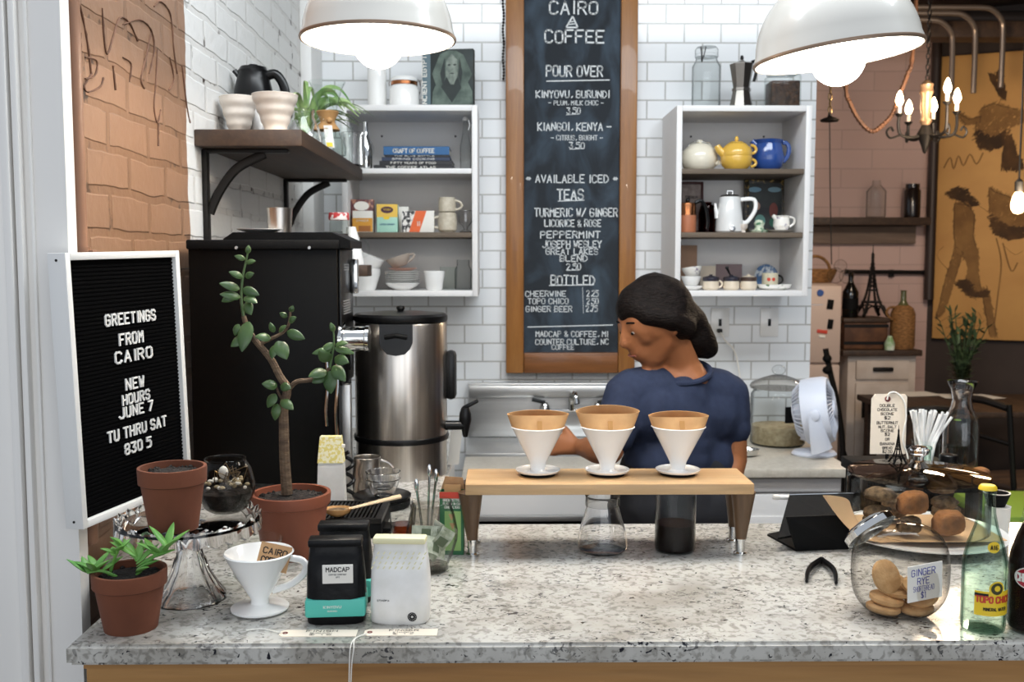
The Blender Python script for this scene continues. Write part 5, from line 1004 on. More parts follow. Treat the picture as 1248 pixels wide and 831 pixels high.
G().b2(-wd/2-.0003, wd/2+.0003, -.0006, 0, .002, h*.66).build('golden_print', mat('golden print', '#d99a35', .5), t); G().b2(-wd*.2, wd*.4, -.0009, -.0006, .002, h*.3).build('brown_print', mat('amber brown print', '#a5652c', .5), t)
write(G(), 'GINGER', (0, -.0012, h*.50), X1, Z1, .006, wd*.6, .2).build('lettering', PAPER, t, smooth=0)
t, wd, h = carton('tea_box', 'yellow and mint tea box with an oval emblem', 459.5, 484.5, 249, 3.72, SH1, mat('mint print', '#a9d6c4', .5), .045, group=gp)
G().b2(-wd/2-.0003, wd/2+.0003, -.0006, .01, h*.54, h+.0003).build('yellow_print', mat('warm yellow print', '#e8bf52', .5), t)
G().prism([(wd*.30*math.cos(i*PI/10), h*.12*math.sin(i*PI/10)) for i in range(20)], .0008, Matrix.Translation((0, -.0007, h*.80)) @ Matrix.Rotation(PI/2, 4, 'X')).build('oval_emblem', mat('plum print', '#4b2536', .5), t)
write(G(), 'YOGI', (0, -.0017, h*.78), X1, Z1, .006, wd*.36, .22).build('emblem_lettering', YELLOW, t, smooth=0)
g = G().prism([(wd*.16*math.cos(i*PI/6), h*.055*math.sin(i*PI/6)) for i in range(12)], .0006, Matrix.Translation((-wd*.03, -.0007, h*.51)) @ Matrix.Rotation(PI/2, 4, 'X')); g.build('lemon_print', YELLOW, t)
write(G(), 'LEMON GINGER', (0, -.001, h*.26), X1, Z1, .005, wd*.7, .2).build('lettering', BOOKB, t, smooth=0)
t, wd, h = carton('tea_box', 'plain white tea box behind the orange striped one', 485, 498, 252, 3.80, SH1, PAPER, .04, group=gp)
t, wd, h = carton('tea_box', 'white tea box with an orange stripe and black speckles', 489.5, 529, 257, 3.71, SH1, PAPER, .05, group=gp)
g = G().prism([(-wd*.27, .001), (wd*.05, .001), (wd*.27, h), (-wd*.06, h)], .0008, Matrix.Rotation(PI/2, 4, 'X')); g.build('orange_stripe', ORANGE, t)
g = G().prism([(-wd*.49, .001), (-wd*.27, .001), (-wd*.08, h*.99), (-wd*.47, h*.99)], .0007, Matrix.Rotation(PI/2, 4, 'X')); g.build('speckle_print', mat('black speckle print', '#1f1f22', .5, var=(75, '#eae6df', .47, .53)), t, smooth=0)
write(G(), '11', (wd*.03, -.0012, h*.30), X1, Z1, .016, .012, .16).build('lettering', PAPER, t, smooth=0)
def mug(lab, px, Y, z, r, h, m, side=1, name='mug', group=None, rim=.9):
    t = T(name, lab, 'mug' if name == 'mug' else 'cup', (bx(px, Y, z), Y, z+SE), group=group)
    G().lathe(vessel([(r*.72, 0), (r*.95, h*.12), (r, h*.5), (r*rim, h*.96), (r*rim*1.01, h)], .003), 36).build('cup_body', m, t)
    G().tube(arc((side*r*rim*.98, -.004, h*.82), (side*r*.95, -.004, h*.22), (side*r*.75, 0, 0), 10), r*.13, 8).build('handle', m, t); return t
MUGC = mat('speckled cream stoneware', '#cfc6b4', .35, var=(70, '#bdb29d'))
hm = zz(260, 3.72)-SH1
mug('lower cream stoneware mug with its handle left in the left cabinet', 545.5, 3.73, SH1, .036, hm, MUGC, -1, group='stacked stoneware mugs')
mug('upper cream stoneware mug with its handle right in the left cabinet', 545, 3.73, SH1+hm, .033, zz(241, 3.72)-SH1-hm, MUGC, 1, group='stacked stoneware mugs')
t = T('glass_goblet', 'short clear glass goblet beside the stacked mugs', 'glass', (bx(567.5, 3.76, SH1), 3.76, SH1+SE)); G().lathe(vessel([(.022, 0), (.024, .003), (.007, .012), (.010, .022), (.026, .040), (.028, .075), (.026, .082)], .002), 32).build('goblet_glass', CUT, t)
# shelf 3
t = T('white_bowl', 'tall white bowl upright at the bottom left of the left cabinet', 'bowl', (bx(447, 3.73, SH0), 3.73, SH0+SE)); hB_ = zz(328, 3.73)-SH0
G().lathe(vessel([(.030, 0), (.034, .006), (.050, hB_*.7), (.052, hB_)], .003), 40).build('bowl_body', PORC, t)
t = T('tilted_bowl', 'white bowl tipped over inside the upright bowl in the left cabinet', 'bowl', (bx(443, 3.73, SH0), 3.73, SH0+hB_*.70)); t.rotation_euler = (0, math.radians(24), 0)
G().lathe(vessel([(.022, 0), (.026, .004), (.046, .055), (.050, .080)], .003), 40).build('bowl_body', PORC, t)
z = SH0+SE
for i in range(7):
    r = .050 if i == 0 else .066+.0006*i
    t = T('plate', ('lowest', 'second', 'third', 'fourth', 'fifth', 'sixth', 'topmost')[i]+' white plate of the stack on the cabinet floor', 'plate', (bx(490.5, 3.76, SH0), 3.76, z), group='white plates in the left cabinet')
    if i == 0: G().lathe(vessel([(.030, 0), (.034, .004), (.052, .012), (.066, .026)], .003), 44).build('bowl_plate', PORC, t); z += .0262
    else: G().lathe([(0, 0), (r*.62, 0), (r*.97, .0055), (r, .0065), (r*.96, .0072), (r*.6, .002), (0, .002)], 44).build('disc', PORC, t); z += .0076
t = T('pink_saucer', 'dusty pink saucer on top of the white plate stack', 'saucer', (bx(491, 3.75, SH0), 3.75, z)); G().lathe([(0, 0), (.03, 0), (.052, .008), (.054, .011), (.05, .010), (.03, .003), (0, .003)], 40).build('dish', mat('dusty pink glaze', '#b98d7c', .4), t)
t = T('grey_cup', 'grey brown cup lying tilted on the pink saucer', 'cup', (bx(489, 3.75, SH0), 3.75, z+.016)); t.rotation_euler = (0, math.radians(-18), 0); GC = mat('grey stoneware', '#b3a598', .5)
G().lathe(vessel([(.022, 0), (.030, .006), (.044, .030), (.047, .038)], .003), 40).build('cup_body', GC, t); G().tube(arc((.045, 0, .032), (.032, 0, .008), (.022, 0, .004), 8), .004, 8).build('handle', GC, t)
t = T('white_cup', 'handleless white cup right of the plate stack', 'cup', (bx(529.5, 3.72, SH0), 3.72, SH0+SE)); G().lathe(vessel([(.026, 0), (.030, .005), (.037, .050), (.039, .070)], .003), 40).build('cup_body', PORC, t)
t = T('glass_tumbler', 'clear cut glass tumbler right of the white cup in the left cabinet', 'glass', (bx(547, 3.80, SH0), 3.80, SH0+SE)); G().lathe(vessel([(.026, 0), (.028, .004), (.034, .085)], .002), 32, fn=lambda a, r, z: (1+.03*math.cos(12*a)*(z < .045), 0)).build('tumbler_glass', GLASS, t)
t = T('mason_jar', 'empty clear mason jar at the bottom right of the left cabinet', 'jar', (bx(564.5, 3.78, SH0), 3.78, SH0+SE)); G().lathe(vessel([(.028, 0), (.032, .005), (.032, .075), (.024, .092), (.024, .112)], .002), 32).build('jar_glass', GLASSD, t)
# ================================================================ RIGHT WALL CABINET
t = T('clip_jar', 'tall clear clip top jar on the right cabinet', 'jar', (bx(860, 3.86, SHT), 3.86, SHT)); h = zz(57, 3.86)-SHT
G().lathe(vessel([(.050, 0), (.054, .006), (.054, h*.70), (.041, h*.80), (.041, h*.84)], .0025), 40).build('jar_glass', GLASSD, t)
G().lathe(solid([(.044, h*.845), (.044, h*.88), (.040, h*.89), (.044, h*.90), (.044, h*.96), (.036, h)]), 36).build('lid', GLASSD, t); G().tube([(-.03, -.040, h*.97), (-.028, -.047, h*.84), (-.027, -.044, h*.74)], .0025, 6).tube([(-.012, -.045, h*.97), (-.018, -.048, h*.86), (-.027, -.044, h*.74)], .002, 6).build('clip_wire', DARKMETAL, t)
t = T('moka_pot', 'faceted aluminium moka pot on the right cabinet', 'moka pot', (bx(903, 3.80, SHT), 3.80, SHT)); h = zz(76, 3.8)-SHT
G().lathe(solid([(.046, 0), (.046, .004), (.033, h*.40), (.036, h*.41), (.036, h*.46), (.030, h*.47)]), 8).build('boiler', PEWTER, t, smooth=0); G().lathe(solid([(.031, h*.471), (.046, h*.96), (.046, h*.965)]), 8).build('upper_chamber', PEWTER, t, smooth=0); G().lathe(solid([(.046, h*.966), (.008, h*1.04), (.008, h*1.05)]), 8).build('lid', PEWTER, t, smooth=0)
G().ball((0, 0, h*1.10), (.007, .007, .011), 2).build('knob', BLACKP, t); G().tube(smoothp([(.030, -.030, h*.98), (.050, -.030, h*1.0), (.048, -.030, h*.80), (.040, -.026, h*.58)], 4), .006, 8).build('handle', BLACKP, t)
t = T('bean_jar', 'square clear jar of coffee beans at the right end of the right cabinet top', 'jar', (bx(953, 3.82, SHT), 3.82, SHT)); h = zz(92, 3.82)-SHT
G().b2(-.058, .058, -.05, .05, 0, h, .006).build('jar_glass', GLASS, t); G().b2(-.054, .054, -.046, .046, .004, h*.82, .004).build('coffee_beans', BEANS, t); G().b2(-.052, .052, -.045, .045, h+.0005, h+.018, .006).build('lid', GLASSD, t)
def teapot(lab, px, Y, z, r, h, m, spout, knobr=.012, seg=44):
    t = T('teapot', lab, 'teapot', (bx(px, Y, z), Y, z+SE)); G().lathe([(0, 0), (r*.62, 0), (r*.85, h*.14), (r, h*.42), (r*.93, h*.68), (r*.62, h*.88), (r*.55, h*.90), (0, h*.905)], seg).build('pot_body', m, t)
    l = G().lathe([(0, h*.9), (r*.56, h*.905), (r*.50, h*.95), (r*.2, h*1.0), (0, h*1.01)], 32).build('lid', m, t); G().lathe([(0, h*1.0), (.006, h*1.01), (.010, h*1.07), (.007, h*1.13), (0, h*1.14)], 18).build('knob', m, l)
    G().tube(smoothp([(spout*r*.75, -.01, h*.34), (spout*r*1.12, -.012, h*.50), (spout*r*1.25, -.013, h*.74), (spout*r*1.42, -.014, h*.88)], 4), [.019-.010*i/12 for i in range(13)], 12).build('spout', m, t); return t
t = T('cream_teapot', 'round cream teapot with a wire handle on the right cabinet top shelf', 'teapot', (bx(852, 3.80, SH2), 3.80, SH2+SE)); h = zz(174, 3.79)-SH2; r = 22*3.79/FPX
G().lathe([(0, 0), (r*.6, 0), (r*.88, h*.15), (r, h*.42), (r*.92, h*.70), (r*.6, h*.93), (r*.2, h*1.0), (0, h*1.01)], 44).build('pot_body', CREAMC, t); G().lathe([(.008, h), (.012, h*1.02), (.012, h*1.10), (.009, h*1.10), (.008, h)], 18).build('knob', CREAMC, t)
G().tube(smoothp([(r*.80, -.02, h*.25), (r*1.0, -.02, h*.30), (r*1.06, -.02, h*.22)], 4), .010, 10).build('spout', CREAMC, t); G().tube(smoothp([(-r*.7, -.01, h*.82), (-r*.5, -.01, h*.98), (0, -.01, h*1.05), (r*.5, -.01, h*.98), (r*.7, -.01, h*.82)], 5), .0022, 6).build('wire_handle', CHROME, t)
Y = 3.745; t = T('yellow_teapot', 'mustard yellow teapot for one stacked on its cup', 'teapot', (bx(897, Y, SH2), Y, SH2+SE)); h = zz(170, Y)-SH2; r = 19*Y/FPX
G().lathe([(0, 0), (r*.62, 0), (r*.92, h*.16), (r, h*.40), (r*.97, h*.44), (0, h*.44)], 40).build('lower_cup', YELC, t); G().lathe([(0, h*.445), (r*.97, h*.445), (r*1.0, h*.50), (r*.92, h*.70), (r*.60, h*.86), (0, h*.87)], 40).build('pot_body', YELC, t)
l = G().lathe([(0, h*.87), (r*.58, h*.87), (r*.4, h*.93), (0, h*.96)], 30).build('lid', YELC, t); G().ball((0, 0, h*1.02), (.008, .008, .011), 2).build('knob', YELC, l)
G().tube(smoothp([(-r*.75, -.006, h*.50), (-r*1.1, -.008, h*.64), (-r*1.28, -.008, h*.80)], 4), [.018-.007*i/8 for i in range(9)], 12).build('spout', YELC, t)
for a, c in ((.82, .52), (.36, .10)): G().tube(arc((r*.88, -.006, h*a), (r*.9, -.006, h*c), (.020, 0, 0), 8), .0055, 8).build('handle', YELC, t)
Y = 3.80; t = T('blue_pitcher', 'cobalt blue round pitcher at the right end of the right cabinet top shelf', 'pitcher', (bx(935, Y, SH2), Y, SH2+SE)); h = zz(171, Y)-SH2; r = 20*Y/FPX
G().lathe(vessel([(r*.6, 0), (r*.88, h*.15), (r, h*.42), (r*.86, h*.76), (r*.80, h*.88), (r*.92, h)], .003), 44).build('pitcher_body', BLUEC, t); G().tube(arc((r*.85, -.008, h*.92), (r*.9, -.008, h*.30), (.024, 0, .012), 10), .006, 8, flat=1.4).build('handle', BLUEC, t); G().tube([(-r*.7, -.004, h*.82), (-r*.98, -.005, h*.99)], [.018, .010], 10).build('spout', BLUEC, t)
# shelf 2
def frame(lab, px0, px1, pyt, Y, z, fm, pm, fwid, lean=6):
    wd = (px1-px0)*Y/FPX; h = zz(pyt, Y)-z-.004; t = T('picture_frame', lab, 'picture', (bx((px0+px1)/2, Y, z), Y, z+SE+.002), rot=(math.radians(-lean), 0, 0))
    G().b2(-wd/2, -wd/2+fwid, 0, .012, 0, h, .001).b2(wd/2-fwid, wd/2, 0, .012, 0, h, .001).b2(-wd/2+fwid, wd/2-fwid, 0, .012, 0, fwid, .001).b2(-wd/2+fwid, wd/2-fwid, 0, .012, h-fwid, h, .001).build('frame', fm, t)
    G().b2(-wd/2+fwid, wd/2-fwid, .004, .010, fwid, h-fwid).build('picture', pm, t); return t, wd, h
t, wd, h = frame('dark red framed print leaning at the left of the right cabinet middle shelf', 828, 857, 220.5, 3.93, SH1, mat('dark red frame', '#4a1f1d', .5), mat('pale grey print', '#b4a49c', .6, var=(40, '#8c7d78')), .010, 3)
write(write(G(), 'FRENCH', (0, .0035, h*.68), X1, Z1, .009, wd*.5, .2), 'COFFEE', (0, .0035, h*.55), X1, Z1, .009, wd*.5, .2).build('lettering', INK, t, smooth=0)
t, wd, h = frame('ornate black and gold framed dark picture leaning in the right cabinet', 907, 958, 216.5, 3.93, SH1, mat('black gold ornate frame', '#2a2317', .4, var=(70, '#a78a4a', .55, .62)), mat('dark scene print', '#23262c', .5, var=(16, '#39423f')), .018, 3)
for px, py, rx, rz_, c in ((-.25, .80, .20, .06, '#7fa6bb'), (.22, .80, .20, .06, '#86a9b8'), (-.18, .50, .08, .09, '#c49a8a'), (-.12, .22, .16, .16, '#6fa39a'), (.20, .42, .13, .18, '#8a4a42'), (.24, .20, .18, .12, '#2f6a55')):
    G().prism([(rx*wd*.8*math.cos(i*PI/6), rz_*h*.8*math.sin(i*PI/6)) for i in range(12)], .0006, Matrix.Translation((px*wd, .0038, h*py)) @ Matrix.Rotation(PI/2, 4, 'X')).build('painted_figure', mat('print tone '+c, c, .6), t, smooth=0)
Y = 3.74; t = T('copper_french_press', 'copper and black french press at the left of the right cabinet middle shelf', 'french press', (bx(837.5, Y, SH1), Y, SH1+SE)); h = zz(246, Y)-SH1; r = 10.5*Y/FPX
G().lathe(solid([(r*.95, 0), (r, .004), (r, h*.56)]), 36).build('copper_sleeve', mat('terracotta red sleeve', '#b3704f', .45), t); G().lathe(solid([(r*.97, h*.561), (r*.97, h*.84), (r*.90, h*.95), (0.004, h*1.0)]), 36).build('chrome_lid', COPPER, t); G().ball((0, 0, h*1.05), .009, 2).build('knob', BLACKP, t)
G().tube(smoothp([(r*.8, -.012, h*.96), (r*1.5, -.012, h*1.02), (r*2.0, -.012, h*.80), (r*2.25, -.012, h*.40), (r*2.2, -.012, h*.12)], 5), .007, 8).build('handle', BLACKP, t)
t = T('amber_jug', 'amber glass jug next to the copper press', 'jug', (bx(861.5, 3.85, SH1), 3.85, SH1+SE)); G().lathe(vessel([(.030, 0), (.034, .005), (.034, .075), (.026, .105), (.016, .112), (.018, .118)], .002), 36).build('jug_glass', AMBER, t); G().tube(arc((.025, 0, .10), (.033, 0, .03), (.024, 0, 0), 8), .005, 8).build('handle', AMBER, t)
Y = 3.75; t = T('white_coffee_pot', 'tall tapered white coffee pot with a lid in the right cabinet', 'coffee pot', (bx(888.5, Y, SH1), Y, SH1+SE)); h = zz(239, Y)-SH1; r = 16.5*Y/FPX
G().lathe(solid([(r*.9, 0), (r, .005), (r*.98, h*.35), (r*.74, h*.96), (r*.70, h*.98)]), 44).build('pot_body', mat('white enamel pot', '#e3e3e1', .15, coat=.3), t); l = G().lathe([(0, h*.98), (r*.72, h*.985), (r*.6, h*1.03), (0, h*1.06)], 36).build('lid', PEWTER, t); G().tube([(-.010, 0, h*1.04), (-.010, 0, h*1.14), (.010, 0, h*1.14), (.010, 0, h*1.04)], .003, 6).build('knob', CHROME, l)
G().tube(smoothp([(r*.75, -.008, h*.90), (r*1.75, -.008, h*.90), (r*1.85, -.008, h*.62), (r*1.3, -.008, h*.30), (r*.95, -.008, h*.28)], 5), .0055, 8, flat=1.4).build('handle', PORC, t); G().tube(smoothp([(-r*.9, -.004, h*.4), (-r*1.02, -.005, h*.62), (-r*1.08, -.005, h*.80)], 4), [.010, .009, .008, .0075, .007, .006, .005, .005, .005], 8).build('spout', PORC, t)
G().lathe(solid([(.011, 0), (.011, .003), (.008, .004)]), 20, Matrix.Translation((0, -r*1.0, .014)) @ Matrix.Rotation(PI/2, 4, 'X')).build('dial', CHROME, t)
t = T('egg_cup', 'tiny pale shell shaped cup beside the white coffee pot', 'ornament', (bx(906, 3.72, SH1), 3.72, SH1+SE)); G().lathe(vessel([(.008, 0), (.006, .008), (.014, .018), (.015, .030)], .002), 20, fn=lambda a, r, z: (1+.08*math.cos(8*a), 0)).build('cup_body', PORCM, t)
t = T('painted_ornament', 'little green and white painted ornament left of the floral creamer', 'ornament', (bx(925, 3.74, SH1), 3.74, SH1+SE)); GW = mat('green white print', '#cdd5be', .3, var=(60, '#5c8a6a', .5, .6)); g = G().lathe([(0, 0), (.030, 0), (.034, .006), (.018, .012), (.016, .024), (.020, .034), (.012, .046), (0, .048)], 28); g.build('ornament_body', GW, t)
SAU = mat('floral porcelain', '#ece8e0', .2, var=(38, '#8d7f95', .60, .66)); 
t = T('floral_saucer', 'white saucer under the floral creamer', 'saucer', (bx(950, 3.76, SH1), 3.76, SH1+SE)); G().lathe([(0, 0), (.028, 0), (.048, .008), (.050, .010), (.028, .004), (0, .004)], 36).build('dish', PORC, t)
t = T('floral_creamer', 'small white creamer with flowers on the saucer in the right cabinet', 'creamer', (bx(952, 3.76, SH1), 3.76, SH1+SE+.0045)); h = .058; r = .031
G().lathe(vessel([(r*.6, 0), (r, h*.35), (r*.95, h*.7), (r*.85, h*.9), (r*.95, h)], .002), 36).build('creamer_body', SAU, t); G().tube(arc((r*.86, -.004, h*.92), (r*.96, -.004, h*.30), (.020, 0, .006), 8), .004, 8).build('handle', SAU, t); G().tube([(-r*.6, -.004, h*.80), (-r*1.12, -.004, h*1.04)], [.012, .006], 8).build('spout', SAU, t)
# shelf 3
t, wd, h = carton('kraft_card', 'brown card leaning at the back left of the right cabinet bottom shelf', 827, 849, 299, 3.95, SH0, mat('brown card', '#b39077', .8), .006); t['category'] = 'card'
t, wd, h = carton('cream_card', 'cream card behind the blue rimmed jars in the right cabinet', 853, 872, 324, 3.94, SH0, MANILA, .005); t['category'] = 'card'
t, wd, h = carton('mauve_card', 'mauve grey card behind the middle jar in the right cabinet', 872, 904, 322, 3.95, SH0, mat('mauve card', '#8f7d7f', .8), .005); t['category'] = 'card'
t = T('stacked_saucer', 'stack base saucer under the floral cups', 'saucer', (bx(841, 3.75, SH0), 3.75, SH0+SE)); G().lathe([(0, 0), (.030, 0), (.046, .010), (.048, .014), (.046, .016), (.028, .006), (0, .006)], 36).build('dish', PORC, t)
z = SH0+SE+.0165
for i, lab in enumerate(('lower white cup in the cup stack behind the person', 'upper floral cup in the cup stack behind the person')):
    t = T('tea_cup', lab, 'cup', (bx(842+i*2, 3.75, SH0), 3.75, z), group='stacked floral cups'); G().lathe(vessel([(.022, 0), (.026, .004), (.036, .026), (.038, .034)], .002), 36).build('cup_body', SAU if i else PORC, t); t.rotation_euler = (0, math.radians(-8*i), 0); z += .0345
JB = mat('cream jar glaze', '#d9cbb6', .3); JN = mat('dark blue brown glaze', '#2a2f40', .25, var=(20, '#4a3a2e'))
for k, (px, lab) in enumerate(((866, 'left cream and blue lidded jar with a handle'), (891, 'middle cream and blue lidded jar with a black spoon'), (912, 'right cream and brown lidded jar'))):
    t = T('lidded_pot', lab+' in the right cabinet', 'jar', (bx(px, 3.73, SH0), 3.73, SH0+SE), group='lidded stoneware jars'); r = .030; h = .046
    G().lathe([(0, 0), (r*.8, 0), (r, .006), (r*(1.08 if k == 2 else 1), h*.5), (r*.97, h*.72), (0, h*.72)], 36).build('jar_body', JB, t); G().lathe([(0, h*.72), (r*.985, h*.721), (r*1.02, h*.78), (r*1.02, h*1.02), (r*.96, h*1.05), (0, h*1.06)], 36).build('glazed_rim', JN if k < 2 else mat('brown glaze rim', '#4a3b34', .3), t)
    l = G().lathe([(0, h*1.06), (r*.85, h*1.06), (r*.5, h*1.14), (.006, h*1.17), (.007, h*1.26), (0, h*1.28)], 28).build('lid', JN if k != 2 else JB, t)
    if k == 0: G().tube(arc((r*.97, -.004, h*.75), (r*.95, -.004, h*.2), (.013, 0, 0), 8), .004, 8).build('handle', JB, t)
    if k == 1: G().tube([(-.004, .0, h*1.2), (-.016, 0, h*1.75)], [.003, .005], 8).ball((-.017, 0, h*1.8), (.007, .004, .006), 2).build('spoon_handle', BLACKP, t)
t = T('blue_plate', 'round blue patterned plate standing at the back of the right cabinet', 'plate', (bx(933, 3.92, SH0), 3.92, SH0+SE+.0475), rot=(math.radians(80), 0, 0)); BP = mat('blue transfer pattern', '#4a6f9c', .3, var=(45, '#d5dde2', .48, .58))
G().lathe([(0, 0), (.028, 0), (.044, .006), (.047, .008), (.045, .009), (.028, .003), (0, .003)], 40).build('dish', BP, t)
t = T('floral_mug', 'pale mug with red flowers standing on the oval dish', 'mug', (bx(938, 3.76, SH0), 3.76, SH0+SE+.012)); r, h = .030, .050
G().lathe(vessel([(r*.8, 0), (r, .006), (r, h)], .002), 36).build('cup_body', mat('olive cream glaze', '#c6bfa6', .3), t); G().tube(arc((r*.97, -.004, h*.85), (r*.97, -.004, h*.2), (.018, 0, 0), 8), .004, 8).build('handle', DARKMETAL, t)
for x in (-.012, .006): wrapdisc(G(), r, h*.55, x/r, .007, 10, .0006).build('flower', RED, t, smooth=0)
t = T('oval_dish', 'white oval dish with green sprigs at the right end of the bottom shelf', 'dish', (bx(943, 3.745, SH0), 3.745, SH0+SE)); G().lathe([(0, 0), (.040, 0), (.060, .008), (.066, .020), (.064, .021), (.056, .011), (.036, .004), (0, .004)], 40, Matrix.Diagonal((1, .72, 1, 1))).build('dish', mat('green sprig porcelain', '#eae8e2', .2, var=(42, '#5f7a52', .60, .66)), t)
# ================================================================ BACK COUNTER THINGS
t = T('storage_jar', 'large clear glass jar with a glass lid and black label by the fan', 'jar', (bx(947, 3.80, ZB), 3.80, ZB+SE)); h = zz(474, 3.80)-ZB; r = 33*3.8/FPX
G().lathe(vessel([(r*.94, 0), (r, .008), (r, h*.90), (r*.90, h*.97), (r*.95, h)], .003), 48).build('jar_glass', GLASSD, t); G().lathe(solid([(r*.92, .006), (r*.96, .012), (r*.96, h*.34)]), 40).build('grain', OATS, t)
l = G().lathe([(0, h+.001), (r*1.02, h+.002), (r*1.05, h+.010), (r*.98, h+.022), (r*.6, h+.040), (r*.25, h+.052), (0, h+.053)], 48).build('lid', GLASSDK, t); G().ball((0, 0, h+.072), (.026, .026, .020), 3).build('knob', GLASSD, l)
p = at(950, 499, 3.80); wrap(G(), r+.0005, h*.45, h*.45+.062, -.02, .60).build('black_label', MATTEB, t)
t = T('metal_scoop', 'shiny metal scoop lying on the worktop left of the large jar', 'scoop', (bx(908, 3.56, ZB), 3.56, ZB+SE)); G().lathe(vessel([(.02, 0), (.034, .006), (.040, .026)], .0015), 30, Matrix.Diagonal((1.3, .9, 1, 1))).build('bowl', CHROME, t); G().tube([(-.045, .01, .022), (-.10, .05, .055)], .005, 8, flat=.6).build('handle', CHROME, t)
# fan
YF = 3.58; t = T('desk_fan', 'small white desk fan tilted on its stand near the worktop edge', 'fan', (bx(988, YF, ZB), YF, ZB+SE)); k = YF/FPX
G().lathe(solid([(.075, 0), (.078, .006), (.070, .016), (.040, .022)]), 40, Matrix.Translation((.012, 0, 0)) @ Matrix.Diagonal((1.05, .85, 1, 1))).build('base', FANW, t)
hd = Vector((.020, -.01, .165)); axd = Vector((.90, -.40, .16)).normalized(); Rm = Matrix.Translation(hd) @ Z1.rotation_difference(axd).to_matrix().to_4x4(); R = .118
sh = G().lathe([(R*.86, -.050), (R, -.046), (R*1.03, -.010), (R*1.03, .030), (R*.97, .046), (R*.86, .046), (R*.86, .040), (R*.93, .030), (R*.94, -.04), (R*.86, -.045)], 48, Rm).build('shroud', FANW, t)
g = G()
for i in range(40):
    a = 2*PI*i/40; P = [(R*.25*math.cos(a), R*.25*math.sin(a), .052), (R*.6*math.cos(a+.25), R*.6*math.sin(a+.25), .058), (R*.95*math.cos(a+.45), R*.95*math.sin(a+.45), .042)]; g.tube(P, .0019, 5, Rm)
g.build('front_grille', FANW, t, kind='stuff'); g = G()
for i in range(40):
    a = 2*PI*i/40; g.tube([(R*.25*math.cos(a), R*.25*math.sin(a), -.085), (R*.7*math.cos(a), R*.7*math.sin(a), -.078), (R*.95*math.cos(a), R*.95*math.sin(a), -.047)], .0019, 5, Rm)
g.build('rear_grille', FANW, t, kind='stuff')
G().lathe(solid([(R*.24, .046), (R*.27, .050), (R*.25, .062), (R*.1, .066)]), 30, Rm).build('hub', FANW, t); G().lathe(solid([(R*.27, -.09), (R*.27, -.04), (R*.15, -.03)]), 30, Rm).build('motor', FANW, t)
for i in range(4):
    a0 = i*PI/2; g = G().sheet(lambda u_, v_, a0=a0: ((R*(.18+.68*v_))*math.cos(a0+(u_-.5)*(.8+.4*v_)), (R*(.18+.68*v_))*math.sin(a0+(u_-.5)*(.8+.4*v_)), .02*(u_-.5)), 6, 5, .002); g.v = [tuple(Rm @ Vector(p)) for p in g.v]; g.build('blade', mat('fan blade', '#b9c1d6', .4) if i == 0 else bpy.data.materials['fan blade'], t)
sd_ = Vector((.40, .90, 0)).normalized()
for s in (-1, 1):
    q = hd+sd_*s*R*1.08; b0 = Vector((hd.x-.01, q.y*.75, .034)) 
    G().tube(smoothp([b0+sd_*s*.01, b0.lerp(q, .5)+sd_*s*.012, q], 5), [.040, .038, .036, .034, .032, .030, .028, .027, .026, .025, .024], 12, flat=.25).build('stand_arm', FANW, t)
    G().lathe(solid([(.020, -.005), (.020, .005), (.014, .009)]), 24, Matrix.Translation(q) @ Z1.rotation_difference(sd_*s).to_matrix().to_4x4()).build('pivot_knob', FANW, t)
# ================================================================ PENDANT LAMPS
def pendant(lab, px, py, Y, rpx, tilt, hk, power):
    c = at(px, py, Y); R = rpx*Y/FPX
    t = T('pendant_lamp', lab, 'pendant lamp', c, rot=(math.radians(tilt[0]), math.radians(tilt[1]), 0)); H = R*hk
    out = [(R, 0), (R*1.015, .002), (R*1.012, .006)]+[(R*.985*math.cos(a)**.9, .006+H*math.sin(a)) for a in [i*PI/2/14*.93 for i in range(1, 15)]]
    inn = [(r-.004 if r > .01 else r, z-.003) for r, z in out[3:]]
    G().lathe(out+[(.020, H+.004), (0, H+.004)], 64).build('lamp_shade', LAMPW, t, smooth=50)
    G().lathe([(R-.002, .001)]+inn+[(0, H)], 64).build('shade_lining', LAMPIN, t, smooth=50)
    G().lathe([(R*1.016, .001), (R*1.022, .004), (R*1.016, .007), (R*.99, .004), (R*1.016, .001)], 64).build('rim', mat('bronze rim', '#8a7360', .4, .4) if 'bronze rim' not in bpy.data.materials else bpy.data.materials['bronze rim'], t)
    G().lathe(solid([(.030, H), (.030, H+.05), (.012, H+.07)]), 24).build('cap', LAMPW, t)
    rb = .050; zb_ = -.004
    b = G().ball((0, 0, zb_), rb, 4).build('bulb', BULB, t); b.visible_shadow = True
    G().lathe(solid([(.020, zb_+rb*.9), (.018, H-.002)]), 20).build('socket', PORC, t)
    G().tube([(0, 0, H+.06), (0, 0, H+.5)], .004, 8).build('cord', MATTEB, t)
    for k in range(4):
        a = k*PI/2+.4; point('pendant_light', (R*.55*math.cos(a), R*.55*math.sin(a), .02), power/4, (1, .90, .78), .03, t)
    return t
pendant('left white dome pendant lamp with a glowing globe bulb', 461, 50.5, 2.02, 91, (0, 0), .98, 8)
pendant('right tilted white dome pendant lamp with a glowing globe bulb', 1021, 69.5, 1.90, 97.5, (0, -7), .95, 8)
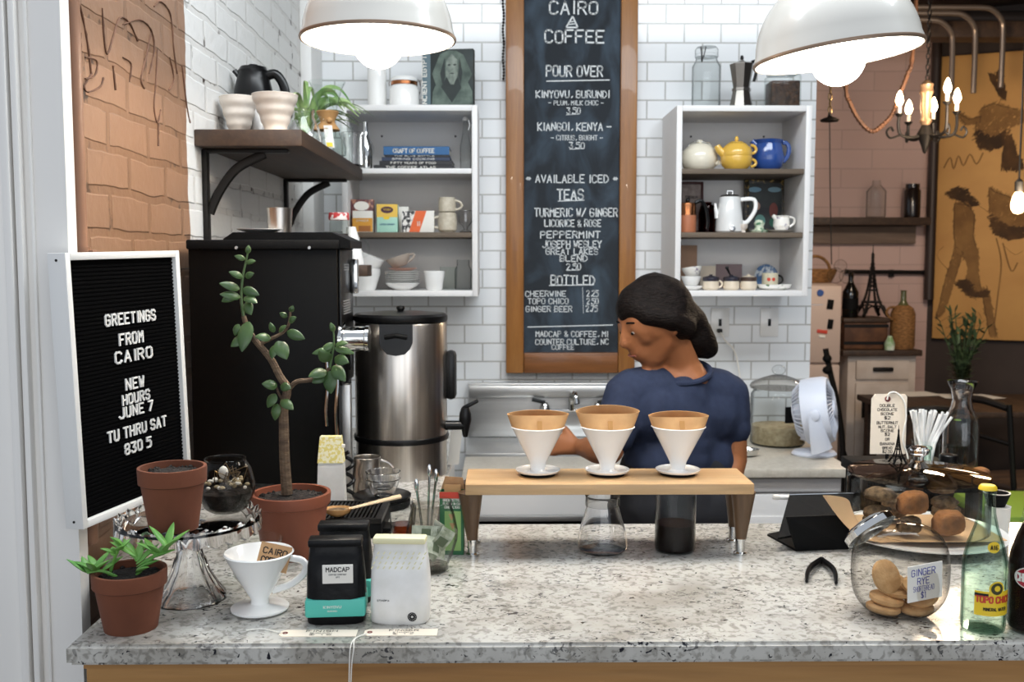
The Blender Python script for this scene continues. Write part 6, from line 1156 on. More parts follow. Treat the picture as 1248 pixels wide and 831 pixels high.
# ================================================================ BACK ROOM
Yw = 6.79
fr = T('pink_fridge', 'pale pink old fridge with small magnets against the far wall', 'fridge', (bx(985, 6.3, .8), 6.42, 0)); zf = zz(346, 6.15)
x1 = bx(1024, 6.15, 1.2)-fr.location.x
G().b2(-.45, x1, -.27, .30, .04, zf, .03).build('fridge_body', PINKW, fr)
G().b2(-.45, x1-.004, -.30, -.271, .06, zf-.50, .012).build('lower_door', PINKW, fr); G().b2(-.45, x1-.004, -.30, -.271, zf-.49, zf-.01, .012).build('upper_door', PINKW, fr)
for px, py, w_, h_, m, r in ((1000, 357, .022, .022, BLUEC, 1), (1012, 371, .030, .060, MATTEB, 0), (1012, 395, .026, .060, MATTEB, 0), (1002, 404, .05, .022, RED, 0), (1002, 410, .03, .016, PAPER, 0)):
    p = at(px, py, 6.115); mg = T('fridge_magnet', {357: 'round blue magnet', 371: 'upper small black magnet picture', 395: 'lower small black magnet picture', 404: 'small red striped magnet', 410: 'small white magnet under the red one'}[py]+' on the pink fridge', 'magnet', (p.x, 6.1199, p.z), group='magnets on the pink fridge')
    (G().lathe(solid([(w_, 0), (w_*.9, .006)]), 20, Matrix.Rotation(PI/2, 4, 'X')) if r else G().box((0, -.003, 0), (w_*1.3, .006, h_), .002, Matrix.Rotation(.12, 4, 'Y'))).build('magnet_face', m, mg)
write(G(), '----', at(996, 373, 6.1185), X1, Z1, .016, .07, .2).build('badge', CHROME, fr, smooth=0).parent = None
bd = bpy.data.objects['badge']; bd.parent = fr; bd.location = -fr.location
t = T('wicker_basket', 'low brown wicker basket with a looped handle on the pink fridge', 'basket', (bx(995, 6.42, zf), 6.45, zf+.001)); G().lathe(vessel([(.10, 0), (.13, .06), (.135, .085)], .008), 32).build('basket_body', WICKER, t); G().tube(arc((-.10, 0, .07), (.10, 0, .07), (0, 0, .10), 12), .010, 8).build('handle', WICKER, t)
t = T('wire_globes', 'cluster of clear glass bubbles standing on the right of the fridge top', 'ornament', (bx(1021, 6.25, zf), 6.21, zf+.001))
for x, z, r in ((-.03, .05, .05), (.04, .045, .045), (.0, .11, .04)): G().ball((x, 0, z), r, 3).build('bubble', GLASSD, t)
# hung stick thing beside fridge
t = T('folded_stand', 'dark folded metal stand with two small knobs leaning in front of the pink fridge', 'stand', (bx(1017, 5.75, .8), 5.75, 0)); pts = [at(1006, 425, 5.75), at(1012, 455, 5.75), at(1020, 490, 5.75), at(1027, 548, 5.75)]
pts = [p-t.location for p in pts]; e = pts[-1].copy(); e.z = .015
G().tube(smoothp(pts+[e], 4), .017, 8).build('pole', DARKMETAL, t)
for py in (437, 451): p = at(1008, py, 5.72)-t.location; G().ball(p, (.028, .02, .025), 2).build('wheel', MATTEB, t)
G().tube([pts[-1], Vector((pts[-1].x+.22, .1, .015))], .014, 8).build('strut', DARKMETAL, t)
# white cabinet
zc_ = zz(425, 6.38); xa, xb = bx(1033, 6.3, .9), bx(1116, 6.3, .9); kc = T('kitchen_cabinet', 'aged white cupboard with a dark top against the far wall', 'cabinet', ((xa+xb)/2, 6.52, 0)); W = (xb-xa)/2
G().b2(-W, W, -.22, .26, .06, zc_-.04, .006).build('cabinet_body', CABW, kc); G().b2(-W-.05, W+.02, -.27, .265, zc_-.038, zc_, .006).build('top', DARKW, kc); G().b2(-W+.02, W-.02, -.19, .25, 0, .06).build('plinth', MATTEB, kc)
d = G().b2(-W+.05, W-.05, -.238, -.2205, zc_-.19, zc_-.07, .004).build('drawer', CABW, kc); G().box((0, -.246, zc_-.125), (.13, .016, .028), .006).build('pull', DARKMETAL, d)
d = G().b2(-W+.05, W-.05, -.238, -.2205, .12, zc_-.215, .004).build('door', CABW, kc); G().box((-W+.10, -.246, .66), (.022, .016, .14), .005).build('pull', DARKMETAL, d)
G().b2(-W+.11, W-.11, -.2405, -.2381, .18, zc_-.28, .001).build('door_panel', CABW, d)
# things on the white cabinet
zc_ += .001
t = T('wooden_crate', 'brown rusty wooden box with a dark lid on the white cupboard', 'crate', (bx(1052, 6.36, 1.1), 6.44, zc_)); w2 = 27*6.3/FPX; hb = zz(388, 6.3)-zc_
G().b2(-w2, w2, -.13, .13, 0, hb-.03, .008).build('box_body', RUST, t); G().b2(-w2-.01, w2+.01, -.14, .14, hb-.029, hb, .008).build('lid', DARKW, t)
for z in (.03, hb-.06): G().b2(-w2-.003, w2+.003, -.133, -.1305, z, z+.02).build('iron_band', DARKMETAL, t)
zt2 = zc_+hb+.001
t = T('metal_tower', 'tall dark metal lattice tower model on the rusty box', 'model tower', (bx(1062, 6.44, 1.3), 6.44, zt2)); tower(t, zz(298, 6.44)-zt2, DARKMETAL)
t = T('wine_bottle', 'black wine bottle left of the tall tower model', 'bottle', (bx(1036, 6.40, 1.3), 6.40, zt2)); h = zz(331, 6.40)-zt2; G().lathe(solid([(.046, 0), (.050, .006), (.050, h*.55), (.022, h*.74), (.016, h*.80), (.016, h*.97), (.018, h*.98), (.018, h)]), 28).build('bottle_body', mat('black glass', '#0d0d0c', .1), t); G().lathe([(.0505, h*.18), (.0505, h*.42)], 24).build('label', MATTEB, t)
t = T('wicker_demijohn', 'wicker covered demijohn with a glass neck on the right of the cupboard', 'demijohn', (bx(1099.5, 6.36, 1.1), 6.36, zc_)); h = zz(354, 6.36)-zc_; r = 14.5*6.36/FPX
G().lathe(solid([(r*.9, 0), (r, .02), (r*1.0, h*.60), (r*.80, h*.70), (r*.5, h*.745)]), 36).build('wicker_cover', WICKER, t); G().lathe(solid([(r*.45, h*.746), (r*.25, h*.82), (r*.22, h*.98), (r*.30, h)]), 24).build('glass_neck', mat('olive bottle glass', '#5a5a38', .15), t)
G().tube(arc((-r*.85, -.02, h*.72), (-r*.95, -.02, h*.50), (-.045, 0, .01), 8), .008, 8).build('handle', WICKER, t)
t = T('green_soap', 'small green and white bottle between the box and the demijohn', 'bottle', (bx(1084, 6.26, 1.05), 6.26, zc_)); G().lathe(solid([(.030, 0), (.032, .04), (.018, .075), (.014, .09)]), 20).build('bottle_body', mat('green white plastic', '#7fa36a', .4, var=(20, '#dfe6d6')), t)
# shelf on far wall with two jars
zs2 = zz(265, 6.62); t = T('timber_shelf', 'rough dark timber shelf with a board below on the pink wall', 'shelf', (0, 0, 0)); xa, xb = bx(984, 6.65, zs2), bx(1128, 6.65, zs2)
G().b2(xa-.3, xb, 6.56, 6.795, zs2-.05, zs2, .004).build('plank', DARKW, t); G().b2(xa-.3, bx(1120, 6.7, zs2), 6.74, 6.795, zs2-.17, zs2-.052, .004).build('backing_board', wood('weathered grey board', '#8a7464', '#6a5648', 0, .8, 5), t)
t = T('shelf_bottle', 'clear glass bottle on the timber shelf', 'bottle', (bx(1067, 6.66, zs2), 6.66, zs2+.001)); h = zz(220, 6.66)-zs2; r = 11.5*6.66/FPX; G().lathe(vessel([(r*.9, 0), (r, .01), (r, h*.72), (r*.45, h*.88), (r*.4, h)], .004), 30).build('bottle_glass', GLASSD, t)
t = T('dark_jar', 'dark brown jar on the timber shelf', 'jar', (bx(1111, 6.66, zs2), 6.66, zs2+.001)); h = zz(224, 6.66)-zs2; r = 9.5*6.66/FPX; G().lathe(solid([(r*.95, 0), (r, .01), (r, h*.80), (r*.8, h*.87), (r*.85, h*.88), (r*.85, h)]), 28).build('jar_body', mat('dark brown glaze', '#1d1512', .2), t)
# wall pipe + horizontal rod
t = T('iron_rod', 'thin iron rod running along the pink wall under the timber shelf', 'rod', (0, 0, 0)); G().tube([at(1030, 331, 6.76), at(1134, 332, 6.76)], .014, 8).build('rod', DARKMETAL, t); G().box(at(1086, 333, 6.775), (.03, .03, .05), .003).build('clip', DARKMETAL, t)
t = T('corner_pipe', 'dark vertical pipe in the corner beside the painting', 'pipe', (0, 0, 0)); a = at(1134, 190, 6.72); b_ = at(1132, 365, 6.72); G().tube([(a.x+.02, 6.72, 3.2), (a.x+.02, 6.72, b_.z)], .032, 12).build('pipe', mat('brown iron pipe', '#3a2d26', .5, .3), t)
# painting on the slanted wall
wr = math.radians(-25); uw = Vector((math.cos(wr), math.sin(wr), 0)); nw = Vector((math.sin(wr), -math.cos(wr), 0)); P0 = Vector((2.93, 6.8, 0))
def onwall(px, py, off=.0):
    d = RM @ Vector(((px-624)/FPX, (415.5-py)/FPX, -1)); o = Vector((0, 0, CAMZ)); q = P0+nw*off; return o+d*((q-o).dot(nw)/d.dot(nw))
off = .055; tl, bl = onwall(1148, 69, off), onwall(1135, 412, off); s0 = ((tl-P0).dot(uw)+(bl-P0).dot(uw))/2; ztop, zbot = tl.z, bl.z; LW = 1.5
pt = T('canvas_painting', 'large ochre canvas with dark charcoal figures on the back wall', 'painting', P0+uw*s0+Z1*zbot, wr); HP = ztop-zbot
G().b2(0, LW, -.055, -.012, 0, HP, .004).build('canvas', painting(), pt)
CHAR = mat('charcoal drawing', '#3b2817', .9, var=(9, '#5a3d20')); CHAR2 = mat('light charcoal drawing', '#7a562f', .9, var=(9, '#8f683a'))
Mi = (Matrix.Translation(pt.location) @ Matrix.Rotation(wr, 4, 'Z')).inverted()
def C2(px, py): p = Mi @ onwall(px, py, off); return (p.x, p.z)
HT = {0: G(), 1: G()}; hr = random.Random(77)
def inside(x, y, P):
    c = False
    for (x1, y1), (x2, y2) in zip(P, P[1:]+P[:1]):
        if (y1 > y) != (y2 > y) and x < (x2-x1)*(y-y1)/(y2-y1)+x1: c = not c
    return c
def figure(pts, m, k):                  # charcoal hatching that fills an outline with loose strokes
    P = [C2(*p) for p in pts]; xs, ys = [p[0] for p in P], [p[1] for p in P]; ar = (max(xs)-min(xs))*(max(ys)-min(ys)); n = int(min(520, 60+ar*9000)); g = HT[1 if m is CHAR2 else 0]
    ang = PI/2+hr.uniform(-.5, .5) if max(ys)-min(ys) > max(xs)-min(xs) else hr.uniform(.2, .9)
    for _ in range(n*3):
        x, y = hr.uniform(min(xs), max(xs)), hr.uniform(min(ys), max(ys))
        if not inside(x, y, P): continue
        a = ang+hr.uniform(-.35, .35); L = hr.uniform(.015, .06); d = (math.cos(a)*L/2, math.sin(a)*L/2); yy = -.0553-.0003*k-.0004*hr.random()
        bar(g, (x-d[0], yy, y-d[1]), (x+d[0], yy, y+d[1]), hr.uniform(.0025, .0075), Y1)
    for a, b_ in zip(P, P[1:]+P[:1]):
        if hr.random() < .7: bar(HT[0], (a[0]+hr.uniform(-.006, .006), -.0568, a[1]), (b_[0], -.0568, b_[1]+hr.uniform(-.006, .006)), .004, Y1)
figure([(1205, 92), (1212, 92), (1222, 118), (1218, 116)], CHAR, 0); figure([(1214, 88), (1220, 90), (1226, 118), (1220, 118)], CHAR, 1)
figure([(1196, 132), (1210, 126), (1224, 130), (1240, 134), (1256, 138), (1256, 148), (1240, 150), (1230, 158), (1222, 176), (1210, 180), (1194, 178), (1188, 166), (1190, 148)], CHAR2, 2); figure([(1190, 160), (1206, 170), (1224, 160), (1222, 178), (1208, 182), (1194, 178)], CHAR, 3)
figure([(1166, 138), (1180, 146), (1196, 142), (1194, 150), (1178, 152)], CHAR2, 0); figure([(1224, 170), (1232, 164), (1240, 190), (1248, 205), (1230, 206), (1220, 204)], CHAR, 4)
figure([(1205, 228), (1212, 234), (1236, 242), (1252, 240), (1252, 284), (1236, 288), (1214, 280), (1206, 260)], CHAR2, 0); figure([(1206, 262), (1226, 276), (1252, 278), (1252, 290), (1230, 292), (1212, 284)], CHAR, 1)
figure([(1154, 236), (1164, 228), (1176, 232), (1182, 240), (1192, 250), (1182, 252), (1170, 244), (1160, 240)], CHAR, 2); figure([(1163, 248), (1180, 250), (1188, 262), (1186, 290), (1192, 312), (1176, 314), (1164, 308), (1162, 280)], CHAR2, 3)
figure([(1164, 300), (1174, 308), (1162, 346), (1152, 378), (1140, 388), (1148, 356), (1156, 326)], CHAR2, 4); figure([(1176, 308), (1192, 306), (1192, 336), (1196, 356), (1186, 362), (1176, 352), (1180, 330)], CHAR2, 5)
figure([(1166, 344), (1176, 340), (1188, 356), (1204, 354), (1202, 362), (1182, 360)], CHAR, 6); figure([(1196, 354), (1204, 352), (1212, 392), (1214, 410), (1206, 408)], CHAR2, 2)
g = G()
for ln in ([(1150, 205), (1158, 192), (1162, 206), (1168, 190), (1174, 202), (1182, 188), (1190, 200), (1198, 186)], [(1146, 392), (1160, 384), (1172, 388), (1190, 380), (1196, 388)], [(1152, 400), (1168, 394), (1188, 398), (1200, 390)], [(1214, 290), (1220, 320), (1216, 360), (1211, 400)], [(1222, 296), (1232, 330), (1240, 320)], [(1224, 300), (1236, 310), (1246, 306)], [(1192, 250), (1210, 262)], [(1156, 330), (1142, 312), (1150, 300)]):
    P = smoothp([(C2(*p)[0], -.0562, C2(*p)[1]) for p in ln], 4); g.tube(P, .0045, 4, flat=.2)
g.build('charcoal_lines', CHAR2, pt, kind='stuff'); HT[0].build('dark_hatching', CHAR, pt, smooth=0, kind='stuff'); HT[1].build('light_hatching', CHAR2, pt, smooth=0, kind='stuff')
# ceiling conduits and beams
t = T('ceiling_beam', 'dark heavy beam under the ceiling of the back room', 'beam', (0, 0, 0)); p = at(1170, 38, 6.2); G().b2(1.30, 5.0, 6.14, 6.30, p.z-.05, p.z+.05, .01).build('beam', DARKW, t)
t = T('ceiling_duct', 'long grey pipe duct running along the back room ceiling', 'duct', (0, 0, 0)); p = at(1170, 23, 6.5); G().tube([(1.3, 6.5, p.z), (5, 6.5, p.z)], .05, 14).build('duct', mat('dull duct metal', '#6b5f57', .4, .7), t)
for i, (px, py, Y) in enumerate(((1150, 24, 5.9), (1178, 16, 5.9), (1212, 9, 5.9))):
    t = T('ceiling_conduit', ('lowest', 'middle', 'uppermost')[i]+' bent grey conduit under the back room ceiling', 'conduit', (0, 0, 0), group='bent conduits'); a = at(px, py, Y)
    G().tube([(1.3, Y, a.z)]+smoothp([(a.x-.10, Y, a.z), (a.x-.02, Y, a.z-.01), (a.x+.05, Y+.02, a.z-.06), (a.x+.075, Y+.04, a.z-.14), (a.x+.08, Y+.05, a.z-.45)], 5), .016, 10).build('tube', mat('conduit metal', '#8d7f74', .35, .8) if i == 0 else bpy.data.materials['conduit metal'], t)
# chandelier
YC = 5.3; cc = at(1128, 148, YC); ch = T('candle_chandelier', 'small brass candle chandelier with lit flame bulbs in the back room', 'chandelier', cc); k = YC/FPX
G().lathe([(0, -.17), (.010, -.16), (.018, -.13), (.030, -.10), (.045, -.07), (.030, -.04), (.020, -.02), (0, -.02)], 24).build('finial', DARKMETAL, ch); G().lathe([(0, -.02), (.020, -.02), (.032, .0), (.022, .02), (.030, .08), (.026, .13), (.036, .15), (.030, .17), (.034, .19), (.014, .21), (0, .22)], 24).build('stem', mat('pale brass', '#a98a6c', .35, .6), ch)
for i, (ax_, ay, zf_) in enumerate(((-35, -.03, 118), (9, -.16, 108), (31, -.06, 116), (-6, .16, 122), (22, .13, 120))):
    tipz = zz(zf_+18, YC)-cc.z; X = ax_*k
    ar = G().tube(smoothp([(0, 0, -.06), (X*.45, ay*.45, -.085), (X*.9, ay*.9, -.075), (X*1.02, ay, -.03), (X, ay, tipz-.02)], 5), .008, 8).tube(smoothp([(X*.95, ay, -.075), (X*1.28, ay, -.09), (X*1.42, ay, -.06), (X*1.28, ay, -.035), (X*1.18, ay, -.055)], 4), .006, 6).build('arm', DARKMETAL, ch)
    G().lathe(solid([(.008, tipz-.03), (.020, tipz-.018), (.022, tipz-.012)]), 16, Matrix.Translation((X, ay, 0))).build('drip_cup', DARKMETAL, ar); G().lathe(solid([(.010, tipz-.012), (.010, tipz+.030)]), 16, Matrix.Translation((X, ay, 0))).build('candle_sleeve', PORCM, ar)
    G().lathe([(0, tipz+.028), (.012, tipz+.034), (.020, tipz+.055), (.013, tipz+.085), (.004, tipz+.105), (0, tipz+.108)], 18, Matrix.Translation((X, ay, 0))).build('flame_bulb', FLAME, ar)
g = G(); zt_ = 3.2-cc.z
for i in range(int((zt_-.22)/.028)): 
    M_ = Matrix.Translation((.002, 0, .225+i*.028)) @ Matrix.Rotation((i % 2)*PI/2, 4, 'Z'); g.tube([(.009*math.cos(a), 0, .017*math.sin(a)) for a in [j*PI/5 for j in range(10)]], .0035, 5, M_, closed=True)
g.build('chain', DARKMETAL, ch, kind='stuff')
point('chandelier_light', (0, -.05, .14), 34, (1, .80, .60), .1, ch).location = (0, -.45, .0)
sw = T('swag_chain', 'looping chain cord hanging from the ceiling to the chandelier', 'chain', (0, 0, 0)); pts = [at(1030, 96, YC), at(1036, 126, YC), at(1048, 148, YC), at(1062, 160, YC), at(1076, 152, YC), at(1088, 138, YC), at(1096, 116, YC), at(1106, 90, YC), at(1112, 66, YC)]
P = smoothp([Vector((at(1024, 60, YC).x, YC, 3.2))]+pts+[Vector((at(1117, 40, YC).x, YC, 3.2))], 8); g = G(); g.tube(P, [.010+.004*(i % 2) for i in range(len(P))], 6); g.build('chain_links', RUST, sw)
hk = T('hanging_hook', 'dark round ceiling hook plate hanging on a short chain', 'hook', at(1011, 148, YC)); G().lathe([(.045, 0), (.050, .008), (.030, .018), (.010, .024), (.008, .045), (0, .046), (0, .04), (.030, .004)], 26).build('plate', DARKMETAL, hk)
g = G()
for i in range(int((3.2-hk.location.z)/.034)): g.tube([(.009*math.cos(a), 0, .02*math.sin(a)) for a in [j*PI/4 for j in range(8)]], .0035, 5, Matrix.Translation((0, 0, .06+i*.034)) @ Matrix.Rotation((i % 2)*PI/2, 4, 'Z'), closed=True)
g.build('chain', BRASS, hk, kind='stuff'); G().tube([(0, 0, 0), (.01, 0, -.3), (.03, .0, -.75)], .003, 5).build('pull_cord', DARKMETAL, hk)
# bare bulb at the right edge
pb = T('bare_bulb', 'bare glowing bulb hanging on a cord in front of the painting', 'light bulb', at(1241, 243, 4.9)); G().lathe([(0, -.072), (.020, -.066), (.032, -.045), (.034, -.02), (.026, .015), (.016, .035), (0, .036)], 28).build('bulb', emit('warm filament bulb', '#ffd7a0', 7), pb)
G().lathe(solid([(.018, .036), (.020, .045), (.020, .085), (.008, .10)]), 20).build('socket', MATTEB, pb); G().tube([(0, 0, .09), (0, 0, 3.2-pb.location.z)], .005, 8).build('cord', MATTEB, pb); point('bulb_light', (0, -.06, -.0), 20, (1, .76, .50), .04, pb)
# dining table, papers, vase, chairs
zt3 = .76; dt = T('dining_table', 'dark dining table in the back room with papers on it', 'table', (bx(1180, 5.75, zt3), 5.75, 0)); G().b2(-.52, .9, -.35, .38, zt3-.035, zt3, .006).build('table_top', DARKW, dt)
for x in (-.45, .82):
    for y in (-.29, .32): G().b2(x-.03, x+.03, y-.03, y+.03, 0, zt3-.0355).build('leg', DARKW, dt)
for i, (px, py, rz_) in enumerate(((1118, 480, .2), (1170, 483, -.1), (1192, 484, .3))):
    p = on(px, py, zt3); t = T('paper_menu', ('left', 'middle', 'right')[i]+' sheet of pale paper on the dark dining table', 'paper', (p.x, p.y, zt3+.0005+.0006*i), rz_, 'papers on the dining table'); G().b2(-.12, .12, -.10, .10, 0, .0005).build('sheet', PAPER, t)
vz = T('flower_vase', 'glass vase of dark green sprigs on the dining table', 'vase', (bx(1170, 5.95, zt3), 5.95, zt3+.001)); G().lathe(vessel([(.045, 0), (.05, .01), (.05, .16), (.055, .20)], .003), 28).build('vase_glass', GLASSDK, vz)
rr = random.Random(31); g = G(); g2 = G()
for i in range(26):
    a = rr.uniform(0, 2*PI); L = rr.uniform(.2, .46); q = rr.uniform(.04, .17); P = smoothp([(0, 0, .03), (q*.3*math.cos(a), q*.3*math.sin(a), .2), (q*math.cos(a), q*math.sin(a), .18+L*.75)], 5); g.tube(P, .003, 5)
    for j in range(9):
        p = P[3+j % (len(P)-3)]; leaf(g2, p, (rr.uniform(-1, 1), rr.uniform(-1, 1), rr.uniform(0, .9)), rr.uniform(.04, .085), .012, .002, .1)
g.build('stems', HERB, vz, kind='stuff'); g2.build('leaves', HERB, vz, kind='stuff')
def chair(lab, px, Y, rz, seat_m, hb=.86):
    c = T('cafe_chair', lab, 'chair', (bx(px, Y, .8), Y, 0), rz)
    G().b2(-.20, .20, -.20, .20, .43, .465, .02).build('seat', seat_m, c)
    for x in (-.18, .18):
        G().tube([(x, .19, 0), (x, .20, .45), (x*.95, .24, hb)], .014, 8).build('leg', DARKMETAL, c); G().tube([(x, -.18, 0), (x, -.17, .43)], .014, 8).build('leg', DARKMETAL, c)
    G().tube(smoothp([(-.17, .24, hb-.02), (0, .265, hb), (.17, .24, hb-.02)], 4), .020, 8).build('back_rail', DARKMETAL, c); G().tube(smoothp([(-.17, .222, hb-.2), (0, .245, hb-.19), (.17, .222, hb-.2)], 4), .014, 8).build('back_slat', DARKMETAL, c)
    return c
chair('dark metal cafe chair at the left front of the dining table', 1118, 5.12, math.radians(176), DARKW)
chair('dark metal chair turned sideways at the right edge of the photo', 1252, 5.08, math.radians(100), DARKW, .88)
st_ = T('green_bench', 'bright lime green cushioned bench behind the dark cup', 'bench', (bx(1222, 4.6, .45), 4.55, 0)); p0 = zz(566, 4.75); 
G().b2(-.16, .42, -.26, .24, .40, .47, .03).build('cushion', LIME, st_); G().b2(-.15, .41, -.25, .23, .36, .399, .005).build('seat_frame', DARKW, st_)
for x in (-.12, .38):
    for y in (-.22, .2): G().b2(x-.02, x+.02, y-.02, y+.02, 0, .3595).build('leg', DARKW, st_)
# ================================================================ PERSON
def skinmesh(chains, voxel=.007, smooth_it=4):
    """limbs as chains of (x,y,z,r): overlapping balls fused into one surface"""
    b = G()
    for chn in chains:
        for (p, q) in zip(chn, chn[1:]):
            p, q = Vector(p), Vector(q); d = (q.xyz-p.xyz).length if False else (Vector(q[:3])-Vector(p[:3])).length; n = max(1, int(d/(min(p[3], q[3])*.35)))
            for i in range(n+1):
                v = p.lerp(q, i/n); b.ball(v[:3], v[3], 2)
    me = bpy.data.meshes.new('tmp'); me.from_pydata(b.v, [], b.f); o = bpy.data.objects.new('tmp', me); C.objects.link(o)
    m = o.modifiers.new('r', 'REMESH'); m.mode = 'VOXEL'; m.voxel_size = voxel
    s = o.modifiers.new('s', 'SMOOTH'); s.iterations = smooth_it; s.factor = .5
    ev = o.evaluated_get(bpy.context.evaluated_depsgraph_get()); out = bpy.data.meshes.new_from_object(ev)
    bpy.data.objects.remove(o); bpy.data.meshes.remove(me); g = G(); g.v = [tuple(v.co) for v in out.vertices]; g.f = [tuple(p.vertices) for p in out.polygons]; bpy.data.meshes.remove(out); return g
YP = 2.72; xP = bx(822, YP, 1.1)
pe = T('person', 'person in a navy t-shirt with dark tied hair walking behind the bar, head bowed', 'person', (xP, YP, 0))
def Pq(px, py, dy=0): p = at(px, py, YP+dy); return (p.x-xP, dy, p.z)
def R_(px, py, r, dy=0): return (*Pq(px, py, dy), r)
# head bowed to the left: axis points
HC = Vector(Pq(797, 393, -.02)); fd = Vector((-.86, -.34, -.36)).normalized(); up_ = Vector((-.30, -.10, .95)); up_ = (up_-fd*up_.dot(fd)).normalized(); sd = fd.cross(up_)
def hp(f, u_, s, r): p = HC+fd*f+up_*u_+sd*s; return (p.x, p.y, p.z, r)
head = [[hp(-.015, .02, 0, .086), hp(.015, .018, 0, .082)], [hp(.0, -.03, 0, .070), hp(.035, -.072, 0, .044), hp(.050, -.092, 0, .026)], [hp(.070, -.01, .0, .034), hp(.060, -.055, 0, .036)], [hp(.082, .028, 0, .012), hp(.108, -.018, 0, .012), hp(.098, -.026, 0, .013)], [hp(.085, -.052, -.016, .009), hp(.089, -.051, 0, .010), hp(.085, -.052, .016, .009)], [hp(.082, -.062, -.013, .009), hp(.087, -.063, 0, .010), hp(.082, -.062, .013, .009)], [hp(.072, .022, .03, .020), hp(.055, -.018, .038, .020)], [hp(.072, .022, -.03, .020), hp(.055, -.018, -.038, .020)], [hp(-.01, .01, .082, .010), hp(-.018, -.012, .084, .012), hp(-.008, -.030, .078, .009)], [hp(-.01, .01, -.082, .010), hp(-.018, -.012, -.084, .012), hp(-.008, -.030, -.078, .009)]]
NK = Pq(828, 446, .03)
neck = [[hp(-.03, -.045, 0, .058), (*NK, .058), R_(834, 470, .075, .03)]]
torso = [[R_(826, 478, .085, .03), R_(824, 520, .100, .03), R_(826, 570, .098, .03), R_(828, 612, .105, .03), (0.01, .03, .90, .125)], [R_(776, 476, .062, -.03), R_(826, 470, .07, .03), R_(872, 476, .062, .08)], [R_(790, 500, .085, -.02), R_(864, 505, .085, .07)], [R_(798, 560, .08, .0), R_(856, 560, .08, .06)], [(-.06, .01, .92, .10), (.075, .05, .92, .10)]]
def arm(sh, el, wr_, fingers): return [[(*sh, .056), (*Vector(sh).lerp(Vector(el), .5), .050), (*el, .042)], [(*el, .042), (*Vector(el).lerp(Vector(wr_), .35), .043), (*wr_, .024)]]+fingers
def hand(wr_, d, side):
    """palm and five separate curled fingers from the wrist along d"""
    w_ = Vector(wr_); d = Vector(d).normalized(); s = Vector(side).normalized(); n = d.cross(s); out = [[(*w_, .022), (*(w_+d*.045+s*.012), .016), (*(w_+d*.075+s*.018), .014)], [(*w_, .022), (*(w_+d*.045-s*.012), .016), (*(w_+d*.072-s*.020), .013)], [(*(w_+d*.04), .017), (*(w_+d*.078), .014)]]
    for k, L in enumerate((.058, .068, .063, .048)):
        b0 = w_+d*.078+s*(.027-.018*k); p1 = b0+d*L*.45+n*.006; p2 = p1+d*L*.30+n*.016; p3 = p2+d*L*.18+n*.020; out.append([(*b0, .0092), (*p1, .0086), (*p2, .0078), (*p3, .0068)])
    t0 = w_+d*.028+s*.022; t1 = t0+d*.025+s*.026+n*.008; t2 = t1+d*.028+s*.010+n*.012; out.append([(*t0, .013), (*t1, .0105), (*t2, .0082)]); return out
shR, elR, wrR = Pq(886, 482, .09), Pq(893, 560, .07), Pq(870, 640, -.03)
shL, elL, wrL = Pq(764, 482, -.04), Pq(742, 548, -.10), Pq(708, 545, .02)
dR = (Vector(wrR)-Vector(elR)); dL = Vector((-.9, .35, .05))
arms = arm(shR, elR, wrR, hand(wrR, dR, (-.5, -.85, 0)))+arm(shL, elL, wrL, hand(wrL, dL, (.1, .3, 1)))
legs = []
for s, fx, fy in ((-1, -.16, -.06), (1, .16, .12)): legs.append([(.01+s*.075, .03, .90, .095), (.01+s*.085+fx*.4, .03+fy*.2, .50, .062), (.01+s*.085+fx*.8, .03+fy, .28, .056), (.01+s*.085+fx, .03+fy, .09, .040), (.01+s*.085+fx-.02, .02+fy, .045, .040), (.01+s*.085+fx-.15, fy-.02, .035, .032)])
skinmesh(head+neck+torso+arms+legs, .006, 5).build('body', SKIN, pe, smooth=60)
# face details
for s in (-1, 1):
    e = hp(.079, .008, .031*s, .011); G().ball(e[:3], (.010, .010, .008), 2).build('eye', mat('eye white', '#d9cfc6', .3) if s < 0 else bpy.data.materials['eye white'], pe); i_ = hp(.0875, .006, .031*s, 0); G().ball(i_[:3], .0045, 2).build('iris', HAIR, pe)
    P = [hp(.084, .032, .014*s, 0)[:3], hp(.088, .037, .030*s, 0)[:3], hp(.080, .034, .047*s, 0)[:3]]; G().tube(smoothp(P, 4), .0042, 6, flat=.6).build('eyebrow', HAIR, pe)
G().tube(smoothp([hp(.094, -.057, -.020, 0)[:3], hp(.100, -.057, 0, 0)[:3], hp(.094, -.057, .020, 0)[:3]], 4), .0028, 6).build('lips', mat('lip', '#8a4f43', .5), pe)
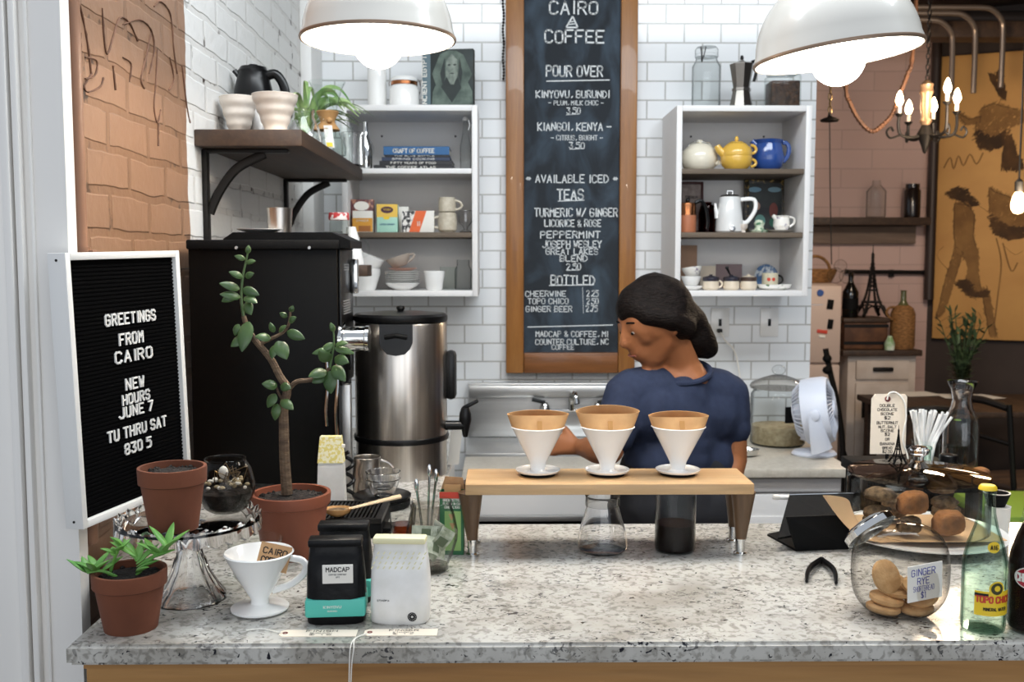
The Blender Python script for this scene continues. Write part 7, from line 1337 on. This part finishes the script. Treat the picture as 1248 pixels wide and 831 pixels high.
# hair: cap swept back over a low bun
hair = [[hp(-.020, .050, 0, .086), hp(.022, .062, 0, .066)], [hp(-.035, .030, 0, .092), hp(-.055, -.01, 0, .080)], [hp(.045, .065, 0, .048), hp(.062, .058, 0, .034), hp(.074, .050, .0, .022)], [hp(.040, .040, .058, .032), hp(-.01, .01, .080, .030), hp(-.05, -.03, .062, .036)], [hp(.040, .040, -.058, .032), hp(-.01, .01, -.080, .030), hp(-.05, -.03, -.062, .036)], [hp(.05, .06, .03, .034), hp(.05, .06, -.03, .034)], [hp(-.06, .0, 0, .070), hp(-.10, -.045, 0, .056), R_(846, 408, .055, .03)], [R_(838, 404, .052, .03), R_(852, 416, .050, .04), R_(862, 424, .034, .05)]]
skinmesh(hair, .006, 22).build('hair', HAIR, pe, smooth=60)
# t-shirt
TS = .010
shirt = [[R_(826, 484, .088+TS, .03), R_(824, 520, .102+TS, .03), R_(826, 555, .100+TS, .03), R_(827, 580, .100+TS, .03)], [R_(772, 478, .060+TS, -.03), R_(800, 476, .066+TS, .0)], [R_(852, 476, .066+TS, .06), R_(874, 478, .062+TS, .08)], [R_(790, 500, .085+TS, -.02), R_(864, 505, .085+TS, .07)], [R_(798, 560, .082+TS, .0), R_(856, 560, .082+TS, .06)],
         [(*shR, .056+TS), (*Vector(shR).lerp(Vector(elR), .3), .054+TS), (*Vector(shR).lerp(Vector(elR), .5), .052+TS)], [(*shL, .056+TS), (*Vector(shL).lerp(Vector(elL), .5), .053+TS), (*Vector(shL).lerp(Vector(elL), .72), .050+TS)]]
skinmesh(shirt, .0065, 16).build('t_shirt', NAVY, pe, smooth=60)
cN = Vector(Pq(830, 453, .025)); G().tube([cN+Vector((.080*math.cos(a), .074*math.sin(a), .006*math.cos(a)+.024*math.sin(a))) for a in [i*2*PI/40 for i in range(40)]], .0085, 8, closed=True).build('neckband', NAVY, pe)
pants = [[(0.01, .03, 1.0, .113), (0.01, .03, .90, .135)], [(-.06, .01, 1.0, .100), (.075, .05, 1.0, .100)], [(-.06, .01, .92, .110), (.075, .05, .92, .110)]]+[[(a, b_, c, r+.012) for a, b_, c, r in L[:4]] for L in legs]
skinmesh(pants, .009, 10).build('trousers', DARKCLOTH, pe, smooth=60)
for i, L in enumerate(legs):
    a, b_ = L[4], L[5]; skinmesh([[(a[0]+.01, a[1], .050, .048), (b_[0], b_[1], .042, .040)]], .007, 3).build('shoe', MATTEB, pe, smooth=60)
